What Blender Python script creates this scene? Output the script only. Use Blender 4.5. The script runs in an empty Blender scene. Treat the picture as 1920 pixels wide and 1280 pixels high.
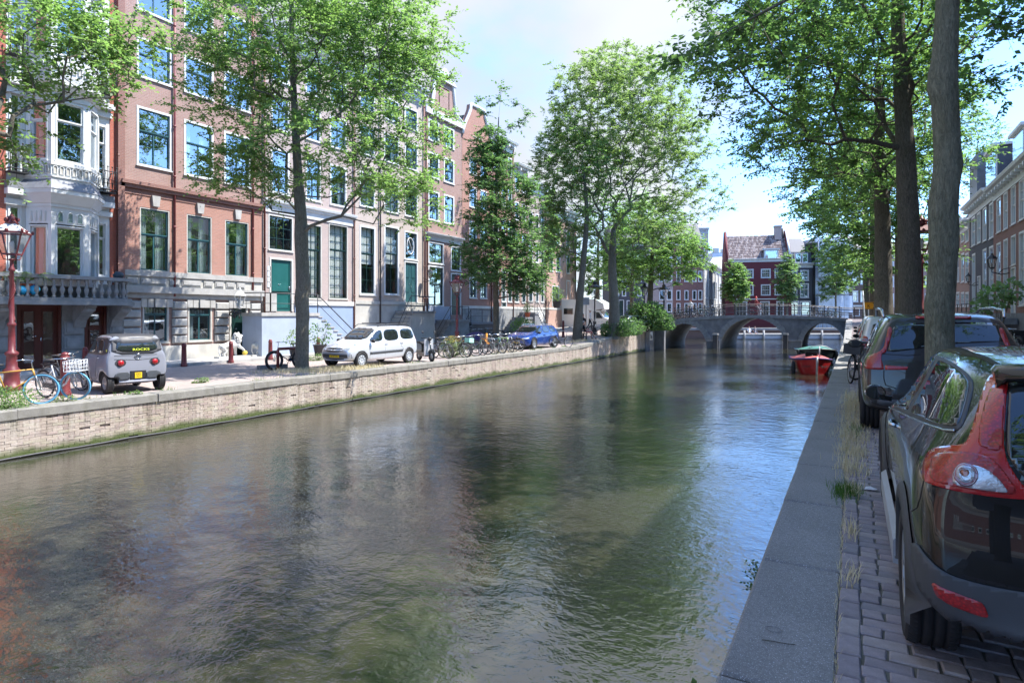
import bpy, bmesh, math, random
import numpy as np
from math import sin, cos, tan, pi, radians, sqrt, atan2, floor
from mathutils import Vector, Matrix, noise
from mathutils.bvhtree import BVHTree

# ------------------------------------------------------------------ camera, sky, sun, exposure
S = bpy.context.scene
C = S.collection
F = 1140.0                      # focal length in photo pixels (photo 1920 wide)
TH = atan2(640.0, F)            # the canal's vanishing point lies right of centre
CT, ST = cos(TH), sin(TH)
EYE = 3.1                       # eye above the water
cd = bpy.data.cameras.new('camera'); cam = bpy.data.objects.new('camera', cd); C.objects.link(cam)
cam.location = (0, 0, EYE); cam.rotation_euler = (pi/2, 0, TH)
cd.sensor_width = 36; cd.lens = 36*F/1920; cd.shift_y = -50/1920.0
cd.clip_start = 0.05; cd.clip_end = 3000
S.camera = cam
SUN_EL, SUN_AZ = radians(58), atan2(0.85, 0.50)      # azimuth from +Y towards +X
sd = bpy.data.lights.new('sun', 'SUN'); sun = bpy.data.objects.new('sun', sd); C.objects.link(sun)
sd.energy = 3.2; sd.angle = radians(0.5); sd.color = (1.0, 0.95, 0.87)
_s = Vector((cos(SUN_EL)*sin(SUN_AZ), cos(SUN_EL)*cos(SUN_AZ), sin(SUN_EL)))
sun.rotation_euler = _s.to_track_quat('Z', 'Y').to_euler(); sun.location = (30, 20, 60)
W = bpy.data.worlds.new('World'); S.world = W; W.use_nodes = True
nt = W.node_tree; nt.nodes.clear()
def N(tree, t, **k):
    n = tree.nodes.new(t)
    for a, b in k.items(): setattr(n, a, b)
    return n
def L(tree, a, b): tree.links.new(a, b)
out = N(nt, 'ShaderNodeOutputWorld'); bg = N(nt, 'ShaderNodeBackground'); bg.inputs['Strength'].default_value = 0.15
sky = N(nt, 'ShaderNodeTexSky', sky_type='NISHITA', sun_disc=False)
sky.sun_elevation = SUN_EL; sky.sun_rotation = SUN_AZ; sky.air_density = 1.0; sky.dust_density = 0.5; sky.ozone_density = 2.0
tc = N(nt, 'ShaderNodeTexCoord'); sep = N(nt, 'ShaderNodeSeparateXYZ'); L(nt, tc.outputs['Generated'], sep.inputs[0])
zc = N(nt, 'ShaderNodeMath', operation='MAXIMUM'); L(nt, sep.outputs['Z'], zc.inputs[0]); zc.inputs[1].default_value = 0.0
za = N(nt, 'ShaderNodeMath', operation='ADD'); L(nt, zc.outputs[0], za.inputs[0]); za.inputs[1].default_value = 0.35
dv = N(nt, 'ShaderNodeVectorMath', operation='DIVIDE'); L(nt, tc.outputs['Generated'], dv.inputs[0])
cb = N(nt, 'ShaderNodeCombineXYZ')
for i in range(3): L(nt, za.outputs[0], cb.inputs[i])
L(nt, cb.outputs[0], dv.inputs[1])
nz = N(nt, 'ShaderNodeTexNoise'); nz.inputs['Scale'].default_value = 1.7; nz.inputs['Detail'].default_value = 7; nz.inputs['Roughness'].default_value = 0.55
L(nt, dv.outputs[0], nz.inputs['Vector'])
# more cloud over the left bank than over the right one
ax = N(nt, 'ShaderNodeVectorMath', operation='DOT_PRODUCT'); L(nt, tc.outputs['Generated'], ax.inputs[0]); ax.inputs[1].default_value = (-0.95, 0.1, 0.25)
am = N(nt, 'ShaderNodeMath', operation='MULTIPLY_ADD'); L(nt, ax.outputs['Value'], am.inputs[0]); am.inputs[1].default_value = 0.55; L(nt, nz.outputs['Fac'], am.inputs[2])
mr = N(nt, 'ShaderNodeMapRange', interpolation_type='SMOOTHSTEP'); L(nt, am.outputs[0], mr.inputs['Value'])
mr.inputs['From Min'].default_value = 0.60; mr.inputs['From Max'].default_value = 0.88
nz2 = N(nt, 'ShaderNodeTexNoise'); nz2.inputs['Scale'].default_value = 1.6; nz2.inputs['Detail'].default_value = 4; L(nt, dv.outputs[0], nz2.inputs['Vector'])
cr = N(nt, 'ShaderNodeMapRange'); L(nt, nz2.outputs['Fac'], cr.inputs['Value']); cr.inputs['From Min'].default_value = 0.3; cr.inputs['From Max'].default_value = 0.7
cr.inputs['To Min'].default_value = 1.2; cr.inputs['To Max'].default_value = 1.6
cc = N(nt, 'ShaderNodeVectorMath', operation='SCALE'); cc.inputs[0].default_value = (1.0, 1.06, 1.16); L(nt, cr.outputs[0], cc.inputs['Scale'])
mx = N(nt, 'ShaderNodeMix', data_type='RGBA'); L(nt, mr.outputs[0], mx.inputs[0]); tint = N(nt, 'ShaderNodeMix', data_type='RGBA', blend_type='MULTIPLY'); tint.inputs[0].default_value = 1.0; L(nt, sky.outputs[0], tint.inputs[6]); tint.inputs[7].default_value = (0.54, 0.70, 0.92, 1); L(nt, tint.outputs[2], mx.inputs[6]); L(nt, cc.outputs[0], mx.inputs[7])
L(nt, mx.outputs[2], bg.inputs['Color']); L(nt, bg.outputs[0], out.inputs[0])
S.view_settings.view_transform = 'Standard'; S.view_settings.look = 'None'
S.view_settings.exposure = 2.0; S.view_settings.gamma = 1.0; S.view_settings.use_curve_mapping = False
S.render.engine = 'CYCLES'
S.cycles.transparent_max_bounces = 12

# ------------------------------------------------------------------ places: photo measurements turned into metres
def cw(px, d, z=0.0):           # a point at photo column px and depth d
    xc = (px-960)*d/F
    return Vector((xc*CT-d*ST, xc*ST+d*CT, z))
def fz(py, d): return EYE-(py-590)*d/F       # height seen at photo row py, depth d
def depth(x, y): return y*CT-x*ST
def onx(px, X):                  # Y and depth where column px meets the street-parallel plane X
    d = F*X/(CT*(px-1600)); return (d+X*ST)/CT, d

# ------------------------------------------------------------------ helpers
def tag(o, label=None, cat=None, group=None, kind=None):
    if label: o['label'] = label
    if cat: o['category'] = cat
    if group: o['group'] = group
    if kind: o['kind'] = kind
    return o
def empty(name, loc=(0,0,0), rz=0.0, label=None, cat=None, group=None, kind=None):
    o = bpy.data.objects.new(name, None); C.objects.link(o); o.location = loc; o.rotation_euler = (0,0,rz)
    o.empty_display_size = 0.2
    return tag(o, label, cat, group, kind)
def link(name, me, parent=None, loc=None, rot=None, scale=None):
    o = bpy.data.objects.new(name, me); C.objects.link(o)
    if parent is not None: o.parent = parent
    if loc is not None: o.location = loc
    if rot is not None: o.rotation_euler = rot
    if scale is not None: o.scale = scale
    return o
def copy_tree(o, parent=None, loc=None, rz=None):
    c = o.copy(); C.objects.link(c)
    if parent is not None: c.parent = parent
    if loc is not None: c.location = loc
    if rz is not None: c.rotation_euler = (0, 0, rz)
    for ch in list(o.children): copy_tree(ch, c)
    return c
class MB:
    def __init__(s): s.v = []; s.f = []; s.m = []; s.sm = []
    def add(s, vs, fs, mi=0, smooth=False):
        b = len(s.v); s.v += [tuple(p) for p in vs]
        for f in fs: s.f.append(tuple(b+i for i in f)); s.m.append(mi); s.sm.append(smooth)
        return s
    def box(s, x0, y0, z0, x1, y1, z1, mi=0):
        v = [(x0,y0,z0),(x1,y0,z0),(x1,y1,z0),(x0,y1,z0),(x0,y0,z1),(x1,y0,z1),(x1,y1,z1),(x0,y1,z1)]
        return s.add(v, [(0,3,2,1),(4,5,6,7),(0,1,5,4),(1,2,6,5),(2,3,7,6),(3,0,4,7)], mi)
    def bar(s, a, b, w, h, mi=0, up=(0,0,1)):      # rectangular bar from a to b
        a, b = Vector(a), Vector(b); d = (b-a).normalized(); u = Vector(up)
        r = d.cross(u)
        if r.length < 1e-4: r = d.cross(Vector((1,0,0)))
        r.normalize(); u = r.cross(d); r *= w/2; u *= h/2
        v = [a-r-u, a+r-u, a+r+u, a-r+u, b-r-u, b+r-u, b+r+u, b-r+u]
        return s.add(v, [(0,1,2,3),(4,7,6,5),(0,4,5,1),(1,5,6,2),(2,6,7,3),(3,7,4,0)], mi)
    def tube(s, pts, r, n=8, mi=0, smooth=True, caps=True, closed=False):
        pts = [Vector(p) for p in pts]; rs = r if isinstance(r, (list, tuple)) else [r]*len(pts)
        v = []; m = len(pts); pr = None
        for i, p in enumerate(pts):
            if closed: d = pts[(i+1) % m]-pts[i-1]
            else: d = pts[min(i+1, m-1)]-pts[max(i-1, 0)]
            if d.length < 1e-9: d = Vector((0,0,1))
            d.normalize()
            if pr is None:
                a = Vector((0,0,1)) if abs(d.z) < 0.9 else Vector((1,0,0)); u = d.cross(a).normalized()
            else:
                u = (pr-d*pr.dot(d))
                u = u.normalized() if u.length > 1e-6 else d.orthogonal().normalized()
            pr = u; w = d.cross(u)
            for k in range(n):
                t = 2*pi*k/n; v.append(p+(u*cos(t)+w*sin(t))*rs[i])
        f = []
        for i in range(m if closed else m-1):
            j = (i+1) % m
            for k in range(n):
                f.append((i*n+k, i*n+(k+1) % n, j*n+(k+1) % n, j*n+k))
        if caps and not closed: f.append(tuple(range(n-1, -1, -1))); f.append(tuple((m-1)*n+k for k in range(n)))
        return s.add(v, f, mi, smooth)
    def lathe(s, prof, n=12, c=(0,0,0), mi=0, smooth=True, ang=2*pi, a0=0.0):
        v = []; f = []; m = len(prof); full = ang > 6.28; k2 = n if full else n+1
        for i, (r, z) in enumerate(prof):
            for k in range(k2):
                t = a0+ang*k/n; v.append((c[0]+r*cos(t), c[1]+r*sin(t), c[2]+z))
        for i in range(m-1):
            for k in range(n):
                f.append((i*k2+k, i*k2+(k+1) % k2 if full else i*k2+k+1, (i+1)*k2+(k+1) % k2 if full else (i+1)*k2+k+1, (i+1)*k2+k))
        if full and prof[-1][0] > 1e-4: f.append(tuple((m-1)*k2+k for k in range(n)))
        if full and prof[0][0] > 1e-4: f.append(tuple(k for k in range(n-1, -1, -1)))
        return s.add(v, f, mi, smooth)
    def prism(s, poly, y0, y1, mi=0, axis='y', smooth=False):    # 2-D outline pushed along an axis
        n = len(poly)
        if axis == 'y': v = [(a, y0, b) for a, b in poly]+[(a, y1, b) for a, b in poly]
        elif axis == 'x': v = [(y0, a, b) for a, b in poly]+[(y1, a, b) for a, b in poly]
        else: v = [(a, b, y0) for a, b in poly]+[(a, b, y1) for a, b in poly]
        f = [tuple(range(n)), tuple(range(2*n-1, n-1, -1))]+[(i, n+i, n+(i+1) % n, (i+1) % n) for i in range(n)]
        return s.add(v, f, mi, smooth)
    def ball(s, c, r, n=8, m=5, mi=0, jit=0.0, rnd=random):
        rx, ry, rz = r if isinstance(r, (tuple, list)) else (r, r, r)
        v = [(c[0], c[1], c[2]-rz)]
        for i in range(1, m):
            ph = -pi/2+pi*i/m
            for k in range(n):
                t = 2*pi*k/n; q = 1+rnd.uniform(-jit, jit)
                v.append((c[0]+rx*cos(ph)*cos(t)*q, c[1]+ry*cos(ph)*sin(t)*q, c[2]+rz*sin(ph)*q))
        v.append((c[0], c[1], c[2]+rz)); f = []
        for k in range(n): f.append((0, 1+(k+1) % n, 1+k))
        for i in range(m-2):
            for k in range(n): f.append((1+i*n+k, 1+i*n+(k+1) % n, 1+(i+1)*n+(k+1) % n, 1+(i+1)*n+k))
        e = len(v)-1
        for k in range(n): f.append((1+(m-2)*n+k, 1+(m-2)*n+(k+1) % n, e))
        return s.add(v, f, mi, True)
    def mesh(s, name, mats, fix=True):
        me = bpy.data.meshes.new(name); me.from_pydata(s.v, [], s.f)
        if not isinstance(mats, (list, tuple)): mats = [mats]
        for m in mats: me.materials.append(m)
        me.polygons.foreach_set('material_index', s.m); me.polygons.foreach_set('use_smooth', s.sm)
        if fix:
            bm = bmesh.new(); bm.from_mesh(me); bmesh.ops.recalc_face_normals(bm, faces=bm.faces); bm.to_mesh(me); bm.free()
        me.update(); return me
    def build(s, name, mats, parent=None, loc=None, rot=None, fix=True):
        return link(name, s.mesh(name, mats, fix), parent, loc, rot)
def np_mesh(name, verts, faces, mat, k):     # quick mesh out of numpy arrays, every face with k corners
    me = bpy.data.meshes.new(name); nv, nf = len(verts), len(faces)
    me.vertices.add(nv); me.vertices.foreach_set('co', np.ascontiguousarray(verts, dtype=np.float32).ravel())
    me.loops.add(nf*k); me.loops.foreach_set('vertex_index', np.ascontiguousarray(faces, dtype=np.int32).ravel())
    me.polygons.add(nf); me.polygons.foreach_set('loop_start', np.arange(0, nf*k, k, dtype=np.int32))
    me.polygons.foreach_set('loop_total', np.full(nf, k, dtype=np.int32))
    me.materials.append(mat); me.update(calc_edges=True); return me

# ------------------------------------------------------------------ materials
M = {}
def newmat(name):
    m = bpy.data.materials.new(name); m.use_nodes = True; t = m.node_tree; t.nodes.clear()
    o = N(t, 'ShaderNodeOutputMaterial'); b = N(t, 'ShaderNodeBsdfPrincipled'); L(t, b.outputs[0], o.inputs[0])
    M[name] = m; return m, t, b, o
def mixc(t, fac, a, b, blend='MIX'):
    n = N(t, 'ShaderNodeMix', data_type='RGBA', blend_type=blend)
    if isinstance(fac, float): n.inputs[0].default_value = fac
    else: L(t, fac, n.inputs[0])
    for i, q in ((6, a), (7, b)):
        if isinstance(q, tuple): n.inputs[i].default_value = q+(1,) if len(q) == 3 else q
        else: L(t, q, n.inputs[i])
    return n.outputs[2]
def mrange(t, v, a, b, c=0.0, d=1.0, sm=False):
    n = N(t, 'ShaderNodeMapRange'); L(t, v, n.inputs['Value'])
    if sm: n.interpolation_type = 'SMOOTHSTEP'
    n.inputs['From Min'].default_value = a; n.inputs['From Max'].default_value = b; n.inputs['To Min'].default_value = c; n.inputs['To Max'].default_value = d
    return n.outputs[0]
def noi(t, vec, sc, det=4, ro=0.6, dist=0.0):
    n = N(t, 'ShaderNodeTexNoise'); n.inputs['Scale'].default_value = sc; n.inputs['Detail'].default_value = det
    n.inputs['Roughness'].default_value = ro; n.inputs['Distortion'].default_value = dist
    if vec is not None: L(t, vec, n.inputs['Vector'])
    return n
def coords(t, kind='Object'): return N(t, 'ShaderNodeTexCoord').outputs[kind]
def scaled(t, vec, s3):
    n = N(t, 'ShaderNodeMapping'); L(t, vec, n.inputs[0]); n.inputs['Scale'].default_value = s3; return n.outputs[0]
def bump(t, b, h, st=0.3, dist=0.01, prev=None):
    n = N(t, 'ShaderNodeBump'); n.inputs['Strength'].default_value = st; n.inputs['Distance'].default_value = dist
    L(t, h, n.inputs['Height'])
    if prev is not None: L(t, prev, n.inputs['Normal'])
    L(t, n.outputs[0], b.inputs['Normal']); return n.outputs[0]
def mat(name, col, rough=0.6, var=0.12, sc=3.0, metal=0.0, bs=0.15, bsc=60.0, dirt=0.0, dirtcol=(0.05,0.045,0.035), spec=None, coat=0.0, fine=0.1):
    m, t, b, o = newmat(name); co = coords(t)
    n1 = noi(t, co, sc, 5); n2 = noi(t, co, bsc, 3)
    lo = tuple(c*(1-var) for c in col); hi = tuple(min(1, c*(1+var)) for c in col)
    c = mixc(t, mrange(t, n1.outputs[0], 0.3, 0.7), lo, hi)
    c = mixc(t, mrange(t, n2.outputs[0], 0.35, 0.65, 0.0, fine), c, tuple(q*0.5 for q in col))
    if dirt > 0:
        n3 = noi(t, scaled(t, co, (1, 1, 0.35)), 1.8, 6, 0.7)
        c = mixc(t, mrange(t, n3.outputs[0], 0.5, 0.75, 0, dirt), c, dirtcol)
    L(t, c, b.inputs['Base Color']); b.inputs['Metallic'].default_value = metal
    r = mrange(t, n1.outputs[0], 0.3, 0.7, max(0, rough-0.06), min(1, rough+0.06)); L(t, r, b.inputs['Roughness'])
    if spec is not None: b.inputs['Specular IOR Level'].default_value = spec
    if coat: b.inputs['Coat Weight'].default_value = coat; b.inputs['Coat Roughness'].default_value = 0.03
    if bs > 0: bump(t, b, n2.outputs[0], bs, 0.004)
    return m
def brickmat(name, c1, c2, mortar, bw=0.21, rh=0.065, ms=0.009, var=0.25, stain=0.25, axes='xz', rough=0.85):
    m, t, b, o = newmat(name); co = coords(t); sp = N(t, 'ShaderNodeSeparateXYZ'); L(t, co, sp.inputs[0])
    cbn = N(t, 'ShaderNodeCombineXYZ'); ad = N(t, 'ShaderNodeMath', operation='ADD')
    L(t, sp.outputs['X'], ad.inputs[0]); L(t, sp.outputs['Y'], ad.inputs[1])
    if axes == 'xz': L(t, ad.outputs[0], cbn.inputs[0]); L(t, sp.outputs['Z'], cbn.inputs[1])
    else: L(t, sp.outputs['X'], cbn.inputs[0]); L(t, sp.outputs['Y'], cbn.inputs[1])
    br = N(t, 'ShaderNodeTexBrick'); L(t, cbn.outputs[0], br.inputs['Vector'])
    br.inputs['Scale'].default_value = 1; br.inputs['Brick Width'].default_value = bw; br.inputs['Row Height'].default_value = rh
    br.inputs['Mortar Size'].default_value = ms; br.inputs['Mortar Smooth'].default_value = 0.2; br.inputs['Bias'].default_value = 0.0
    br.inputs['Color1'].default_value = c1+(1,); br.inputs['Color2'].default_value = c2+(1,); br.inputs['Mortar'].default_value = mortar+(1,)
    n1 = noi(t, co, 0.9, 6, 0.65); n2 = noi(t, co, 14, 4)
    c = mixc(t, mrange(t, n1.outputs[0], 0.35, 0.7, 0, stain), br.outputs['Color'], tuple(q*0.45 for q in c1))
    c = mixc(t, mrange(t, n2.outputs[0], 0.35, 0.7, 0, var), c, tuple(min(1, q*1.5) for q in c2))
    L(t, c, b.inputs['Base Color']); b.inputs['Roughness'].default_value = rough
    bn = bump(t, b, n2.outputs[0], 0.2, 0.006)
    iv = N(t, 'ShaderNodeMath', operation='SUBTRACT'); iv.inputs[0].default_value = 1; L(t, br.outputs['Fac'], iv.inputs[1])
    bump(t, b, iv.outputs[0], 0.5, 0.008, bn); return m

brickmat('brick_red', (0.40,0.105,0.07), (0.34,0.09,0.06), (0.24,0.14,0.11))
brickmat('brick_brown', (0.30,0.185,0.158), (0.25,0.148,0.128), (0.29,0.24,0.215))
brickmat('brick_orange', (0.34,0.165,0.125), (0.29,0.14,0.105), (0.29,0.22,0.19))
brickmat('brick_purple', (0.31,0.25,0.24), (0.36,0.28,0.26), (0.30,0.27,0.25))
brickmat('brick_pale', (0.36,0.31,0.275), (0.40,0.335,0.30), (0.34,0.31,0.28))
brickmat('brick_dark', (0.13,0.075,0.06), (0.10,0.06,0.05), (0.12,0.1,0.09))
brickmat('brick_pink', (0.42,0.26,0.21), (0.37,0.22,0.18), (0.36,0.31,0.28))
brickmat('brick_blue', (0.055,0.06,0.075), (0.05,0.053,0.066), (0.06,0.06,0.07), stain=0.1)
brickmat('brick_wine', (0.13,0.028,0.035), (0.12,0.025,0.032), (0.10,0.025,0.03), stain=0.1)
brickmat('brick_oxblood', (0.225,0.105,0.085), (0.185,0.085,0.07), (0.20,0.15,0.135))
mat('white_paint', (0.56,0.58,0.59), 0.5, 0.05, 2, dirt=0.15, bs=0.1)
mat('white_stone', (0.52,0.52,0.505), 0.7, 0.1, 2, dirt=0.3, bs=0.2)
mat('cream_stone', (0.40,0.39,0.36), 0.8, 0.12, 2, dirt=0.3, bs=0.3)
mat('sand_stone', (0.33,0.325,0.315), 0.85, 0.15, 3, dirt=0.35, bs=0.5)
mat('grey_stone', (0.225,0.23,0.235), 0.85, 0.2, 3, dirt=0.35, bs=0.5)
mat('blue_stone', (0.17,0.18,0.20), 0.7, 0.15, 3, dirt=0.3, bs=0.4)
mat('blue_plaster', (0.30,0.35,0.44), 0.75, 0.08, 1.5, dirt=0.15, bs=0.2)
mat('blue_plaster_deep', (0.22,0.29,0.42), 0.75, 0.08, 1.5, dirt=0.15, bs=0.2)
mat('green_paint', (0.012,0.09,0.085), 0.35, 0.08, 2, bs=0.05)
mat('teal_frame', (0.02,0.075,0.085), 0.4, 0.1, 2, bs=0.05)
mat('dark_green', (0.01,0.035,0.032), 0.35, 0.1, 2, bs=0.05)
mat('brown_wood', (0.085,0.02,0.014), 0.35, 0.2, 4, bs=0.1)
mat('black_iron', (0.02,0.021,0.024), 0.45, 0.1, 4, bs=0.1)
mat('iron_dark', (0.035,0.036,0.042), 0.5, 0.2, 6, bs=0.2)
mat('lamp_red', (0.125,0.022,0.026), 0.45, 0.25, 6, bs=0.2, dirt=0.35, dirtcol=(0.08,0.02,0.02))
mat('bollard_red', (0.155,0.028,0.03), 0.45, 0.2, 6, bs=0.2, dirt=0.3, dirtcol=(0.05,0.02,0.02))
mat('lead', (0.16,0.17,0.20), 0.55, 0.2, 4, bs=0.4)
mat('slate', (0.07,0.075,0.09), 0.6, 0.2, 6, bs=0.5)
mat('zinc', (0.33,0.36,0.40), 0.5, 0.12, 3, bs=0.2)
mat('tile_roof', (0.27,0.22,0.215), 0.75, 0.3, 9, bs=0.4, fine=0.3)
mat('curtain', (0.62,0.64,0.63), 0.9, 0.06, 8, bs=0)
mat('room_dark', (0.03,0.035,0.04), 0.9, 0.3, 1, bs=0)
mat('rubber', (0.018,0.018,0.02), 0.75, 0.15, 10, bs=0.2)
mat('chrome', (0.62,0.64,0.66), 0.22, 0.05, 5, metal=1.0, bs=0)
mat('steel', (0.42,0.44,0.46), 0.38, 0.1, 5, metal=0.8, bs=0.05)
mat('grey_plastic', (0.055,0.062,0.072), 0.55, 0.08, 6, bs=0.25, bsc=300)
mat('black_plastic', (0.018,0.019,0.022), 0.45, 0.1, 6, bs=0.1)
mat('skin_tone', (0.48,0.27,0.19), 0.6, 0.08, 6, bs=0)
mat('plate_yellow', (0.72,0.47,0.02), 0.4, 0.05, 6, bs=0)
mat('sign_orange', (0.85,0.36,0.02), 0.5, 0.05, 6, bs=0)
mat('soft_black', (0.012,0.012,0.014), 0.6, 0.05, 6, bs=0)
mat('terracotta', (0.5,0.13,0.06), 0.8, 0.1, 6)
mat('red_plastic', (0.55,0.02,0.02), 0.3, 0.05, 6, bs=0)
mat('yellow_soft', (0.55,0.4,0.05), 0.6)
mat('scaffold_sheet', (0.50,0.56,0.66), 0.6, 0.2, 1.2, dirt=0.1, dirtcol=(0.3,0.33,0.4))
def colmat(name, col, rough=0.4, metal=0.0):
    if name in M: return M[name]
    return mat(name, col, rough, 0.06, 6, metal=metal, bs=0.03)
def glassmat(name, tint=(0.02,0.03,0.035), refl=0.28, ref_col=(0.9,0.95,1.0)):
    m, t, b, o = newmat(name)
    g_ = N(t, 'ShaderNodeNewGeometry'); dt = N(t, 'ShaderNodeVectorMath', operation='DOT_PRODUCT'); L(t, g_.outputs['Incoming'], dt.inputs[0]); L(t, g_.outputs['True Normal'], dt.inputs[1])
    ab = N(t, 'ShaderNodeMath', operation='ABSOLUTE'); L(t, dt.outputs['Value'], ab.inputs[0]); iv = N(t, 'ShaderNodeMath', operation='SUBTRACT'); iv.inputs[0].default_value = 1; L(t, ab.outputs[0], iv.inputs[1])
    pw = N(t, 'ShaderNodeMath', operation='POWER'); L(t, iv.outputs[0], pw.inputs[0]); pw.inputs[1].default_value = 4
    ad = N(t, 'ShaderNodeMath', operation='ADD', use_clamp=True); L(t, pw.outputs[0], ad.inputs[0]); ad.inputs[1].default_value = refl
    tr = N(t, 'ShaderNodeBsdfTransparent'); tr.inputs[0].default_value = tint+(1,)
    gl = N(t, 'ShaderNodeBsdfGlossy'); gl.inputs[0].default_value = ref_col+(1,); gl.inputs['Roughness'].default_value = 0.02
    n = noi(t, coords(t), 1.3, 2); bm = N(t, 'ShaderNodeBump'); bm.inputs['Strength'].default_value = 0.25; bm.inputs['Distance'].default_value = 0.02
    L(t, n.outputs[0], bm.inputs['Height']); L(t, bm.outputs[0], gl.inputs['Normal'])
    mxs = N(t, 'ShaderNodeMixShader'); L(t, ad.outputs[0], mxs.inputs[0]); L(t, tr.outputs[0], mxs.inputs[1]); L(t, gl.outputs[0], mxs.inputs[2])
    t.nodes.remove(b); L(t, mxs.outputs[0], o.inputs[0]); return m
glassmat('glass', (0.7,0.8,0.85), 0.36, (0.86,0.94,1.0))
glassmat('glass_bright', (0.85,0.9,0.9), 0.12)
glassmat('lamp_glass', (0.9,0.9,0.88), 0.08)
def carpaint(name, col, rough=0.12, metal=0.0, flake=0.0):
    m, t, b, o = newmat(name); co = coords(t)
    n = noi(t, co, 400, 2); c = mixc(t, mrange(t, n.outputs[0], 0.4, 0.7, 0, flake), col, tuple(min(1, q*2.2+0.02) for q in col))
    d = noi(t, co, 3.0, 5, 0.7); c = mixc(t, mrange(t, d.outputs[0], 0.5, 0.8, 0, 0.05), c, (0.2,0.2,0.19))
    L(t, c, b.inputs['Base Color']); b.inputs['Metallic'].default_value = metal; b.inputs['Roughness'].default_value = rough+0.15
    b.inputs['Coat Weight'].default_value = 1.0; b.inputs['Coat Roughness'].default_value = 0.015; b.inputs['Coat IOR'].default_value = 1.5; b.inputs['Specular IOR Level'].default_value = 0.15
    return m
carpaint('paint_black', (0.006,0.007,0.008), 0.1)
carpaint('paint_grey', (0.03,0.03,0.031), 0.15, 0.15, 0.3)
carpaint('paint_silver', (0.62,0.65,0.70), 0.2, 0.45, 0.2)
carpaint('paint_blue', (0.015,0.045,0.20), 0.12, 0.3, 0.3)
carpaint('paint_white', (0.72,0.73,0.73), 0.2)
carpaint('paint_microcar', (0.20,0.21,0.245), 0.4)
carpaint('paint_boat_red', (0.30,0.010,0.012), 0.3)
carpaint('paint_boat_dark', (0.02,0.028,0.03), 0.3)
m, t, b, o = newmat('car_glass'); b.inputs['Base Color'].default_value = (0.012,0.016,0.017,1); b.inputs['Roughness'].default_value = 0.02
b.inputs['IOR'].default_value = 1.6; b.inputs['Coat Weight'].default_value = 0.6; b.inputs['Coat Roughness'].default_value = 0.0
m, t, b, o = newmat('lamp_lens_red'); co = coords(t)
w = N(t, 'ShaderNodeTexVoronoi'); w.inputs['Scale'].default_value = 90; L(t, co, w.inputs['Vector'])
L(t, mixc(t, mrange(t, w.outputs['Distance'], 0.1, 0.6), (0.50,0.008,0.010), (0.26,0.003,0.006)), b.inputs['Base Color'])
b.inputs['Roughness'].default_value = 0.35; b.inputs['Coat Weight'].default_value = 1; b.inputs['Coat Roughness'].default_value = 0.02
bump(t, b, w.outputs['Distance'], 0.25, 0.003)
mat('lamp_lens_plain', (0.40,0.004,0.008), 0.2, 0.05, 5, bs=0, coat=1.0)
mat('lamp_lens_clear', (0.55,0.58,0.62), 0.2, 0.15, 60, metal=0.6, bs=0.3, bsc=120, coat=1.0)

# water
m, t, b, o = newmat('water'); co = coords(t)
n1 = noi(t, scaled(t, co, (0.8, 0.9, 1)), 4.2, 3, 0.6, 0.2); n2 = noi(t, scaled(t, co, (0.85, 1.0, 1)), 12, 3, 0.6, 0.4); n3 = noi(t, co, 0.16, 5, 0.65)
L(t, mixc(t, mrange(t, n3.outputs[0], 0.35, 0.7), (0.019,0.020,0.014), (0.034,0.032,0.021)), b.inputs['Base Color'])
b.inputs['Roughness'].default_value = 0.02; b.inputs['IOR'].default_value = 2.35
amp = mrange(t, n3.outputs[0], 0.36, 0.64, 0.5, 1.3, True); mu2 = N(t, 'ShaderNodeMath', operation='MULTIPLY'); L(t, n2.outputs[0], mu2.inputs[0]); L(t, amp, mu2.inputs[1])
mu = N(t, 'ShaderNodeMath', operation='MULTIPLY'); L(t, n1.outputs[0], mu.inputs[0]); L(t, amp, mu.inputs[1])
bn = bump(t, b, mu.outputs[0], 0.85, 0.017); bump(t, b, mu2.outputs[0], 0.7, 0.0085, bn)

# bark
def barkmat(name, c1, c2, moss=0.35):
    m, t, b, o = newmat(name); co = coords(t)
    w = noi(t, scaled(t, co, (1, 1, 0.2)), 34, 7, 0.75, 1.5); n = noi(t, co, 2.2, 5, 0.7)
    c = mixc(t, mrange(t, w.outputs[0], 0.35, 0.62), c1, c2)
    c = mixc(t, mrange(t, n.outputs[0], 0.45, 0.7, 0, moss), c, (0.055,0.065,0.022))
    n4 = noi(t, co, 30, 3); c = mixc(t, mrange(t, n4.outputs[0], 0.62, 0.7, 0, 0.45), c, (0.22,0.23,0.19))
    L(t, c, b.inputs['Base Color']); b.inputs['Roughness'].default_value = 0.95
    bump(t, b, w.outputs[0], 1.0, 0.05); return m
barkmat('bark', (0.055,0.048,0.037), (0.19,0.17,0.135)); barkmat('bark_olive', (0.11,0.115,0.08), (0.34,0.345,0.25), 0.4); barkmat('bark_grey', (0.06,0.055,0.045), (0.23,0.215,0.175), 0.25)
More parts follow.
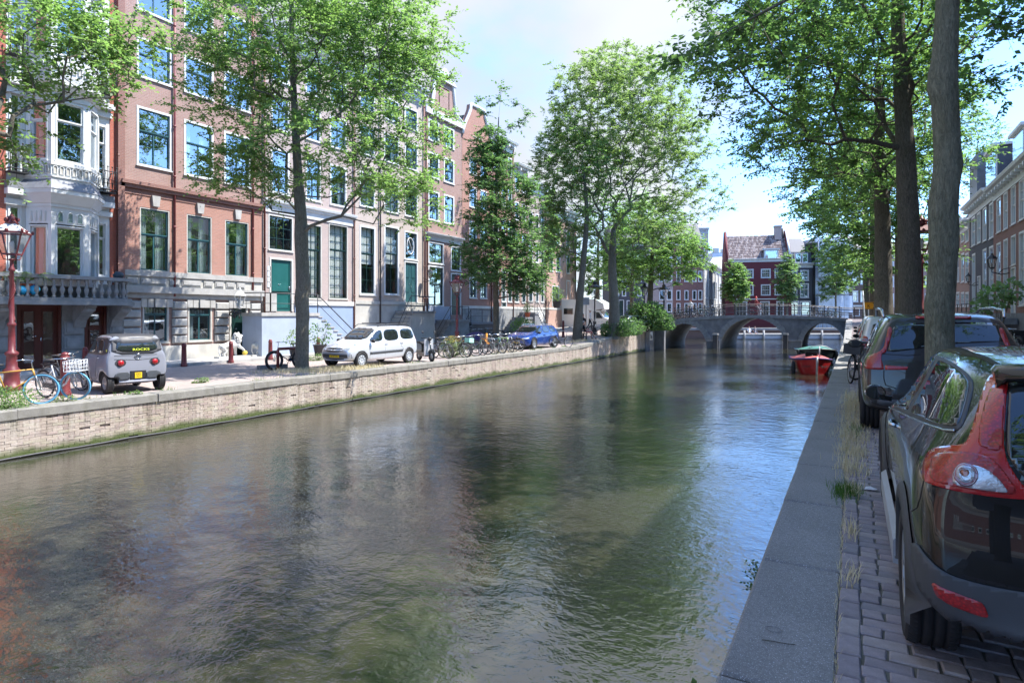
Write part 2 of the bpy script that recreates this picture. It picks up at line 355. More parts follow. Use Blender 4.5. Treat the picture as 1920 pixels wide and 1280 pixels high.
def leafmat(name, a, bcol, tr=0.55, warm=None):
    m, t, b, o = newmat(name); g = N(t, 'ShaderNodeNewGeometry'); n = noi(t, coords(t), 0.55, 3)
    c = mixc(t, g.outputs['Random Per Island'], a, bcol)
    c = mixc(t, mrange(t, n.outputs[0], 0.4, 0.65, 0, 0.4), c, tuple(q*0.6 for q in a))
    L(t, c, b.inputs['Base Color']); b.inputs['Roughness'].default_value = 0.45; b.inputs['Specular IOR Level'].default_value = 0.35
    tl = N(t, 'ShaderNodeBsdfTranslucent'); c2 = mixc(t, 1.0, c, (1.45,1.75,0.85), 'MULTIPLY'); L(t, c2, tl.inputs[0])
    ms = N(t, 'ShaderNodeMixShader'); ms.inputs[0].default_value = tr; L(t, b.outputs[0], ms.inputs[1]); L(t, tl.outputs[0], ms.inputs[2]); L(t, ms.outputs[0], o.inputs[0])
    return m
leafmat('leaf_fresh', (0.125,0.195,0.085), (0.215,0.29,0.145), 0.62)
leafmat('leaf_mid', (0.095,0.165,0.075), (0.18,0.255,0.125), 0.62)
leafmat('leaf_deep', (0.07,0.125,0.07), (0.135,0.205,0.105), 0.6)
leafmat('leaf_olive', (0.145,0.195,0.095), (0.235,0.29,0.155), 0.62)
leafmat('leaf_silver', (0.12,0.19,0.10), (0.2,0.27,0.15))
leafmat('grass_dry', (0.55,0.46,0.29), (0.68,0.59,0.40), 0.1)
leafmat('grass_green', (0.05,0.12,0.02), (0.10,0.2,0.04), 0.4)
# ------------------------------------------------------------------ ground, water, quays
QL, QR = -15.75, -0.54          # canal edges
ZL, ZR = 1.03, 1.46             # quay heights
def sstep(a, b, x): t = max(0, min(1, (x-a)/(b-a))); return t*t*(3-2*t)
def zl(x, y):
    k = 0.45+0.55*max(0, min(1, (x+26)/9.0))
    r = 0.35*sstep(36, 46, y)+0.65*sstep(44, 56, y)
    return ZL+1.45*r*k*(1-0.5*sstep(64, 75, y))
def zr(y): return ZR+1.2*sstep(40, 62, y)*(1-0.6*sstep(72, 80, y))
rnd = random.Random(7)
brickmat('street_brick', (0.27,0.22,0.21), (0.33,0.27,0.25), (0.22,0.2,0.18), 0.2, 0.1, 0.012, axes='xy', stain=0.3)
brickmat('parking_brick', (0.14,0.115,0.12), (0.18,0.14,0.145), (0.07,0.065,0.055), 0.2, 0.1, 0.014, axes='xy', stain=0.3)
mat('soil_joint', (0.15,0.135,0.105), 0.95, 0.35, 12, bs=0.9, bsc=90)
mat('sidewalk_tile', (0.40,0.38,0.36), 0.9, 0.1, 3, bs=0.3, dirt=0.2)
mat('coping_mat', (0.215,0.205,0.185), 0.95, 0.3, 2.5, bs=1.0, bsc=50, dirt=0.8, dirtcol=(0.085,0.085,0.045), fine=0.4)
mat('far_ground', (0.12,0.115,0.11), 0.9, 0.15, 1)
m, t, b, o = newmat('granite_slab'); co = coords(t)
n = noi(t, co, 130, 2, 0.9); g = noi(t, co, 1.6, 6, 0.7); g2 = noi(t, co, 38, 4, 0.7)
c = mixc(t, mrange(t, g.outputs[0], 0.35, 0.7), (0.185,0.182,0.178), (0.25,0.243,0.235))
c = mixc(t, mrange(t, g2.outputs[0], 0.4, 0.7, 0, 0.45), c, (0.075,0.08,0.085))
c = mixc(t, mrange(t, n.outputs[0], 0.60, 0.68), c, (0.62,0.64,0.68))
L(t, c, b.inputs['Base Color']); b.inputs['Roughness'].default_value = 0.85; bump(t, b, g2.outputs[0], 0.7, 0.006)

def sheet(name, xs, ys, zf, m, kind='structure', label=None):
    v = [(x, y, zf(x, y)) for y in ys for x in xs]; nx = len(xs)
    f = [(j*nx+i, j*nx+i+1, (j+1)*nx+i+1, (j+1)*nx+i) for j in range(len(ys)-1) for i in range(nx-1)]
    mb = MB(); mb.add(v, f, 0, True); o = mb.build(name, M[m]); return tag(o, label, kind=kind)
def frange(a, b, s): n = max(1, int(round((b-a)/s))); return [a+(b-a)*i/n for i in range(n+1)]
# canal bed and the one sheet that reaches the horizon below everything
sheet('ground', [-900, 900], [-900, 1500], lambda x, y: -1.2, 'far_ground', label='ground under the city reaching the horizon')
sheet('water', frange(-60, 60, 20), frange(-60, 100, 20), lambda x, y: 0.0, 'water', label='rippled brown green canal water')
# banks: street sheets with real height
ys = frange(-30, 34, 8)+frange(36, 66, 1.5)
sheet('street', [QL-0.48, -17.5, -19, -20.5, -22, -23.5], ys, lambda x, y: zl(x, y), 'street_brick', label='brick street along the left bank')
sheet('sidewalk', [-23.5, -24.8, -26.3], ys, lambda x, y: zl(x, y)+0.10, 'sidewalk_tile', label='pale pavement in front of the left houses')
sheet('ground', [-26.3, -60], ys, lambda x, y: zl(-26, y)+0.09, 'far_ground')
kb = MB()
for i, y in enumerate(frange(-10, 62, 1.0)[:-1]):
    kb.box(-23.56, y, zl(-23.5, y)-0.3, -23.42, y+0.985, zl(-23.5, y+.5)+0.115)
tag(kb.build('kerb', M['sand_stone']), 'stone kerb along the left pavement', kind='structure')
sheet('street', [2.4, 5.0, 8.4], frange(-20, 80, 4), lambda x, y: zr(y)+0.0, 'parking_brick', label='brick street along the right bank')
sheet('parking_strip', [QR+0.44, 2.4], frange(-20, 80, 4), lambda x, y: zr(y)-0.006, 'parking_brick')
sheet('ground', [8.4, 60], frange(-20, 80, 10), lambda x, y: zr(y), 'far_ground')
# far bank beyond the crossing canal
def bank(name, d0, d1, z, px0, px1, m):
    a, b2, c2, d2 = cw(px0, d0), cw(px1, d0), cw(px1, d1), cw(px0, d1)
    mb = MB(); mb.add([(p.x, p.y, z) for p in (a, b2, c2, d2)]+[(p.x, p.y, -0.5) for p in (a, b2, c2, d2)], [(0,1,2,3),(0,4,5,1),(1,5,6,2),(3,7,4,0)])
    return tag(mb.build(name, M[m]), kind='structure')
bank('far_bank', 80, 700, 1.25, -1500, 4200, 'far_ground')
bank('plaza', 65.5, 82, 1.30, -900, 1262, 'street_brick')

def chamfered(name, sx, sy, h, ch, m, rn=None, jit=0.0):       # stone or brick with worn upper edges, origin at top centre
    mb = MB(); j = lambda: (rn.uniform(-jit, jit) if rn else 0)
    bx, by = sx/2, sy/2; c2 = [(-bx,-by),(bx,-by),(bx,by),(-bx,by)]
    c2 = [(a+j(), d+j()) for a, d in c2]
    v = [(a, d, -h) for a, d in c2]+[(a, d, -ch) for a, d in c2]+[(a*(1-2*ch/sx), d*(1-2*ch/sy), j()*0.6) for a, d in c2]
    f = [(0,1,5,4),(1,2,6,5),(2,3,7,6),(3,0,4,7),(4,5,9,8),(5,6,10,9),(6,7,11,10),(7,4,8,11),(8,9,10,11)]
    mb.add(v, f, 0, False); return mb.mesh(name, m)
def topof(me):                          # corners of a piece for joining many
    return [tuple(v.co) for v in me.vertices], [tuple(p.vertices) for p in me.polygons]

# right quay: wall, granite coping slabs, brick paving
rq = empty('quay_wall', (QR, 10, 0), 0, 'grey stone quay wall of the right bank under the granite coping', 'quay wall')
mb = MB(); mb.box(QR+0.03, -20, -1.2, QR+0.40, 80, ZR-0.20); o = mb.build('wall_face', M['brick_dark'], rq, (-QR, -10, 0))
y = -3.2; k = 0
while y < 60:
    ln = 1.54+rnd.uniform(-0.05, 0.05)
    me = chamfered('coping_stone', 0.475, ln-0.018, 0.22, 0.016, M['granite_slab'], rnd, 0.004)
    z = zr(y+ln/2); link('coping_stone', me, rq, (0.2375, y+ln/2-10, z+rnd.uniform(-0.003, 0.004)), (math.atan((zr(y+ln)-zr(y))/ln), 0, 0))
    y += ln
pv = empty('brick_paving', (1.0, 6, ZR), 0, 'worn purple brown brick paving of the right quay beside the granite coping', 'paving', kind='structure')
for mn, cc in (('paver_a', (0.32,0.275,0.285)), ('paver_b', (0.27,0.235,0.25)), ('paver_c', (0.35,0.305,0.30)), ('paver_d', (0.25,0.23,0.245))):
    mat(mn, cc, 0.85, 0.22, 14, bs=0.7, bsc=110, dirt=0.3, dirtcol=(0.09,0.085,0.075), fine=0.3)
PM = [M['paver_'+q] for q in 'abcd']
full = [chamfered('brick', 0.198, 0.092, 0.07, 0.007, PM[i % 4], rnd, 0.005) for i in range(8)]
half = [chamfered('brick', 0.098, 0.092, 0.07, 0.007, PM[i % 4], rnd, 0.004) for i in range(6)]
bord = [chamfered('brick', 0.102, 0.188, 0.07, 0.008, PM[i % 4], rnd, 0.004) for i in range(6)]
mb = MB(); mb.box(QR+0.48, -3, -0.2, 2.4, 80, -0.02)
sheet('joint_soil', [QR+0.47, 2.4], frange(-4, 36, 4), lambda x, y: zr(y)+0.001-0.002, 'soil_joint')
places = []
y = 0.6; r = 0
while y < 34:
    x = 0.04+rnd.uniform(-0.006, 0.006); yy = y
    if r % 2: places.append((x+0.045, yy, 1, rnd.randrange(6))); x += 0.105
    while x < 2.35:
        if rnd.random() < 0.16: places.append((x+0.049, yy+rnd.uniform(-.005,.005), 1, rnd.randrange(6))); x += 0.107
        else: places.append((x+0.099, yy+rnd.uniform(-.005,.005), 0, rnd.randrange(8))); x += 0.207
    y += 0.105; r += 1
y = 0.6
while y < 34: places.append((-0.018, y, 2, rnd.randrange(6))); y += 0.203
def vis(x, y):
    d = depth(x, y)
    if d < 0.5: return None
    px = 960+F*(x*CT+y*ST)/d; py = 590+F*1.64/d
    if px > 1925 or py > 1285: return None
    if x > 0.30 and y > 2.95 and y < 7.2: return None      # under the car
    return d
vp = sorted([(vis(p[0], p[1]), p) for p in places if vis(p[0], p[1])], key=lambda q: q[0])
ids = set(id(p) for _, p in vp[:300]); rest = MB()
for p in places:
    src = (full, half, bord)[p[2]][p[3]]; z = zr(p[1])+0.012+rnd.uniform(-0.004, 0.004)
    if id(p) in ids:
        link('brick', src, pv, (p[0]-1.0, p[1]-6, z-ZR), (rnd.uniform(-.012,.012), rnd.uniform(-.012,.012), rnd.uniform(-.02,.02)))
    elif p[1] < 34:
        vs, fs = topof(src); rest.add([(a+p[0]-1.0, c2+p[1]-6, d2+z-ZR) for a, c2, d2 in vs], fs, PM.index(src.materials[0]))
tag(rest.build('brick', PM, pv, fix=False), kind='stuff')

# left quay: brick wall of courses, coping stones
lq = empty('quay_wall', (QL, 16, 0), 0, 'long pale weathered brick quay wall of the left bank with mossy foot', 'quay wall')
for mn, cc in (('quay_a', (0.29,0.235,0.195)), ('quay_b', (0.34,0.28,0.23)), ('quay_c', (0.245,0.195,0.17)), ('quay_d', (0.30,0.23,0.205)), ('quay_e', (0.30,0.265,0.20))):
    m, t, b, o = newmat(mn); co = coords(t, 'Object'); g = N(t, 'ShaderNodeNewGeometry').outputs['Position']
    n1 = noi(t, g, 0.7, 5, 0.65); n2 = noi(t, g, 25, 3); sp = N(t, 'ShaderNodeSeparateXYZ'); L(t, g, sp.inputs[0])
    c = mixc(t, mrange(t, n1.outputs[0], 0.35, 0.65, 0, 0.55), cc, (0.30,0.25,0.22))
    st = noi(t, scaled(t, g, (1, 1.6, 0.35)), 1.4, 6, 0.75)
    c = mixc(t, mrange(t, st.outputs[0], 0.46, 0.62, 0, 0.7), c, (0.42,0.38,0.33))
    st2 = noi(t, scaled(t, g, (1, 2.4, 0.2)), 1.1, 6, 0.75)
    c = mixc(t, mrange(t, st2.outputs[0], 0.55, 0.68, 0, 0.75), c, (0.13,0.105,0.08))
    c = mixc(t, mrange(t, n2.outputs[0], 0.4, 0.7, 0, 0.35), c, tuple(q*0.6 for q in cc))
    dp = noi(t, scaled(t, g, (1, 3.2, 0.12)), 1.3, 5, 0.8); mm = N(t, 'ShaderNodeMath', operation='MULTIPLY'); L(t, mrange(t, dp.outputs[0], 0.5, 0.62, 0, 1), mm.inputs[0]); L(t, mrange(t, sp.outputs['Z'], 0.35, 0.85, 0, 0.85), mm.inputs[1])
    c = mixc(t, mm.outputs[0], c, (0.085,0.075,0.05))
    zz = N(t, 'ShaderNodeMath', operation='MULTIPLY_ADD'); L(t, n1.outputs[0], zz.inputs[0]); zz.inputs[1].default_value = -0.65; L(t, sp.outputs['Z'], zz.inputs[2])
    c = mixc(t, mrange(t, zz.outputs[0], -0.24, -0.02, 1, 0, True), c, (0.055,0.075,0.018))
    c = mixc(t, mrange(t, sp.outputs['Z'], 0.0, 0.07, 1, 0, True), c, (0.02,0.022,0.018))
    L(t, c, b.inputs['Base Color']); b.inputs['Roughness'].default_value = 0.9; bump(t, b, n2.outputs[0], 0.5, 0.01)
QM = [M['quay_'+q] for q in 'abcde']
mb = MB(); pts = frange(-12, 56, 1.0)
for a, b2 in zip(pts, pts[1:]):
    mb.add([(-0.03, a, -1.2), (-0.03, b2, -1.2), (-0.03, b2, zl(QL, b2)-0.13), (-0.03, a, zl(QL, a)-0.13)], [(0,1,2,3)])
mb.build('wall_face', M['quay_c'], lq, (0, -16, 0))
qb = [chamfered('brick', 0.0615, 0.218, 0.04, 0.004, QM[i % 5], rnd, 0.002) for i in range(10)]
# a brick lying in the wall: its worn face looks over the water
near = []; rest = MB()
for row in range(14):
    z = 0.05+row*0.064
    y = -2.0-(row % 2)*0.11
    while y < 54:
        if z < zl(QL, y)-0.15:
            i = rnd.randrange(10); out_ = rnd.uniform(-0.004, 0.007)
            dist = depth(QL, y); px = 960+F*(QL*CT+y*ST)/dist
            near.append((dist if px > -5 else 999, y, z, i, out_))
        y += 0.222
for row in range(14, 30):
    z = 0.05+row*0.064; y = 36-(row % 2)*0.11
    while y < 54:
        if z < zl(QL, y)-0.15: near.append((999, y, z, rnd.randrange(10), 0.0))
        y += 0.222
near.sort(key=lambda q: q[0])
R90 = Matrix.Rotation(pi/2, 4, 'Y')
for n_, (dist, y, z, i, o_) in enumerate(near):
    if rnd.random() < 0.012: continue                       # a missing brick here and there
    if n_ < 300: link('brick', qb[i], lq, (o_, y-16, z), (0, pi/2, 0))
    elif n_ < 6000:
        vs, fs = topof(qb[i]); rest.add([(R90 @ Vector(p))+Vector((o_, y-16, z)) for p in vs], fs, i % 5)
tag(rest.build('brick', QM, lq), kind='stuff')
y = -6.0
while y < 53.4:
    ln = rnd.uniform(1.3, 1.7); me = chamfered('coping_stone', 0.54, ln-0.012, 0.2, 0.02, M['coping_mat'], rnd, 0.012)
    ln2 = min(ln, 53.6-y)
    link('coping_stone', me, lq, (-0.235+rnd.uniform(-.01,.01), y+ln/2-16, zl(QL, y+ln/2)+0.025+rnd.uniform(-.012,.012)),
         (math.atan((zl(QL, y+ln)-zl(QL, y))/ln), rnd.uniform(-.02,.02), 0)); y += ln
# black hose of a moss line at the water
mb = MB(); mb.tube([(0.02, yy-16, 0.03+0.012*sin(yy*3.1)) for yy in frange(-4, 54, 0.6)], 0.022, 5); mb.build('fender_rope', M['iron_dark'], lq)

# ------------------------------------------------------------------ bridge
BD = 56.0; bo = cw(1403, BD); K = BD/F
mat('bridge_stone', (0.15,0.155,0.17), 0.85, 0.35, 1.6, bs=0.5, dirt=0.35, dirtcol=(0.05,0.055,0.06), fine=0.35)
mat('bridge_trim', (0.20,0.205,0.215), 0.8, 0.2, 2, bs=0.4, dirt=0.3)
mat('bridge_vault', (0.26,0.25,0.24), 0.85, 0.2, 2, bs=0.4, dirt=0.3)
br = empty('stone_bridge', (bo.x, bo.y, 0), TH, 'dark stone arch bridge with three arches crossing the canal', 'bridge')
bx = lambda px: (px-1403)*K
def ztop(x): return 3.05-(0.0086 if x < 0 else 0.0040)*x*x
arches = [(bx(1239), bx(1326), 2.30), (bx(1350), bx(1474), 2.80), (bx(1503), bx(1585), 2.32)]
def soffit(x):
    for a, b2, h in arches:
        if a < x < b2:
            u = (x-(a+b2)/2)/((b2-a)/2); return 0.0+h*(max(0, 1-abs(u)**2.15))**0.5
    return -1.0
xs = sorted(set(frange(bx(1218), bx(1606), 0.25)+[q for a, b2, h in arches for q in (a, b2, a+0.01, b2-0.01, a+.06, b2-.06, a+.15, b2-.15)]))
BW = 8.0; mb = MB()
for a, b2 in zip(xs, xs[1:]):
    za, zb2 = soffit(a+1e-6), soffit(b2-1e-6); ta, tb = ztop(a)-0.2, ztop(b2)-0.2
    mb.add([(a,0,za),(b2,0,zb2),(b2,0,tb),(a,0,ta)], [(0,1,2,3)]); mb.add([(a,BW,za),(b2,BW,zb2),(b2,BW,tb),(a,BW,ta)], [(3,2,1,0)])
    if za > -1 and zb2 > -1: mb.add([(a,0,za),(b2,0,zb2),(b2,BW,zb2),(a,BW,za)], [(0,3,2,1)], 1)
    elif za != zb2: pass
for a, b2, h in arches:
    for x in (a, b2): mb.add([(x,0,-1),(x,BW,-1),(x,BW,0.3),(x,0,0.3)], [(0,1,2,3)], 1)
mb.build('wall', [M['bridge_stone'], M['bridge_vault']], br)
mb = MB()
for a, b2 in zip(xs, xs[1:]): mb.add([(a,0,ztop(a)-.05),(b2,0,ztop(b2)-.05),(b2,BW,ztop(b2)-.05),(a,BW,ztop(a)-.05)], [(0,1,2,3)])
mb.build('roadway', M['street_brick'], br)
mb = MB(); cx = frange(bx(1240), bx(1590), 0.9)
for y0, y1 in ((-0.08, 0.42), (BW-0.42, BW+0.08)):
    for a, b2 in zip(cx, cx[1:]):
        a2, b3 = a+0.008, b2-0.008
        v = [(a2,y0,ztop(a2)-.24),(b3,y0,ztop(b3)-.24),(b3,y1,ztop(b3)-.24),(a2,y1,ztop(a2)-.24),(a2,y0,ztop(a2)+.03),(b3,y0,ztop(b3)+.03),(b3,y1,ztop(b3)+.03),(a2,y1,ztop(a2)+.03)]
        if y0 < 0:
            q = MB(); q.add(v, [(0,3,2,1),(4,5,6,7),(0,1,5,4),(1,2,6,5),(2,3,7,6),(3,0,4,7)]); q.build('coping_stone', M['bridge_trim'], br)
        else: mb.add(v, [(0,3,2,1),(4,5,6,7),(0,1,5,4),(1,2,6,5),(2,3,7,6),(3,0,4,7)])
mb.build('coping_stone', M['bridge_trim'], br)
for a, b2, h in arches:                    # rings of voussoirs
    mb = MB(); cxm, rw = (a+b2)/2, (b2-a)/2; n_ = 27
    def pt(u, off): th = pi*u; return (cxm-(rw+off)*cos(th), (h+off)*sin(th))
    for k in range(n_):
        u0, u1 = (k+0.05)/n_, (k+0.95)/n_; ofs = 0.42+(0.06 if k % 2 else 0)
        q = [pt(u0, -0.02), pt(u1, -0.02), pt(u1, ofs), pt(u0, ofs)]
        q = [(x_, min(z_, ztop(x_)-0.26)) for x_, z_ in q]
        mb.prism(q, -0.05-0.012*(k % 2), 0.05, 0)
    tag(mb.build('voussoir', M['bridge_trim'], br), kind='stuff')
for pxa in (1344, 1474):                   # fender posts by the piers
    mb = MB(); x = bx(pxa); mb.box(x-0.2, -0.75, -1, x+0.2, -0.35, 1.25); mb.box(x-0.24, -0.79, 1.25, x+0.24, -0.31, 1.4, 1); mb.build('fender_post', [M['iron_dark'], M['bridge_trim']], br)
for a, b2 in ((bx(1326), bx(1350)), (bx(1474), bx(1503))):
    mb = MB(); mb.box(a+0.02, -0.22, -1, b2-0.02, 0.02, 0.65); mb.box(a-0.02, -0.27, 0.65, b2+0.02, 0.02, 0.74); mb.build('pier', M['bridge_stone'], br)
# railing of the bridge: each post its own, rails joined
for side, y0 in ((0, 0.18), (1, BW-0.18)):
    rl = MB(); xs2 = frange(bx(1262), bx(1640), 0.7)
    for hgt in (0.33, 0.58, 0.83, 1.02): rl.tube([(x, y0, ztop(min(x, 9.3))+hgt) for x in xs2], 0.021 if hgt < 1 else 0.03, 6)
    rl.build('handrail', M['iron_dark'], br)
    pm = MB(); pm.lathe([(0.05,0),(0.06,0.02),(0.04,0.1),(0.033,0.5),(0.033,1.0),(0.055,1.03),(0.05,1.08),(0.02,1.13),(0,1.14)], 8); pme = pm.mesh('rail_post', M['iron_dark'])
    for x in frange(bx(1264), bx(1630), 1.43): link('rail_post', pme, br, (x, y0, ztop(min(x, 9.3))))
sk = tan(TH); done = set()                # the bridge runs askew: its vaults follow the canal
for c_ in br.children:
    if c_.name.startswith('rail_post'): c_.location.x += c_.location.y*sk; continue
    if c_.data.name in done: continue
    done.add(c_.data.name)
    for v_ in c_.data.vertices: v_.co.x += v_.co.y*sk
# far quay behind the arches, with jetty
fq = empty('quay_wall', tuple(cw(1400, 80)), TH, 'low grey quay wall on the far side of the crossing canal', 'quay wall')
mb = MB(); mb.box(-120, -0.1, -1, 100, 0.4, 1.28); mb.build('wall_face', M['brick_dark'], fq)
mb = MB(); mb.box(-120, -0.25, 1.08, 100, 0.45, 1.36); mb.build('coping_stone', M['bridge_trim'], fq)
jt = empty('jetty', tuple(cw(1440, 77)), TH, 'grey floating jetty with mooring posts seen through the arches', 'jetty')
mb = MB(); mb.box(-6, 0, 0.05, 15, 2.2, 0.55); mb.build('deck', M['zinc'], jt); mb = MB(); mb.box(-6.05, -0.1, 0.55, 15.05, 2.3, 0.68); mb.build('deck_edge', M['sand_stone'], jt)
for k in range(9):
    mb = MB(); mb.tube([(-5.5+k*2.45, -0.15, -0.3), (-5.5+k*2.45, -0.15, 1.15)], 0.13, 8); mb.build('mooring_post', M['sand_stone'], jt)
# ------------------------------------------------------------------ houses
def wall_holes(mb, W_, z0, z1, holes, rev=0.18, mi=0, rmi=None, x0=0.0, y=0.0, back=True):
    if rmi is None: rmi = mi
    xs = sorted(set([x0, W_]+[q for h in holes for q in (h[0], h[2]) if x0 < q < W_])); zs = sorted(set([z0, z1]+[q for h in holes for q in (h[1], h[3]) if z0 < q < z1]))
    for a, b2 in zip(xs, xs[1:]):
        for c2, d2 in zip(zs, zs[1:]):
            mx_, mz = (a+b2)/2, (c2+d2)/2
            if any(h[0] < mx_ < h[2] and h[1] < mz < h[3] for h in holes): continue
            mb.add([(a,y,c2),(b2,y,c2),(b2,y,d2),(a,y,d2)], [(0,1,2,3)], mi)
    for h in holes:
        a, c2, b2, d2 = h[:4]; r = y+rev
        mb.add([(a,y,c2),(a,r,c2),(a,r,d2),(a,y,d2)], [(0,1,2,3)], rmi); mb.add([(b2,y,c2),(b2,r,c2),(b2,r,d2),(b2,y,d2)], [(3,2,1,0)], rmi)
        mb.add([(a,y,c2),(b2,y,c2),(b2,r,c2),(a,r,c2)], [(0,1,2,3)], rmi); mb.add([(a,y,d2),(b2,y,d2),(b2,r,d2),(a,r,d2)], [(3,2,1,0)], rmi)
WC = {}
rc = random.Random(3)
def window_mesh(w, h, case, sash, split, cols, rows, cw_=0.09, cas=True):
    """casing, sashes and glazing bars; returns frame mesh and list of panes"""
    fm = MB(); c = cw_
    fm.box(0, -0.02, 0, c, 0.16, h); fm.box(w-c, -0.02, 0, w, 0.16, h); fm.box(c, -0.02, h-c, w-c, 0.16, h); fm.box(-0.03, -0.07, -0.05, w+0.03, 0.16, 0.0); fm.box(c, -0.02, 0, w-c, 0.16, c*0.7)
    x0, x1, zb, zt = c, w-c, c*0.7, h-c; zs = zb+(zt-zb)*split; s = 0.05
    panes = []
    for (za, zc_, y0, cn, rn_) in ((zb, zs, 0.07, cols[0], rows[0]), (zs, zt, 0.035, cols[1], rows[1])):
        if zc_-za < 0.05: continue
        fm.box(x0, y0, za, x0+s, y0+0.05, zc_, 1); fm.box(x1-s, y0, za, x1, y0+0.05, zc_, 1)
        fm.box(x0+s, y0, za, x1-s, y0+0.05, za+s, 1); fm.box(x0+s, y0, zc_-s, x1-s, y0+0.05, zc_, 1)
        px0, px1, pz0, pz1 = x0+s, x1-s, za+s, zc_-s; mbw = 0.03 if cn*rn_ > 2 else 0.055
        for i in range(1, cn):
            q = px0+(px1-px0)*i/cn; fm.box(q-mbw/2, y0+0.004, pz0, q+mbw/2, y0+0.046, pz1, 1)
        for j in range(1, rn_):
            q = pz0+(pz1-pz0)*j/rn_; fm.box(px0, y0+0.002, q-mbw/2, px1, y0+0.044, q+mbw/2, 1)
        for i in range(cn):
            for j in range(rn_):
                panes.append((px0+(px1-px0)*i/cn, pz0+(pz1-pz0)*j/rn_, (px1-px0)/cn, (pz1-pz0)/rn_, y0+0.03))
    return fm, panes
def curtain_mb(w, h, kind, rn_):
    mb = MB()
    def cloth(a, b2, z0, z1, n_):
        v = []; k = n_*4
        for i in range(k+1):
            x = a+(b2-a)*i/k; y = 0.30+0.035*sin(i*pi/2+rn_.random()*0.5)
            v += [(x, y, z0), (x, y+0.01, z1)]
        mb.add(v, [(2*i, 2*i+2, 2*i+3, 2*i+1) for i in range(k)], 0, True)
    if kind == 'sides': cloth(0.1, 0.1+w*0.27, 0.1, h-0.08, 4); cloth(w-0.1-w*0.27, w-0.1, 0.1, h-0.08, 4)
    elif kind == 'full': cloth(0.08, w-0.08, 0.1, h-0.08, 12)
    elif kind == 'half': cloth(0.08, w-0.08, 0.1, h*0.55, 10)
    elif kind == 'top': cloth(0.08, w-0.08, h*0.45, h-0.08, 10)
    elif kind == 'shelf': 
        cloth(0.1, 0.1+w*0.3, 0.1, h-0.5, 4)
        for i in range(7): mb.box(0.12+i*w*0.11, 0.22, h*0.66, 0.12+i*w*0.11+0.05, 0.3, h*0.66+rn_.uniform(0.2, 0.35))
    return mb
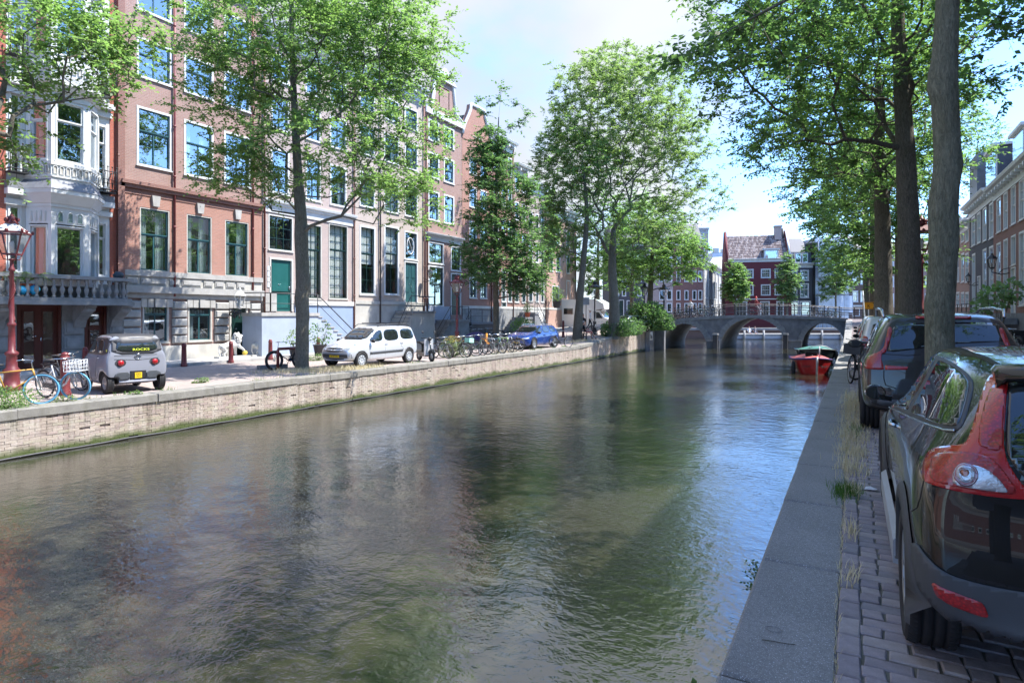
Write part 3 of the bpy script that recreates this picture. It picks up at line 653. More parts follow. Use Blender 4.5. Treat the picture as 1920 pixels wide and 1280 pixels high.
class House:
    def __init__(s, name, label, loc, rz, W_, z0, H, wall, D=9.0, cat='house', group=None):
        s.r = empty(name, loc, rz, label, cat, group); s.W, s.z0, s.H, s.D = W_, z0, H, D; s.wall = wall; s.holes = []; s.bands = []
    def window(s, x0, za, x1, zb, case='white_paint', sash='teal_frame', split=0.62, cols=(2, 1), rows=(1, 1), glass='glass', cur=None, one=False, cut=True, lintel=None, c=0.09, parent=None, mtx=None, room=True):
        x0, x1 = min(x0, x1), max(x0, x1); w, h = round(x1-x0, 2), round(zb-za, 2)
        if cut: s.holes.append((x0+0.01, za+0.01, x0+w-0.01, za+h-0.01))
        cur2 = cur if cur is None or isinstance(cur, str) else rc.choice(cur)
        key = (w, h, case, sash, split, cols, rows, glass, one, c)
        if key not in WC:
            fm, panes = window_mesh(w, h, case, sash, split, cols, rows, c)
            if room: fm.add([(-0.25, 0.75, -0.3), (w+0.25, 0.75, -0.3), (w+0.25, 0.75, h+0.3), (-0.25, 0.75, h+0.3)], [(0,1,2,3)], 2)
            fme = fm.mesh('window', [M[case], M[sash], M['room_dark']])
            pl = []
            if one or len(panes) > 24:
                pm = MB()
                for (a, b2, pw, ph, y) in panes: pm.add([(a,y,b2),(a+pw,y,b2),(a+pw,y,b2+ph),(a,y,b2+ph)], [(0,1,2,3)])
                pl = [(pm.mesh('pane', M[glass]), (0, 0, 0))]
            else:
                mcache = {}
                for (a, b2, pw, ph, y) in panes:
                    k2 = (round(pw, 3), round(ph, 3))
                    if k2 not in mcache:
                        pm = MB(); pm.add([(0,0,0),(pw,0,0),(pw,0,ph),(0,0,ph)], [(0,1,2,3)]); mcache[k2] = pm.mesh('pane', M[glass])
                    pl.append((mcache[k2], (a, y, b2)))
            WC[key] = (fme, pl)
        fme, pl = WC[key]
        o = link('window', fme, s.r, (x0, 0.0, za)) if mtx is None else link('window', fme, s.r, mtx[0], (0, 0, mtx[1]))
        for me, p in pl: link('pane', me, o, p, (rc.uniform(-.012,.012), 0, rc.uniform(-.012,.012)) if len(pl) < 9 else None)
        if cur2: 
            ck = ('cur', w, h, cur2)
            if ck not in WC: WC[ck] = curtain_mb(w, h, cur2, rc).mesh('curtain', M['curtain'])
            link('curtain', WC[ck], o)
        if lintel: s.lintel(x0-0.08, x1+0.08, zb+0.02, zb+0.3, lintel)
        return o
    def lintel(s, a, b2, z0, z1, m):
        mb = MB(); mb.box(a, -0.02, z0, b2, 0.05, z1); mb.build('lintel', M[m], s.r)
    def door(s, x0, za, x1, zb, m='green_paint', case='white_paint', panels=3, cut=True, dbl=False, glazed=False):
        w, h = x1-x0, zb-za
        if cut: s.holes.append((x0+0.01, za, x1-0.01, zb-0.01))
        mb = MB(); c = 0.09
        mb.box(0, -0.03, 0, c, 0.12, h, 1); mb.box(w-c, -0.03, 0, w, 0.12, h, 1); mb.box(c, -0.03, h-c, w-c, 0.12, h, 1)
        mb.box(c, 0.08, 0.0, w-c, 0.14, h-c, 0)
        leaves = [(c+0.02, w-c-0.02)] if not dbl else [(c+0.02, w/2-0.02), (w/2+0.02, w-c-0.02)]
        for a, b2 in leaves:
            zs = [0.1, h*0.34, h-c-0.08] if panels == 2 else ([0.1, h*0.30, h*0.62, h-c-0.08] if panels == 3 else [0.1, h-c-0.08])
            for k in range(len(zs)-1):
                p, q, u, v2 = a+0.08, b2-0.08, zs[k]+0.05, zs[k+1]-0.05
                for bx_ in ((p, u, q, u+0.03), (p, v2-0.03, q, v2), (p, u+0.03, p+0.03, v2-0.03), (q-0.03, u+0.03, q, v2-0.03)):
                    mb.box(bx_[0], 0.055, bx_[1], bx_[2], 0.085, bx_[3], 0)
                mb.box(p+0.05, 0.065, u+0.05, q-0.05, 0.085, v2-0.05, 2 if glazed else 0)
        o = mb.build('door', [M[m], M[case], M['glass']], s.r, (x0, 0, za))
        hb = MB(); hb.tube([(w-c-0.12 if not dbl else w/2+0.06, 0.03, h*0.42), (w-c-0.12 if not dbl else w/2+0.06, 0.03, h*0.42+0.14)], 0.018, 6); hb.ball((w*0.5-0.1, 0.05, h*0.5), 0.03, 6, 4); hb.build('handle', M['chrome'], o)
        return o
    def band(s, z0, z1, out_, m, name='cornice', a=0.0, b2=None):
        mb = MB(); b2 = s.W if b2 is None else b2; mb.box(a+0.003, -out_, z0, b2-0.003, 0.06, z1); return mb.build(name, M[m], s.r)
    def cornice(s, z, m='white_paint', h=0.7, out_=0.5, a=0.0, b2=None, blocks=True, dz=None):
        b2 = s.W if b2 is None else b2; mb = MB()
        pr = [(0.05, z-h), (-0.06, z-h), (-0.08, z-h*0.45), (-out_*0.55, z-h*0.40), (-out_*0.6, z-h*0.25), (-out_*0.9, z-h*0.2), (-out_, z-0.02), (-out_, z), (0.05, z+0.05)]
        mb.prism(pr, a+0.002, b2-0.002, 0, axis='x')
        if blocks:
            n = max(2, int((b2-a)/0.9))
            for i in range(n): x = a+(b2-a)*(i+0.5)/n; mb.box(x-0.09, -out_*0.75, z-h*0.62, x+0.09, 0, z-h*0.40)
        return mb.build('cornice', M[m], s.r)
    def finish(s, plinth=None, roof='slate', rh=3.0, sides=True, pm='cream_stone', flat=False, rev=0.18, revm=None, x0=0.0, zb=None):
        mb = MB(); H0 = s.z0 if zb is None else zb
        wall_holes(mb, s.W, H0, s.H, s.holes, rev, 0, 0 if revm is None else 1, x0)
        if sides: mb.add([(0,0,H0),(0,s.D,H0),(0,s.D,s.H),(0,0,s.H)], [(0,1,2,3)]); mb.add([(s.W,0,H0),(s.W,s.D,H0),(s.W,s.D,s.H),(s.W,0,s.H)], [(0,1,2,3)]); mb.add([(0,s.D,H0),(s.W,s.D,H0),(s.W,s.D,s.H),(0,s.D,s.H)], [(0,1,2,3)])
        mb.build('wall', [M[s.wall], M[revm or s.wall]], s.r)
        rb = MB()
        if flat: rb.box(0.01, 0.02, s.H-0.1, s.W-0.01, s.D, s.H+0.05)
        else: rb.prism([(0.05, s.H), (s.D*0.3, s.H+rh), (s.D*0.7, s.H+rh), (s.D, s.H)], 0.02, s.W-0.02, 0, axis='x')
        rb.build('roof', M[roof], s.r)
XF = -26.0
def fx(px, X=XF): return onx(px, X)[0]
def fzz(px, py, X=XF): return fz(py, onx(px, X)[1])
def left_house(name, label, pa, pb, H, wall, X=XF, **k):
    Y0, Y1 = fx(pa, X), fx(pb, X); z0 = zl(-26, (Y0+Y1)/2)-0.1
    h = House(name, label, (X, Y0, 0), pi/2, Y1-Y0, z0, H, wall, **k); h.Y0 = Y0; h.X = X
    h.lx = lambda px: fx(px, X)-Y0; return h
def pipe(parent, x, z0, z1, m='iron_dark', y=-0.1, r=0.05):
    mb = MB(); mb.tube([(x, y, z0), (x, y, z1)], r, 8)
    k = z0+0.8
    while k < z1: mb.tube([(x, y, k), (x, y, k+0.08)], r*1.35, 8); k += 2.2
    mb.build('downpipe', M[m], parent)

# --- A: house with the white bay
A = left_house('bay_house', 'red brick house with white bay windows over a grey stone ground floor and balcony', -70, 223, 16.5, 'brick_red')
Y0 = A.Y0; lx = A.lx
mb = MB()                                   # white woodwork field behind the bay
wA, wB = lx(11), lx(206)
A.holes.append((wA, 4.3, wB, 16.0))
fl_ = [(fzz(15,485,), fzz(15, 425)), ]
side_h = []
for (a, b2, z0_, z1_) in ((lx(15), lx(41), 4.62, 7.0), (lx(17), lx(41), 8.15, 11.0), (lx(17), lx(41), 12.3, 15.2)): side_h.append((a, z0_, b2, z1_))
xr0, xr1 = lx(181), lx(200)
for (z0_, z1_) in ((4.62, 6.75), (8.15, 10.6), (12.3, 14.6)): side_h.append((xr0, z0_, xr1, z1_))
wall_holes(mb, wB, 4.3, 16.0, side_h, 0.12, 0, None, wA, 0.02); mb.build('panelling', M['white_paint'], A.r)
for h in side_h: A.window(h[0], h[1], h[2], h[3], sash='white_paint', split=0.72, cols=(1, 1), cut=False, cur='sides', c=0.05)
P1 = [(lx(48), 0.0), (Y0*0+fx(96, -25.15)-Y0, -0.85), (fx(166, -25.15)-Y0, -0.85), (lx(186), 0.0)]
def plan(off):
    (x0, _), (x1, y1), (x2, _), (x3, _) = P1
    return [(x0-off*0.9, 0.05), (x1-off*0.45, y1-off), (x2+off*0.45, y1-off), (x3+off*0.9, 0.05)]
def bay_ring(z0_, z1_, off, m='white_paint', name='bay_panel', off2=None):
    p, q = plan(off), plan(off if off2 is None else off2); mb = MB()
    v = [(x, y, z0_) for x, y in p]+[(x, y, z1_) for x, y in q]
    mb.add(v, [(0,1,5,4),(1,2,6,5),(2,3,7,6),(3,2,1,0),(4,5,6,7)]); return mb.build(name, M[m], A.r)
def facet(i, z0_, z1_, style):
    p, q = Vector(P1[i]), Vector(P1[i+1]); ln = (q-p).length; an = atan2(q.y-p.y, q.x-p.x)
    pad = 0.13; w = ln-2*pad
    mb = MB(); holes = [(pad, z0_+0.06, ln-pad, z1_-0.06)]
    wall_holes(mb, ln, z0_, z1_, holes, 0.1)
    mb.build('bay_post', M['white_paint'], A.r, (p.x, p.y, 0), (0, 0, an))
    o_ = p+(q-p).normalized()*pad
    if style == 'plain':
        A.window(0, 0, w, z1_-z0_-0.12, sash='white_paint', split=0.68 if i == 1 else 0.66, cols=(1, 1), cut=False, c=0.05, mtx=((o_.x, o_.y, z0_+0.06), an), cur='sides' if i != 1 else None)
    else:
        hh = z1_-z0_-0.12; A.window(0, 0, w, hh*0.76, sash='white_paint', split=1.0, cols=(1, 1), cut=False, c=0.05, mtx=((o_.x, o_.y, z0_+0.06), an), cur='sides' if i != 1 else None)
        n = 3 if i == 1 else 4; tm = MB(); zz = z0_+0.06+hh*0.78; zh = hh*0.22    # row of little arched lights
        pw = w/n
        for k in range(n):
            a, b2 = k*pw+0.07, (k+1)*pw-0.07; r = (b2-a)/2; pts = [(a, 0.08), (b2, 0.08)]+[((a+b2)/2+r*cos(t), zh-0.10-r+r*sin(t)) for t in [pi*j/8 for j in range(9)]]
            pm = MB(); pm.prism(pts, -0.006, 0.01, 0); pm.build('arched_light', M['glass'], A.r, (o_.x, o_.y, zz), (0, 0, an))
            rg = MB(); rg.tube([(x, -0.012, z) for x, z in pts], 0.02, 5, closed=True); rg.build('arch_moulding', M['white_paint'], A.r, (o_.x, o_.y, zz), (0, 0, an))
        tm.box(0, 0.0, 0, w, 0.09, zh); tm.build('transom_panel', M['white_paint'], A.r, (o_.x, o_.y, zz), (0, 0, an))
for i in range(3): facet(i, 4.42, 7.0, 'arched'); facet(i, 8.62, 10.95, 'plain'); facet(i, 12.5, 15.2, 'plain')
bay_ring(4.15, 4.42, 0.03); bay_ring(7.0, 7.12, 0.06); bay_ring(7.12, 7.45, 0.10, off2=0.30); bay_ring(7.45, 7.6, 0.34); bay_ring(7.6, 7.98, 0.36, 'lead', 'bay_roof', 0.06)
bay_ring(7.98, 8.62, 0.05); bay_ring(8.06, 8.12, 0.10); bay_ring(8.5, 8.62, 0.10)
bay_ring(10.95, 11.15, 0.04); bay_ring(11.15, 11.4, 0.10, off2=0.34); bay_ring(11.4, 11.55, 0.38); bay_ring(11.55, 11.75, 0.3, 'lead', 'bay_roof', 0.05); bay_ring(11.75, 12.5, 0.05)
bay_ring(15.2, 15.5, 0.08); bay_ring(15.5, 15.8, 0.3)
for z0_ in (8.14, 11.9):                    # little arched panels below the window
    for i in range(3):
        p, q = Vector(P1[i]), Vector(P1[i+1]); ln = (q-p).length; an = atan2(q.y-p.y, q.x-p.x); n_ = 6 if i == 1 else 5
        for k in range(n_):
            mb = MB(); a = ln*(k+0.18)/n_; b2 = ln*(k+0.82)/n_; r = (b2-a)/2
            pts = [(a, 0.05), (b2, 0.05)]+[((a+b2)/2+r*cos(t), 0.30-r+r*sin(t)+0.03) for t in [pi*j/6 for j in range(7)]]
            mb.tube([(x, -0.075, z) for x, z in pts], 0.017, 5, closed=True); mb.prism(pts, -0.056, -0.05, 1)
            mb.build('arched_panel', [M['white_paint'], M['cream_stone']], A.r, (p.x, p.y, z0_), (0, 0, an))
for (a, b2, off) in ((wA-0.05, lx(46), 0.12), (lx(178), wB+0.05, 0.12)):
    for z0_, z1_, o2, mm in ((7.0, 7.2, 0.1, 'white_paint'), (7.35, 7.55, 0.28, 'white_paint'), (7.55, 7.8, 0.26, 'lead'), (10.95, 11.15, 0.1, 'white_paint'), (11.25, 11.45, 0.3, 'white_paint'), (4.3, 4.55, 0.06, 'white_paint')):
        mb = MB(); mb.box(a, -o2, z0_, b2, 0.02, z1_); mb.build('cornice', M[mm], A.r)
def iron_balconet(x0, x1, z):
    mb = MB(); y = -0.42
    for zz in (0.08, 0.8): mb.tube([(x0, 0, z+zz), (x0, y, z+zz), (x1, y, z+zz), (x1, 0, z+zz)], 0.022, 6)
    n = 3
    for i in range(n+1):
        x = x0+(x1-x0)*i/n; mb.tube([(x, y, z), (x, y, z+0.95)], 0.016, 5); mb.ball((x, y, z+0.98), 0.035, 6, 4)
        if i < n:
            xm = (x+x0+(x1-x0)*(i+1)/n)/2; xe = x0+(x1-x0)*(i+1)/n
            mb.tube([(x, y, z+0.1), (xm, y, z+0.75), (xe, y, z+0.1)], 0.013, 5)
            mb.tube([(xm+0.09*cos(t), y, z+0.4+0.09*sin(t)) for t in [2*pi*j/10 for j in range(10)]], 0.012, 5, closed=True)
    mb.box(x0, y, z-0.05, x1, 0, z); mb.build('iron_balcony', M['black_iron'], A.r)
iron_balconet(lx(9), lx(44), 8.15); iron_balconet(lx(9), lx(42), 12.3); iron_balconet(lx(183), lx(208), 7.95); iron_balconet(lx(180), lx(208), 11.9)
# stone balcony with balusters
bz0, bz1 = 3.72, 4.42; by = -1.15; be = fx(248, -24.85)-Y0
mb = MB(); mb.box(-3, by-0.06, bz0-0.26, be+0.06, 0.0, bz0-0.12); mb.box(-3, by, bz0-0.12, be, 0.0, bz0); mb.build('balcony_slab', M['grey_stone'], A.r)
mb = MB(); mb.box(-3, by-0.03, bz1-0.02, be+0.04, by+0.22, bz1+0.11); mb.box(be-0.2, by+0.22, bz1-0.02, be+0.04, 0, bz1+0.11); mb.build('balcony_rail', M['grey_stone'], A.r)
pm = MB(); pm.lathe([(0.07,0),(0.07,0.05),(0.035,0.09),(0.05,0.16),(0.085,0.25),(0.075,0.33),(0.035,0.43),(0.05,0.5),(0.035,0.54),(0.07,0.6),(0.07,0.68)], 10); bme = pm.mesh('baluster', M['grey_stone'])
x = lx(0)-2.0
while x < be-0.05: link('baluster', bme, A.r, (x, by+0.1, bz0)); x += 0.265
for k in range(4): link('baluster', bme, A.r, (be-0.09, by+0.3+k*0.22, bz0))
for px in (-10, 145, 213):
    x = lx(px); mb = MB(); mb.prism([(0.0, 2.6), (-0.18, 2.62), (-0.3, 2.9), (-0.75, 3.2), (-1.0, 3.4), (-1.0, bz0-0.27), (0.0, bz0-0.27)], x-0.2, x+0.2, 0, axis='x')
    mb.ball((x, -0.86, 3.3), (0.24, 0.13, 0.13), 8, 5); mb.build('bracket', M['grey_stone'], A.r)
A.holes.append((-0.0001, 0, 20, 4.3))
gf = MB(); gh = [(lx(30), 1.0, lx(115), fzz(70, 570)), (lx(157), 1.0, lx(200), fzz(180, 572))]
wall_holes(gf, lx(232)-0.1, 0.9, 4.3, gh, 0.25, 0, None, -0.5, -0.05); gf.build('stone_front', M['grey_stone'], A.r)
for (xa, xb) in ((lx(118), lx(153)), (lx(203), lx(229)), (lx(-10), lx(28))):
    z = 1.25
    while z < 2.6:
        mb = MB(); mb.box(xa, -0.12, z, xb, -0.05, z+0.5); mb.box(xa+0.07, -0.15, z+0.07, xb-0.07, -0.1, z+0.43); mb.build('stone_block', M['grey_stone'], A.r); z += 0.56
d1 = A.door(gh[0][0]+.02, 1.15, gh[0][2]-.02, gh[0][3], 'brown_wood', 'brown_wood', panels=1, cut=False, dbl=True, glazed=True)
d2 = A.door(gh[1][0]+.02, 1.15, gh[1][2]-.02, gh[1][3], 'brown_wood', 'brown_wood', panels=3, cut=False, dbl=False, glazed=True)
A.finish(flat=True, sides=True); pipe(A.r, lx(219), 4.3, 16.4, 'brown_wood')

# --- B: brown brick house over rusticated stone
B = left_house('brick_house', 'tall brown brick house with blue green sashes over pale rusticated stone ground floor', 223.5, 490, 19.0, 'brick_brown')
lx = B.lx; cols3 = [(256, 322), (345, 400), (420, 470)]; low3 = [(261, 318), (349, 397), (421, 466)]
zrow = lambda px, a, b2: (fzz(px, b2), fzz(px, a))
for i, (a, b2) in enumerate(cols3):
    for (za, zb2) in ((9.36, 11.82), (13.06, 14.72), (15.85, 17.5)):
        B.window(lx(a), za, lx(b2), zb2, split=0.60, cols=(2, 1), cur=['sides', 'sides', 'full', None] if za < 10 else ['sides', None])
for i, (a, b2) in enumerate(low3):
    B.window(lx(a), 4.95, lx(b2), 7.62, case='cream_stone', split=0.58, cols=(2, 1), cur='sides', c=0.06)
    xm = (lx(a)+lx(b2))/2; mb = MB(); mb.prism([(xm-0.13, 7.7), (xm+0.13, 7.7), (xm+0.18, 8.15), (xm-0.18, 8.15)], -0.14, 0.0, 0); mb.build('keystone', M['sand_stone'], B.r)
B.band(8.33, 8.48, 0.16, 'brick_oxblood'); B.band(8.48, 8.62, 0.24, 'brick_oxblood'); B.band(8.1, 8.3, 0.06, 'brick_oxblood')
lower = MB(); B2 = (0.0, B.W)
for z0_, z1_, o2, mm, nm in ((4.72, 4.95, 0.14, 'sand_stone', 'string_course'), (4.30, 4.72, 0.06, 'cream_stone', 'frieze'), (4.02, 4.30, 0.24, 'sand_stone', 'string_course'), (3.80, 4.02, 0.10, 'sand_stone', 'string_course')):
    B.band(z0_, z1_, o2, mm, nm)
x = 0.25
while x < B.W-0.9:
    w = rnd.choice((0.45, 0.9, 1.1)); mb = MB(); mb.box(x, -0.10, 4.38, min(x+w, B.W-0.1), -0.04, 4.64); mb.box(x+0.05, -0.125, 4.43, min(x+w, B.W-0.1)-0.05, -0.08, 4.59); mb.build('stone_panel', M['sand_stone'], B.r); x += w+0.12
zb_ = zl(-26, 17)
bw = [(lx(267), fzz(267, 643), lx(316), fzz(267, 562)), (lx(352), fzz(352, 640), lx(397), fzz(352, 566))]
for q in bw: B.window(q[0], q[1], q[2], q[3], case='cream_stone', split=0.68, cols=(2, 1), cur='shelf', c=0.07)
dx0, dx1 = lx(430), lx(464); dz = fzz(440, 566); B.door(dx0, zb_+0.1, dx1, dz, 'dark_green', 'cream_stone', panels=1)
piers = [(0.05, lx(262)), (lx(322), lx(349)), (lx(402), lx(427)), (lx(467), B.W-0.05)]
for (a, b2) in piers:
    z = 1.85; 
    while z < 3.7:
        mb = MB(); mb.prism([(a, z), (b2, z), (b2, z+0.33), (a, z+0.33)], -0.09, 0.0, 0)
        v0 = (a+0.05, z+0.05, b2-0.05, z+0.28); mb.add([(a+.01,-0.09,z+.01),(b2-.01,-0.09,z+.01),(b2-.01,-0.09,z+.32),(a+.01,-0.09,z+.32),(v0[0],-0.15,v0[1]),(v0[2],-0.15,v0[1]),(v0[2],-0.15,v0[3]),(v0[0],-0.15,v0[3])], [(0,1,5,4),(1,2,6,5),(2,3,7,6),(3,0,4,7),(4,5,6,7)])
        mb.build('stone_block', M['sand_stone'], B.r); z += 0.375
for (a, b2) in ((lx(262), lx(322)), (lx(349), lx(402)), (lx(427), lx(467))):     # wedge stones over the openings
    n_ = 5; 
    for k in range(n_):
        xa, xb = a+(b2-a)*k/n_, a+(b2-a)*(k+1)/n_; mb = MB(); mb.prism([(xa+0.015, 3.42), (xb-0.015, 3.42), (xb-0.01, 3.78), (xa+0.01, 3.78)], -0.10-(0.07 if k == 2 else 0), 0.0, 0); mb.build('wedge_stone', M['sand_stone'], B.r)
mb = MB(); mb.box(0, -0.14, 0.9, dx0-0.02, 0, 1.75); mb.box(dx1+0.02, -0.14, 0.9, B.W, 0, 1.75); mb.build('plinth', M['cream_stone'], B.r)
for px, pz in ((325, 3.9), (472, 4.3)): pipe(B.r, lx(px), pz, 18.9, 'bollard_red', -0.1, 0.045)
mb = MB(); mb.box(-0.12, -0.16, 4.3, 0.14, 0.0, 19); mb.build('pilaster', M['brick_oxblood'], B.r)
sv = B.holes; B.wall = 'brick_brown'
B.cornice(19.3, h=0.9, out_=0.7); B.finish(roof='slate', rh=2.5)
mb = MB(); wall_holes(mb, B.W-0.004, 4.95, 8.1, [h for h in B.holes if h[1] > 4.9 and h[1] < 7], 0.1, 0, None, 0.15, -0.03); mb.build('orange_facing', M['brick_orange'], B.r)

# --- C: purple brick house with green door on a high stoop
Ch = left_house('brick_house', 'purple brick house with tall green front door above a blue plastered stoop', 490.5, 664, 17.6, 'brick_purple')
lx = Ch.lx
Ch.door(lx(505), 3.28, lx(549), fzz(527, 484), 'green_paint', 'white_stone', panels=2)
Ch.window(lx(503), fzz(527, 470), lx(549), fzz(527, 405), case='white_stone', sash='dark_green', split=1.0, cols=(3, 1), rows=(3, 1), glass='glass_bright', c=0.06)
for a, b2 in ((573, 603), (616, 652)):
    Ch.window(lx(a), fzz(a, 560), lx(b2), fzz(a, 418), case='cream_stone', sash='dark_green', split=0.66, cols=(3, 3), rows=(5, 3), glass='glass_bright', cur='full', c=0.07)
for a, b2 in ((505, 545), (570, 604), (616, 652)):
    for za, zb2 in ((9.4, 11.7), (12.7, 14.5), (15.2, 16.6)):
        Ch.window(lx(a)+0.1, za, lx(b2)-0.1, zb2, sash='dark_green', split=0.6, cols=(2, 1), cur=['sides', None])
Ch.cornice(fzz(560, 388)+0.1, h=0.65, out_=0.3, blocks=False); Ch.cornice(17.9, h=0.8, out_=0.55)
Ch.band(3.62, 3.86, 0.12, 'white_stone', 'string_course', lx(552)); mb = MB(); mb.box(lx(552), -0.05, 0.9, Ch.W, 0.02, 3.62); mb.build('plinth', M['blue_plaster_deep'], Ch.r)
Ch.window(lx(630), 1.15, lx(660), 2.85, sash='dark_green', split=0.99, cols=(3, 1), rows=(4, 1), cut=False, c=0.05, room=False)
Ch.finish(rh=2.5); pipe(Ch.r, 0.1, 1.2, 17, 'brown_wood'); pipe(Ch.r, Ch.W-0.08, 1.2, 17, 'brick_oxblood')
mb = MB(); mb.box(0.05, -0.03, 3.28, 0.9, 0.02, 4.2); mb.build('plinth', M['sand_stone'], Ch.r)
for k in range(4): mb = MB(); mb.box(0.33, -0.03, 4.5+k*0.28, 0.52, 0.0, 4.74+k*0.28); mb.build('name_plate', M['white_paint'], Ch.r)

# stoop builder, steps run down beside the facade
def stoop(label, X0, pA, pB, pEnd, ztop, zbase, wallm, steps=10, depth_=1.6, rail=True, treadm='sand_stone', Xp=XF):
    Xc = Xp+depth_; YA, YB, YE = fx(pA, Xc), fx(pB, Xc), fx(pEnd, Xc)
    if X0: pass
    s = empty('stoop', (Xp, YA, 0), pi/2, label, 'stoop')
    dr = 1 if YE > YB or pEnd > pB else -1
    a, b2 = (0, YB-YA)
    mb = MB(); mb.box(a, -depth_, zbase-0.3, b2, -0.19, ztop-0.16); mb.build('block', M[wallm], s)
    mb = MB(); mb.box(a-0.06, -depth_-0.06, ztop-0.16, b2+0.06, -0.19, ztop); mb.build('landing', M[treadm], s)
    edge = b2 if dr > 0 else a; endx = YE-YA; n = steps
    for k in range(n):
        xa = edge+(endx-edge)*k/n; xb = edge+(endx-edge)*(k+1)/n; z = ztop-(ztop-zbase)*(k+1)/(n+1)
        x0, x1 = min(xa, xb), max(xa, xb)
        mb = MB(); mb.box(x0, -depth_+0.02, zbase-0.3, x1, -0.2, z-0.055, 0); mb.box(x0-0.03, -depth_-0.03, z-0.05, x1+0.03, -0.2, z, 1); mb.build('step', [M[wallm], M[treadm]], s)
    if rail:
        for off in (-depth_+0.05,):
            mb = MB(); zr_ = lambda x: ztop if (x-edge)*dr <= 0 else ztop-(ztop-zbase)*min(1, (x-edge)/(endx-edge))
            far = a if dr > 0 else b2
            for hh in (0.95, 0.45): mb.tube([(far, -0.2, ztop+hh), (far, off, ztop+hh), (edge, off, ztop+hh), (endx, off, zbase+hh)], 0.028 if hh > 0.5 else 0.016, 6)
            for x in (far, (far+edge)/2, edge, endx): mb.tube([(x, off, zr_(x)), (x, off, zr_(x)+0.95)], 0.025, 6)
            mb.build('railing', M['iron_dark'], s)
    return s
stoop('blue grey plastered stoop with sandstone steps below the green front door', 0, 491, 597, 668, 3.2, zl(-26, 24)+0.1, 'blue_plaster', 10)

# --- D: pale brick house, white plinth, double door
D = left_house('brick_house', 'pale brick house on white stone plinth with tall paned windows and grey green double door', 664.5, 795, 18.2, 'brick_pale')
lx = D.lx
for a, b2 in ((674, 704), (720, 748)):
    D.window(lx(a), fzz(a, 552), lx(b2), fzz(a, 421), sash='dark_green', split=0.60, cols=(2, 2), rows=(3, 3), glass='glass_bright', cur='top', c=0.12)
    D.window(lx(a)+0.1, 1.2, lx(b2)-0.1, fzz(a, 585), sash='dark_green', split=1.0, cols=(2, 1), cut=False, c=0.1, glass='glass_bright', cur='half', room=False)
D.door(lx(758), fzz(770, 575), lx(783), fzz(770, 490), 'teal_frame', 'white_paint', panels=3, dbl=True)
D.window(lx(758), fzz(770, 487), lx(783), fzz(770, 434), sash='teal_frame', split=1.0, cols=(1, 1), c=0.1)
xm, zm = (lx(758)+lx(783))/2, fzz(770, 461); mb = MB(); mb.tube([(xm+0.36*cos(t), 0.06, zm+0.55*sin(t)) for t in [2*pi*j/18 for j in range(18)]], 0.03, 5, closed=True); mb.tube([(xm-0.2, 0.06, zm+0.45), (xm+0.25, 0.06, zm-0.4)], 0.02, 5); mb.build('oval_tracery', M['white_paint'], D.r)
for a, b2 in ((674, 703), (720, 748), (759, 783)):
    for za, zb2 in ((9.7, 11.8), (12.9, 14.7), (15.6, 17.0)): D.window(lx(a), za, lx(b2), zb2, sash='teal_frame', split=0.55, cols=(2, 1), cur=['sides', None, 'full'])
D.band(3.75, 3.95, 0.1, 'cream_stone', 'string_course'); D.cornice(18.5, h=0.8, out_=0.6)
mb = MB(); wall_holes(mb, D.W-0.003, 0.9, 3.75, [], 0.1, 0, None, 0.003, -0.04); mb.build('plinth', M['cream_stone'], D.r)
D.finish(rh=2.5); pipe(D.r, lx(711), 1.2, 18, 'iron_dark'); pipe(D.r, D.W-0.1, 1.2, 18, 'brick_oxblood')
stoop('grey stone stoop with dark steps below the double door', 0, 772, 815, 742, 3.35, zl(-26, 31)+0.1, 'cream_stone', 9, 1.5, True, 'grey_stone')

# --- E: brown house with shop-height windows and green door
E = left_house('gabled_house', 'brown brick house with white neck gable and green door under a long white lintel', 795.5, 866, 17.5, 'brick_brown')
lx = E.lx
E.window(lx(803), fzz(805, 574), lx(832), fzz(805, 497), sash='dark_green', split=0.55, cols=(2, 1), c=0.1, one=True); E.window(lx(803), fzz(805, 493), lx(832), fzz(805, 452), sash='dark_green', split=1.0, cols=(2, 1), c=0.1, one=True)
E.door(lx(845), fzz(855, 590), lx(864), fzz(855, 512), 'dark_green', 'white_paint', panels=2); E.window(lx(845), fzz(855, 508), lx(864), fzz(855, 462), sash='dark_green', split=0.35, cols=(1, 2), c=0.1, one=True)
E.cornice(fzz(810, 440)+0.1, h=0.5, out_=0.35, blocks=False)
for a, b2 in ((803, 822), (832, 850)):
    for za, zb2 in ((9.8, 11.9), (12.8, 14.6), (15.4, 16.9)): E.window(lx(a), za, lx(b2)+0.1, zb2, sash='teal_frame', split=0.5, cols=(2, 1), c=0.12, one=True, cur=['sides', None])
mb = MB(); wg = E.W; g = [(0, 17.5), (wg, 17.5), (wg, 17.7), (wg*0.80, 18.1), (wg*0.74, 20.0), (wg*0.5, 20.9), (wg*0.26, 20.0), (wg*0.2, 18.1), (0, 17.7)]
mb.prism(g, -0.02, 0.35, 0); mb.build('gable', M['brick_brown'], E.r)
mb = MB(); mb.tube([(x, -0.04, z) for x, z in g[2:]], 0.14, 6); mb.build('gable_trim', M['white_paint'], E.r); mb = MB(); mb.prism([(wg*0.2, 20.0), (wg*0.8, 20.0), (wg*0.5, 20.95)], -0.22, 0.1, 0); mb.build('pediment', M['white_paint'], E.r)
E.window(wg*0.36, 18.0, wg*0.64, 19.6, cut=False, sash='teal_frame', cols=(2, 1), c=0.1, one=True, room=False)
E.band(17.2, 17.6, 0.2, 'white_paint'); E.finish(rh=2.0); mb = MB(); mb.box(0, -0.08, 0.9, lx(843), 0, 3.7); mb.build('plinth', M['blue_plaster'], E.r); pipe(E.r, 0.2, 1.2, 17, 'brown_wood')
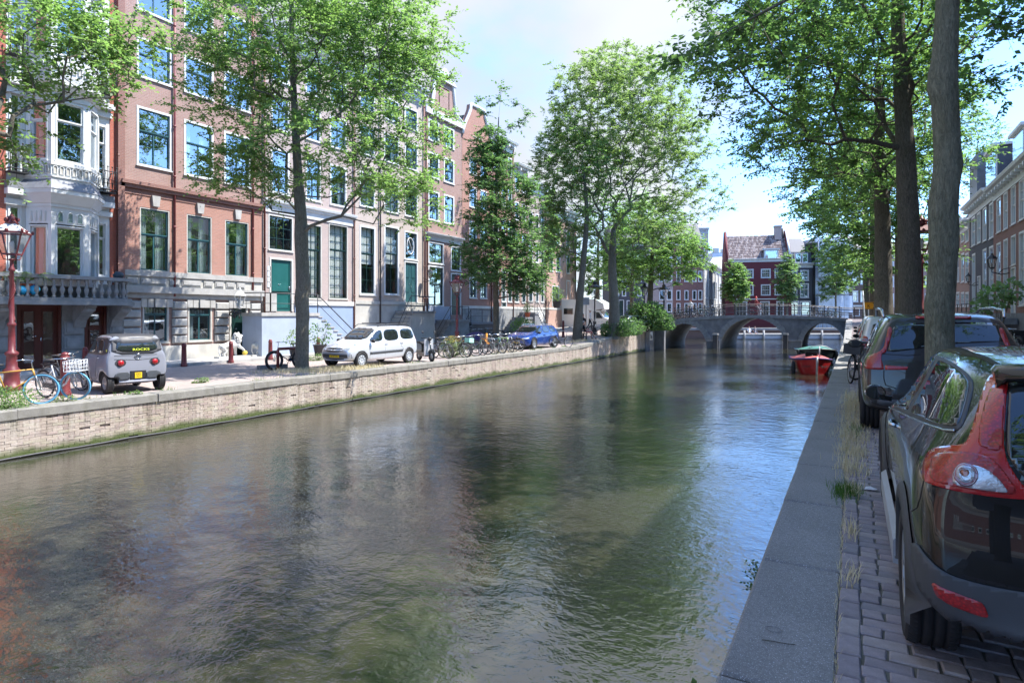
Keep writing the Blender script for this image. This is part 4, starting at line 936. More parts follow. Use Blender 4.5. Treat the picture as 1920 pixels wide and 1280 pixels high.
stoop('grey stoop with open iron railing under the white linteled door', 0, 846, 880, 822, 2.75, zl(-26, 38)+0.1, 'grey_stone', 6, 1.5, True, 'grey_stone')

# --- F..I: the rest of the row
def row_house(name, label, pa, pb, H, wall, cols_, rows_, low, door, roofm='slate', sash='teal_frame', case='white_paint', cor='white_paint', plinth='grey_stone', top='cornice'):
    h = left_house(name, label, pa, pb, H, wall); lx = h.lx
    for a, b2 in cols_:
        for za, zb2 in rows_: h.window(lx(a), za, lx(b2), zb2, sash=sash, case=case, split=0.5, cols=(2, 1), one=True, c=0.1, cur=['sides', None, 'full'])
        if low: h.window(lx(a), low[0], lx(b2), low[1], sash=sash, case=case, split=0.62, cols=(2, 1), one=True, c=0.1, cur=['sides', None])
    if door: h.door(lx(door[0]), door[2], lx(door[1]), door[3], 'dark_green', 'white_paint', panels=2)
    if top == 'cornice': h.cornice(H+0.4, h=0.9, out_=0.6, m=cor)
    elif top == 'bell':
        w = h.W; pts = [(0, H), (w, H), (w, H+0.3)]+[(w*0.5+w*0.5*(1-0.55*sstep(0, 1, t))*1.0, H+0.3+2.6*t) for t in [0.15, 0.35, 0.6, 0.85, 1]]
        pts += [(w-x, z) for x, z in reversed(pts[3:])]+[(0, H+0.3)]
        mb = MB(); mb.prism(pts, -0.03, 0.35, 0); mb.build('gable', M[wall], h.r); mb = MB(); mb.tube([(x, -0.06, z) for x, z in pts[2:]], 0.13, 6); mb.build('gable_trim', M['white_paint'], h.r)
        h.window(w*0.35, H+0.5, w*0.65, H+2.0, cut=False, sash=sash, cols=(2, 1), c=0.1, one=True, room=False)
    h.band(3.6, 3.8, 0.08, 'white_stone', 'string_course'); mb = MB(); mb.box(0.003, -0.05, 0.9, h.W-0.003, 0, 3.6); mb.build('plinth', M[plinth], h.r)
    h.finish(rh=2.4, roof=roofm); pipe(h.r, h.W-0.12, 1.3, H, 'brown_wood'); return h
R4 = ((9.3, 11.2), (12.3, 14.1), (15.1, 16.7)); R3 = ((8.6, 10.4), (11.5, 13.1), (14.1, 15.4))
row_house('brick_house', 'narrow orange red brick house with white bell gable beside the small dark elm', 866.5, 921, 16.6, 'brick_orange', [(880, 894), (900, 913)], R3, (4.4, 7.2), None, top='bell')
row_house('brick_house', 'dark brown brick house with wide white cornice half hidden by the dark elm', 921.5, 962, 17.6, 'brick_oxblood', [(925, 935), (940, 948), (952, 960)], R4, (4.2, 7.0), (940, 950, 2.3, 5.2))
row_house('brick_house', 'brown brick house with slate roof right behind the small dark elm trunk', 962.5, 988, 16.0, 'brick_brown', [(965, 973), (978, 986)], R3, (4.2, 7.0), None, cor='white_stone')
row_house('white_fronted_house', 'house with white door surround and iron railed stoop beyond the dark elm', 988.5, 1023, 15.0, 'brick_purple', [(991, 999), (1004, 1010), (1014, 1020)], ((8.0, 9.8), (11.0, 12.6)), (4.3, 6.9), None, plinth='white_stone')
hI = row_house('corner_house', 'pink brick corner house at the end of the left row', 1023.5, 1079, 13.4, 'brick_pink', [(1029, 1037), (1042, 1050), (1062, 1068)], ((7.4, 9.2), (10.2, 11.8)), None, (1035, 1048, 3.9, 6.0), plinth='brick_pink')
lx = hI.lx; hI.window(lx(1062), 3.9, lx(1069), 6.7, one=True, cut=False, sash='white_paint', room=False)
mb = MB(); mb.box(hI.W-0.2, -0.06, 1.5, hI.W+0.05, 0, 7.2); mb.build('corner_trim', M['white_paint'], hI.r)
for k in range(2): hI.door(lx(1050+k*8), 1.9, lx(1055+k*8), 4.0, 'teal_frame', 'white_paint', panels=1, cut=False, glazed=True)
stoop('dark stoop of the white surrounded door with clay flower pot', 0, 985, 1003, 966, 2.9, 1.5, 'grey_stone', 6, 1.5, True, 'blue_stone')
stoop('dark stairs with sloping handrails in front of the pink corner house', 0, 1003, 1009, 1024, 3.3, 1.7, 'blue_stone', 7, 1.7, True, 'blue_stone')
stoop('low black railed stoop beside the orange red house', 0, 884, 925, 870, 2.55, 1.35, 'iron_dark', 4, 1.5, True, 'blue_stone')

# --- right bank houses
XR = 8.2
def right_house(name, label, ya, yb, H, wall):
    h = House(name, label, (XR, yb, 0), -pi/2, yb-ya, zr(50)-0.6, H, wall, cat='house'); h.lx = lambda px: yb-fx(px, XR); return h
def rz_(px, py): return fz(py, onx(px, XR)[1])
r1 = right_house('brick_house', 'dark red brick house with white windows and white dormer behind the right trees', 26, fx(1862.5, XR), 11.0, 'brick_oxblood'); lx = r1.lx
for a, b2, t, bt in ((1869, 1877, 375, 436), (1882, 1890, 363, 430), (1896, 1905, 351, 421), (1911, 1921, 339, 413)):
    r1.window(lx(a), rz_(a, bt+2), lx(b2), rz_(a, t), sash='white_paint', cols=(2, 2), rows=(1, 2), split=0.5, one=True, c=0.12, glass='glass', cur=['full', 'sides'])
for a, b2, t in ((1869, 1877, 457), (1882, 1890, 450), (1911, 1921, 436)):
    r1.window(lx(a), 3.6, lx(b2), rz_(a, t), sash='white_paint', cols=(2, 2), rows=(1, 2), split=0.5, one=True, c=0.12, cur=['full', 'sides'])
r1.door(lx(1896), 3.0, lx(1905), 5.9, 'white_paint', 'white_paint'); r1.window(lx(1896), 6.0, lx(1905), rz_(1896, 443), sash='white_paint', split=1.0, cols=(1, 1), one=True, c=0.1)
yy = 40.0
while yy > 28:
    q = r1.Y = fx(1862.5, XR)-yy
    for za, zb2 in ((3.6, 7.4), (8.0, 10.0)): r1.window(q, za, q+1.1, zb2, sash='white_paint', cols=(2, 2), rows=(1, 2), split=0.5, one=True, c=0.12, cur='full')
    yy -= 2.3
r1.cornice(11.5, h=0.85, out_=0.6); r1.finish(rh=3.2, roof='slate')
def dormer(h, xa, xb, z0_, z1_, y0=0.35, dp=2.2):
    d = empty('dormer', (0, 0, 0)); d.parent = h.r
    mb = MB(); mb.box(xa, y0, z0_, xb, y0+dp, z1_, 0); mb.build('cheek', M['slate'], d)
    mb = MB(); mb.box(xa-0.2, y0-0.25, z1_, xb+0.2, y0+dp, z1_+0.18); mb.build('flat_roof', M['white_paint'], d)
    mb = MB(); mb.box(xa, y0-0.05, z0_, xb, y0-0.003, z1_); mb.build('dormer_front', M['white_paint'], d)
    mb = MB(); mb.box(xa+0.2, y0-0.08, z0_+0.2, xb-0.2, y0-0.051, z1_-0.15); mb.build('dormer_pane', M['glass'], d)
dormer(r1, lx(1887), lx(1908), 11.6, 13.9)
mb = MB(); x = lx(1874); mb.box(x, 2.4, 12, x+1.5, 3.3, 15.0); mb.box(x-0.1, 2.3, 15.0, x+1.6, 3.4, 15.2); mb.build('chimney', M['brick_oxblood'], r1.r)
mb = MB(); mb.box(0, -0.03, 0.5, r1.W, 0, 3.2); mb.build('plinth', M['blue_stone'], r1.r)
r2 = right_house('painted_house', 'dark blue grey painted house with white windows between two red brick houses', fx(1862, XR), fx(1818, XR), 11.2, 'brick_blue'); lx = r2.lx
for a, b2, t, bt in ((1822, 1829, 409, 463), (1832, 1839, 401, 458), (1843, 1850, 392, 454), (1855, 1863, 383, 449)):
    r2.window(lx(a), rz_(a, bt), lx(b2), rz_(a, t), sash='white_paint', cols=(2, 2), rows=(1, 2), split=0.5, one=True, c=0.14, cur=['full', 'sides'])
for a, b2, t in ((1823, 1829, 477), (1843, 1850, 468), (1855, 1863, 463)):
    r2.window(lx(a), 3.3, lx(b2), rz_(a, t), sash='white_paint', cols=(2, 2), rows=(1, 2), split=0.5, one=True, c=0.14, cur=['full', 'sides'])
r2.door(lx(1833), 2.9, lx(1839), 6.0, 'white_paint', 'white_paint'); r2.cornice(11.7, h=0.9, out_=0.65); r2.finish(rh=3.2); dormer(r2, lx(1838), lx(1858), 11.8, 14.6)
mb = MB(); mb.box(0, 0, 11.5, 3.4, 6.0, 15.4); mb.build('end_wall', M['lead'], r2.r)
r3 = right_house('brick_house', 'brown brick house with paired white windows at the far end of the right row', fx(1818, XR)+0.05, 74, 10.4, 'brick_brown'); lx = r3.lx
for a, b2 in ((1802, 1808), (1810, 1816.5), (1793, 1799)):
    for t, bt in ((412, 456), (476, 530), (548, 575)): r3.window(lx(a), rz_(a, bt), lx(b2), rz_(a, t), sash='white_paint', split=0.5, one=True, c=0.14, cur='full')
r3.cornice(10.8, h=0.7, out_=0.5); r3.finish(rh=2.2)

r0 = right_house('brick_house', 'unseen brick house on the right bank nearest to the camera, made tall to shade the quay', -18, 25.9, 18.6, 'brick_brown')  # out of view; height raised so its shadow covers the right coping
for i in range(15):
    for za, zb2 in ((3.4, 6.2), (7.4, 9.8), (11.4, 13.4), (14.8, 16.6)): r0.window(1.0+i*2.9, za, 2.2+i*2.9, zb2, sash='white_paint', cols=(2, 2), rows=(1, 2), split=0.5, one=True, c=0.12)
r0.cornice(19.1, h=0.85, out_=0.6); r0.finish(rh=3.2)
l0 = House('brick_house', 'brick house on the left bank beyond the left edge of the picture', (XF, -28, 0), pi/2, fx(-72)+28, ZL, 17.5, 'brick_orange')
for i in range(10):
    for za, zb2 in ((4.4, 7.0), (8.6, 10.6), (12.4, 14.2)): l0.window(1.2+i*3.3, za, 2.6+i*3.3, zb2, one=True, c=0.12)
l0.cornice(18, h=0.85, out_=0.6); l0.finish(rh=3.2)
bk = House('brick_house', 'unseen brick house row added far behind the camera for the car reflections', (60, -130, 0), pi, 130, ZL, 13, 'brick_oxblood')  # unseen row added to cover the bright horizon in car paint reflections
for i in range(30):
    for za, zb2 in ((4.4, 6.6), (8.6, 10.6)): bk.window(1.2+i*3.1, za, 2.6+i*3.1, zb2, one=True, c=0.12, sash='white_paint')
bk.cornice(13.5, h=0.85, out_=0.6); bk.finish(rh=3.2)
# --- houses across the crossing canal, seen frontal
def far_house(name, label, pa, pb, d, H, wall, cat='house', D=9.0, rz=TH):
    p = cw(pa, d); h = House(name, label, (p.x, p.y, 0), rz, (pb-pa)*d/F, 1.2, H, wall, D=D, cat=cat); h.lx = lambda px: (px-pa)*d/F; h.zz = lambda py: fz(py, d); return h
f1 = far_house('wine_red_house', 'wine red painted house with steep tiled roof and white windows beyond the bridge', 1365, 1470, 90, fz(490, 90), 'brick_wine', rz=TH-.26); lx, zz = f1.lx, f1.zz
for a, b2 in ((1372, 1388), (1393.5, 1410), (1422.5, 1439.5), (1446, 1462.5)):
    f1.window(lx(a), zz(522), lx(b2), zz(505), sash='white_paint', cols=(4, 4), rows=(2, 2), split=0.6, one=True, c=0.13, cur=None)
    f1.window(lx(a), zz(554), lx(b2), zz(534), sash='white_paint', cols=(4, 4), rows=(2, 2), split=0.5, one=True, c=0.13)
for a, b2 in ((1378, 1399), (1421, 1438), (1449, 1462)): f1.window(lx(a), zz(593), lx(b2), zz(565), sash='white_paint', cols=(3, 3), rows=(2, 1), split=0.7, one=True, c=0.14)
f1.cornice(fz(486, 90), h=0.5, out_=0.35, blocks=False); f1.band(zz(562), zz(560), 0.15, 'white_paint', 'string_course'); f1.finish(rh=0.01)
mb = MB(); He = f1.H; Rg = fz(438, 90); ra, rb_ = (0, He+0.05), (3.4, Rg); nx_, nz_ = 46, 15   # pantiles: real curved rows
for i in range(nx_):
    for j in range(nz_):
        x0, x1 = f1.W*i/nx_, f1.W*(i+1)/nx_; t0, t1 = j/nz_, (j+1.08)/nz_
        y0, z0_, y1, z1_ = ra[0]+(rb_[0]-ra[0])*t0, ra[1]+(rb_[1]-ra[1])*t0, ra[0]+(rb_[0]-ra[0])*min(1, t1), ra[1]+(rb_[1]-ra[1])*min(1, t1)
        xm = (x0+x1)/2; mb.add([(x0,y0,z0_),(xm,y0-0.05,z0_+0.08),(x1,y0,z0_+0.01),(x0,y1+0.05,z1_-0.03),(xm,y1,z1_+0.03),(x1,y1+0.05,z1_-0.02)], [(0,1,4,3),(1,2,5,4)], rnd.randrange(3))
colmat('tile_light', (0.38,0.33,0.32), 0.8); colmat('tile_dark', (0.17,0.135,0.135), 0.8)
rf = tag(mb.build('roof', [M['tile_roof'], M['tile_light'], M['tile_dark']], f1.r, fix=False), kind='stuff')
mb = MB(); mb.prism([(0, He), (3.4, Rg-0.1), (6.8, He)], 0, f1.W, 0, axis='x'); mb.build('loft', M['brick_wine'], f1.r)
for x0, x1 in ((-0.35, 0.05), (f1.W-0.05, f1.W+0.35)):
    mb = MB(); mb.prism([(-0.25, 1.2), (-0.25, He+0.6), (3.2, Rg+0.6), (3.8, Rg+0.6), (7.2, He), (7.2, 1.2)], x0, x1, 0, axis='x'); mb.build('side_gable', M['brick_wine'], f1.r)
    mb = MB(); mb.tube([((x0+x1)/2, -0.3, He+0.65), ((x0+x1)/2, 3.3, Rg+0.65)], 0.16, 5); mb.build('gable_trim', M['white_paint' if x0 > 0 else 'brick_wine'], f1.r)
mb = MB(); x = lx(1451.5); mb.box(x, 2.6, Rg-0.8, x+0.95, 3.6, Rg+1.1); mb.box(x-0.08, 2.5, Rg+1.1, x+1.03, 3.7, Rg+1.3); mb.build('chimney', M['brick_purple'], f1.r)
mb = MB(); mb.tube([(lx(1466), 3.0, Rg-2), (lx(1466), 3.0, Rg+0.9)], 0.16, 6); mb.build('flue', M['iron_dark'], f1.r)
dormer(f1, lx(1428), lx(1453), He+0.05, He+1.55, 0.15, 1.6)
f2 = far_house('painted_house', 'dark blue grey house with tall white windows right of the wine red house', 1472.5, 1525, 89, fz(500, 89), 'brick_blue'); lx, zz = f2.lx, f2.zz
for a, b2 in ((1478, 1495), (1500, 1516.5)):
    f2.window(lx(a), zz(526), lx(b2), zz(506), sash='white_paint', cols=(2, 2), split=0.6, one=True, c=0.13, cur='full'); f2.window(lx(a), zz(558), lx(b2), zz(531), sash='white_paint', cols=(2, 2), split=0.6, one=True, c=0.13, cur='full')
    f2.window(lx(a), zz(591), lx(b2)+0.3, zz(564), sash='white_paint', cols=(1, 2), split=0.7, one=True, c=0.16)
f2.cornice(fz(493, 89), h=0.7, out_=0.4, m='white_stone', blocks=False); f2.finish(rh=0.01)
mb = MB(); mb.prism([(0.1, f2.H), (0.5, f2.H+2.2), (4.0, f2.H+4.6), (8, f2.H)], 0, f2.W, 0, axis='x'); mb.build('roof', M['slate'], f2.r)
for a, b2 in ((1478, 1486), (1491, 1502), (1504, 1515)):
    mb = MB(); mb.box(lx(a), 0.0, f2.H+0.55, lx(b2), 1.5, f2.H+2.0, 0); mb.box(lx(a)+0.12, -0.03, f2.H+0.7, lx(b2)-0.12, -0.003, f2.H+1.85, 1); mb.build('attic_window', [M['white_paint'], M['glass']], f2.r)
mb = MB(); mb.box(f2.W-0.1, -0.1, 1.2, f2.W+0.25, 8, fz(455, 89)); mb.build('end_wall', M['soft_black'], f2.r)
f3 = far_house('scaffolded_house', 'house wrapped in pale blue white scaffold sheeting', 1528, 1592, 89, fz(447, 89), 'scaffold_sheet'); lx, zz = f3.lx, f3.zz
f3.finish(flat=True)
mb = MB()
for k in range(9): x = f3.W*k/8; mb.tube([(x, -1.0, 1.2), (x, -1.0, f3.H+0.8)], 0.035, 5)
for z in frange(3.2, f3.H+0.3, 2.0): mb.tube([(0, -1.0, z), (f3.W, -1.0, z)], 0.03, 5); mb.box(0, -1.0, z-0.9, f3.W, -0.1, z-0.85)
mb.build('scaffold', M['zinc'], f3.r)
for k in range(4):
    mb = MB(); z0_ = 3.4+k*2.6; mb.add([(f3.W*i/16, -1.07+0.06*sin(i*1.7+k), z0_+dz) for dz in (0, 2.45) for i in range(17)], [(i, i+1, 18+i, 17+i) for i in range(16)], 0, True)
    if k != 1: mb.build('sheet', M['scaffold_sheet'], f3.r)
f4 = far_house('brick_house', 'dark brick house with white windows right of the scaffolded house', 1594, 1660, 90, fz(470, 90), 'brick_dark'); lx, zz = f4.lx, f4.zz
for a in (1598, 1613, 1628, 1643):
    for t, bt in ((485, 503), (513, 533), (545, 566)): f4.window(lx(a), zz(bt), lx(a+11), zz(t), sash='white_paint', cols=(2, 2), one=True, c=0.14, cur=['full', None])
f4.band(zz(575), zz(572), 0.15, 'white_stone', 'string_course'); f4.cornice(f4.H+0.3, h=0.6, out_=0.4); f4.finish(rh=2.5)
for a in (1598, 1618, 1640): f4.window(lx(a), zz(592), lx(a+14), zz(577), sash='white_paint', cols=(2, 2), one=True, c=0.12, cut=False, room=False)
f5 = far_house('brick_house', 'brown brick house with white windows seen between the right tree trunks', 1661, 1800, 92, fz(480, 92), 'brick_brown'); lx, zz = f5.lx, f5.zz
for a in range(1666, 1795, 17):
    for t, bt in ((490, 508), (518, 538), (550, 575)): f5.window(lx(a), zz(bt), lx(a+10), zz(t), sash='white_paint', cols=(2, 2), one=True, c=0.14, cur=['full', None])
f5.cornice(f5.H+0.3, h=0.6, out_=0.4); f5.finish(rh=2.5)
# left of the bridge, behind the bushes
g1 = far_house('brick_house', 'dark grey house with white door surround behind the parked silver car', 1148, 1208, 84, fz(455, 84), 'brick_blue'); lx, zz = g1.lx, g1.zz
for a in (1153, 1166, 1182, 1195):
    for t, bt in ((478, 498), (508, 528), (540, 555)): g1.window(lx(a), zz(bt), lx(a+8), zz(t), sash='dark_green', cols=(2, 2), one=True, c=0.12)
g1.door(lx(1160), 1.3, lx(1170), zz(562), 'dark_green', 'white_stone'); g1.window(lx(1175), zz(585), lx(1185), zz(563), sash='dark_green', one=True, cut=False, room=False); g1.cornice(g1.H+0.3); g1.finish()
g2 = far_house('brick_house', 'purple brown brick house with white framed windows behind the bushy tree by the bridge', 1208.5, 1262, 84, fz(450, 84), 'brick_purple'); lx, zz = g2.lx, g2.zz
for a in (1213, 1236, 1250):
    for t, bt in ((478, 498), (508, 528), (544, 562), (568, 585)): g2.window(lx(a), zz(bt), lx(a+10), zz(t), sash='dark_green', cols=(2, 2), one=True, c=0.12)
g2.cornice(g2.H+0.3); g2.finish()
g3 = far_house('brick_house', 'brown brick house with white framed windows just left of the pale classical building', 1262.5, 1319, 86, fz(455, 86), 'brick_oxblood'); lx, zz = g3.lx, g3.zz
for a in (1268, 1283, 1298, 1309):
    for t, bt in ((478, 498), (508, 528), (544, 562), (568, 588)): g3.window(lx(a), zz(bt), lx(a+8), zz(t), sash='dark_green', cols=(2, 2), one=True, c=0.12)
g3.cornice(g3.H+0.3); g3.finish()
g4 = far_house('tall_building', 'tall beige brick building with pale cornice rising above the bushy tree', 1288, 1328, 105, fz(432, 105), 'brick_pale'); lx, zz = g4.lx, g4.zz
for a in (1292, 1303, 1314):
    for t, bt in ((440, 452), (460, 474)): g4.window(lx(a), zz(bt), lx(a+7), zz(t), one=True, c=0.1, sash='white_paint')
g4.cornice(g4.H+0.4, m='zinc', h=1.0); g4.finish(rh=2.0, roof='zinc')
# pale classical building receding along the street beyond
pa_, pb2 = cw(1319, 88), cw(1366, 118); dv_ = pb2-pa_; ang = atan2(dv_.y, dv_.x)
g5 = House('classical_building', 'long pale stone classical building with small pediment receding beyond the bridge', (pa_.x, pa_.y, 0), ang, dv_.length, 1.2, 10.4, 'cream_stone', cat='building')
k = 1.0
while k < g5.W-1.5:
    for za, zb2 in ((2.0, 4.4), (5.6, 8.6)): g5.window(k, za, k+1.3, zb2, one=True, c=0.12, sash='teal_frame', cols=(2, 2))
    k += 2.6
g5.cornice(10.9, h=0.9, out_=0.6, m='white_stone'); g5.finish(rh=2.0, roof='lead')
for k in range(8): mb = MB(); mb.box(0.2+k*g5.W/8, -0.14, 1.2, 0.7+k*g5.W/8, 0, 10.0); mb.build('pilaster', M['white_stone'], g5.r)
mb = MB(); mb.prism([(g5.W*0.35, 10.9), (g5.W*0.75, 10.9), (g5.W*0.55, 13.0)], -0.5, 1, 0); mb.build('pediment', M['white_stone'], g5.r)
g6 = far_house('tall_building', 'pale blue white rendered building behind the pale classical one', 1336, 1366, 125, fz(474, 125), 'scaffold_sheet'); lx, zz = g6.lx, g6.zz
for a in (1340, 1350): g6.window(lx(a), zz(500), lx(a+6), zz(486), one=True, c=0.1, sash='white_paint')
mb = MB(); mb.box(1.0, 2, g6.H, 2.0, 3, g6.H+1.2); mb.box(2.6, 2, g6.H, 3.4, 3, g6.H+1.0); mb.build('chimney', M['white_stone'], g6.r); g6.finish(flat=True)
# ------------------------------------------------------------------ trees
def trunk_mesh(name, pts, rs, mat_, seed, n=18, step=0.18, burls=(), rough=0.10):
    """lofted trunk with root flare, ridges and burls"""
    P = [Vector(p) for p in pts]; seg = [0]
    for a, b2 in zip(P, P[1:]): seg.append(seg[-1]+(b2-a).length)
    tot = seg[-1]; m = max(3, int(tot/step)); v = []; f = []
    def at(s_):
        for i in range(len(P)-1):
            if s_ <= seg[i+1] or i == len(P)-2:
                t = (s_-seg[i])/max(1e-6, seg[i+1]-seg[i]); t = max(0, min(1, t))
                p0, p1 = P[max(i-1, 0)], P[i]; p2, p3 = P[i+1], P[min(i+2, len(P)-1)]
                q = 0.5*((2*p1)+(p2-p0)*t+(2*p0-5*p1+4*p2-p3)*t*t+(3*p1-p0-3*p2+p3)*t**3)
                return q, rs[i]+(rs[i+1]-rs[i])*t
    for i in range(m+1):
        s_ = tot*i/m; c, r = at(s_); fl = 1+0.45*math.exp(-s_/0.25)
        for k in range(n):
            a = 2*pi*k/n; d = Vector((cos(a), sin(a), 0))
            rr = r*fl*(1+rough*noise.noise(Vector((cos(a)*1.3, sin(a)*1.3, s_*0.9+seed)))+rough*0.5*noise.noise(Vector((cos(a)*4, sin(a)*4, s_*2.2+seed))))
            for (bs_, ba, br_, bz_) in burls:
                da = (a-ba+pi) % (2*pi)-pi; rr += br_*math.exp(-(da/0.55)**2-((s_-bs_)/bz_)**2)
            v.append(c+d*rr)
    for i in range(m):
        for k in range(n): f.append((i*n+k, i*n+(k+1) % n, (i+1)*n+(k+1) % n, (i+1)*n+k))
    mb = MB(); mb.add(v, f, 0, True); return mb

def tree(name, label, base, trunk, tr, blobs, seed, n_pts=420, leaves=20000, leaf=(0.11, 0.07), leafm='leaf_fresh', barkm='bark', up=0.35, spray=0.75, droop=0.25,
         group=None, burls=(), attach=None, hollow=0.35, extra=(), tilt=0.5, twig_r=0.006, stems=True):
    rn = random.Random(seed); g = np.random.default_rng(seed)
    root = empty(name, base, 0, label, 'tree', group); B_ = Vector(base)
    tp = [Vector(p)-B_ for p in trunk]
    trunk_mesh(name, tp, tr, M[barkm], seed, burls=burls).build('trunk', M[barkm], root, fix=False)
    # skeleton: start with the trunk above the first fork
    nodes = []; par = []; fix = []
    att = attach if attach is not None else tp[1].z
    seg_pts = []
    for i in range(len(tp)-1):
        a, b2 = tp[i], tp[i+1]; k = max(1, int((b2-a).length/0.6))
        for j in range(k):
            q = a.lerp(b2, j/k)
            seg_pts.append((q, tr[i]+(tr[i+1]-tr[i])*j/k))
    seg_pts.append((tp[-1], tr[-1]))
    for q, r in seg_pts: nodes.append(q); par.append(len(nodes)-2 if len(nodes) > 1 else -1)
    nt_ = len(nodes)
    pts = []
    W_ = [b[6] if len(b) > 6 else b[3]*b[4]*b[5] for b in blobs]; tw = sum(W_)
    for b, w in zip(blobs, W_):
        for _ in range(int(n_pts*w/tw)):
            while True:
                u = Vector((rn.uniform(-1,1), rn.uniform(-1,1), rn.uniform(-1,1)))
                l = u.length
                if l <= 1 and l > hollow*rn.random(): break
            # uneven outline
            k = 1+0.28*noise.noise(Vector((u.x*1.7+seed, u.y*1.7, u.z*1.7)))
            pts.append(Vector((b[0]+u.x*b[3]*k, b[1]+u.y*b[4]*k, b[2]+u.z*b[5]*k))-B_)
    for e in extra: pts.append(Vector(e)-B_)
    top = Vector((tp[-1].x, tp[-1].y, att)); pts.sort(key=lambda p: (p-top).length)
    arr = np.array([list(n_) for n_ in nodes]); plen = np.array([0.0]*len(nodes)); ok = np.array([n_.z >= att for n_ in nodes])
    plen[:] = np.maximum(0, arr[:, 2]-att)
    leafn = []
    for p in pts:
        d = arr-np.array(list(p)); dist = np.sqrt((d**2).sum(1))
        # prefer a parent that lies below and inward
        cost = dist+0.30*plen+np.where(d[:, 2] > 0, d[:, 2]*0.8, 0)+np.where(ok, 0, 1e6)
        q = int(cost.argmin()); a = nodes[q]; L_ = (p-a).length
        if L_ < 0.15: continue
        k = max(1, int(L_/0.55)); prev = q; new = []
        mid = a.lerp(p, 0.45)+Vector((rn.uniform(-.09,.09), rn.uniform(-.09,.09), 0.14*up))*L_
        if q < nt_: mid += Vector((0, 0, 0.18*L_*up))
        for j in range(1, k+1):
            t = j/k; c = a*(1-t)**2+mid*2*t*(1-t)+p*t*t
            if j < k: c += Vector((rn.gauss(0, .03), rn.gauss(0, .03), rn.gauss(0, .03)))
            nodes.append(c); par.append(prev); prev = len(nodes)-1; new.append(c)
        arr = np.vstack([arr, np.array([list(c) for c in new])]); base_l = plen[q]
        plen = np.concatenate([plen, base_l+L_*np.arange(1, k+1)/k]); ok = np.concatenate([ok, np.ones(k, bool)])
        leafn.append(prev)
    nN = len(nodes); acc = np.zeros(nN)
    ch = [0]*nN
    for i in range(nt_, nN): ch[par[i]] += 1
    rad = np.zeros(nN)
    for i in range(nN-1, nt_-1, -1):
        if ch[i] == 0: acc[i] = twig_r**2.2
        rad[i] = acc[i]**(1/2.2); acc[par[i]] += acc[i]
    mx_ = max([rad[i] for i in range(nt_, nN)]+[0.01]); lim = tr[min(1, len(tr)-1)]*0.62; s_ = min(1.6, lim/mx_)
    for i in range(nt_, nN): rad[i] = twig_r+(rad[i]-twig_r)*s_ if rad[i] > twig_r else rad[i]
    # limbs
    V_ = []; F_ = []; cnt = 0
    for i in range(nt_, nN):
        a, b2 = nodes[par[i]], nodes[i]; r1 = rad[i]; r0 = min(rad[par[i]], r1*1.25) if par[i] >= nt_ else r1*1.3
        d = (b2-a)
        if d.length < 1e-5: continue
        d.normalize(); u = d.orthogonal().normalized(); w = d.cross(u); n = 7 if r1 > 0.05 else (5 if r1 > 0.015 else 3)
        a = a-d*r0*0.3
        for (c, r) in ((a, r0), (b2, r1)):
            for k in range(n):
                t = 2*pi*k/n; V_.append(c+u*(cos(t)*r)+w*(sin(t)*r))
        for k in range(n): F_.append((cnt+k, cnt+(k+1) % n, cnt+n+(k+1) % n, cnt+n+k))
        cnt += 2*n
    mb = MB(); mb.add(V_, F_, 0, True); tag(mb.build('limbs', M[barkm], root, fix=False), kind='stuff')
    # sprays of leaves
    cand = [i for i in range(nt_, nN) if rad[i] < twig_r*3.2]
    per = 11; ns = max(1, leaves//per)
    ci = g.choice(len(cand), ns); ori = np.array([list(nodes[cand[i]]) for i in ci])
    pd = np.array([list((nodes[cand[i]]-nodes[par[cand[i]]]).normalized()) for i in ci])
    dr = pd*0.7+g.normal(0, 0.75, (ns, 3)); dr[:, 2] = dr[:, 2]*0.55+0.05; dr /= np.linalg.norm(dr, axis=1, keepdims=True)
    ln = spray*g.uniform(0.45, 1.15, ns)
    side = np.cross(dr, np.array([0, 0, 1.0])); side /= np.linalg.norm(side, axis=1, keepdims=True)+1e-6
    t = (np.arange(per)+0.6)/per; T = np.tile(t, (ns, 1))+g.normal(0, 0.03, (ns, per))
    P_ = ori[:, None, :]+dr[:, None, :]*(T*ln[:, None])[:, :, None]; P_[:, :, 2] -= droop*(T*ln[:, None])**1.6
    sg = np.where(np.arange(per) % 2 == 0, 1.0, -1.0)[None, :, None]
    ld = side[:, None, :]*sg*0.8+dr[:, None, :]*0.6+g.normal(0, 0.28, (ns, per, 3)); ld[:, :, 2] -= 0.25
    ld /= np.linalg.norm(ld, axis=2, keepdims=True)
    nm = np.zeros((ns, per, 3)); nm[:, :, 2] = 1; nm += g.normal(0, tilt, (ns, per, 3)); 
    wd = np.cross(ld, nm); wd /= np.linalg.norm(wd, axis=2, keepdims=True)+1e-6; nn = np.cross(wd, ld)
    sc = g.uniform(0.7, 1.25, (ns, per))[:, :, None]*leaf[0]; ww = sc*leaf[1]/leaf[0]*0.5
    p0 = P_; p2 = P_+ld*sc; pm_ = P_+ld*sc*0.45; p1 = pm_+wd*ww+nn*ww*0.25; p3 = pm_-wd*ww+nn*ww*0.25
    VV = np.stack([p0, p1, p2, p3], axis=2).reshape(-1, 3); FF = np.arange(len(VV)).reshape(-1, 4)
    me = np_mesh('crown', VV, FF, M[leafm], 4); cr_ = link('crown', me, root); tag(cr_, kind='stuff')
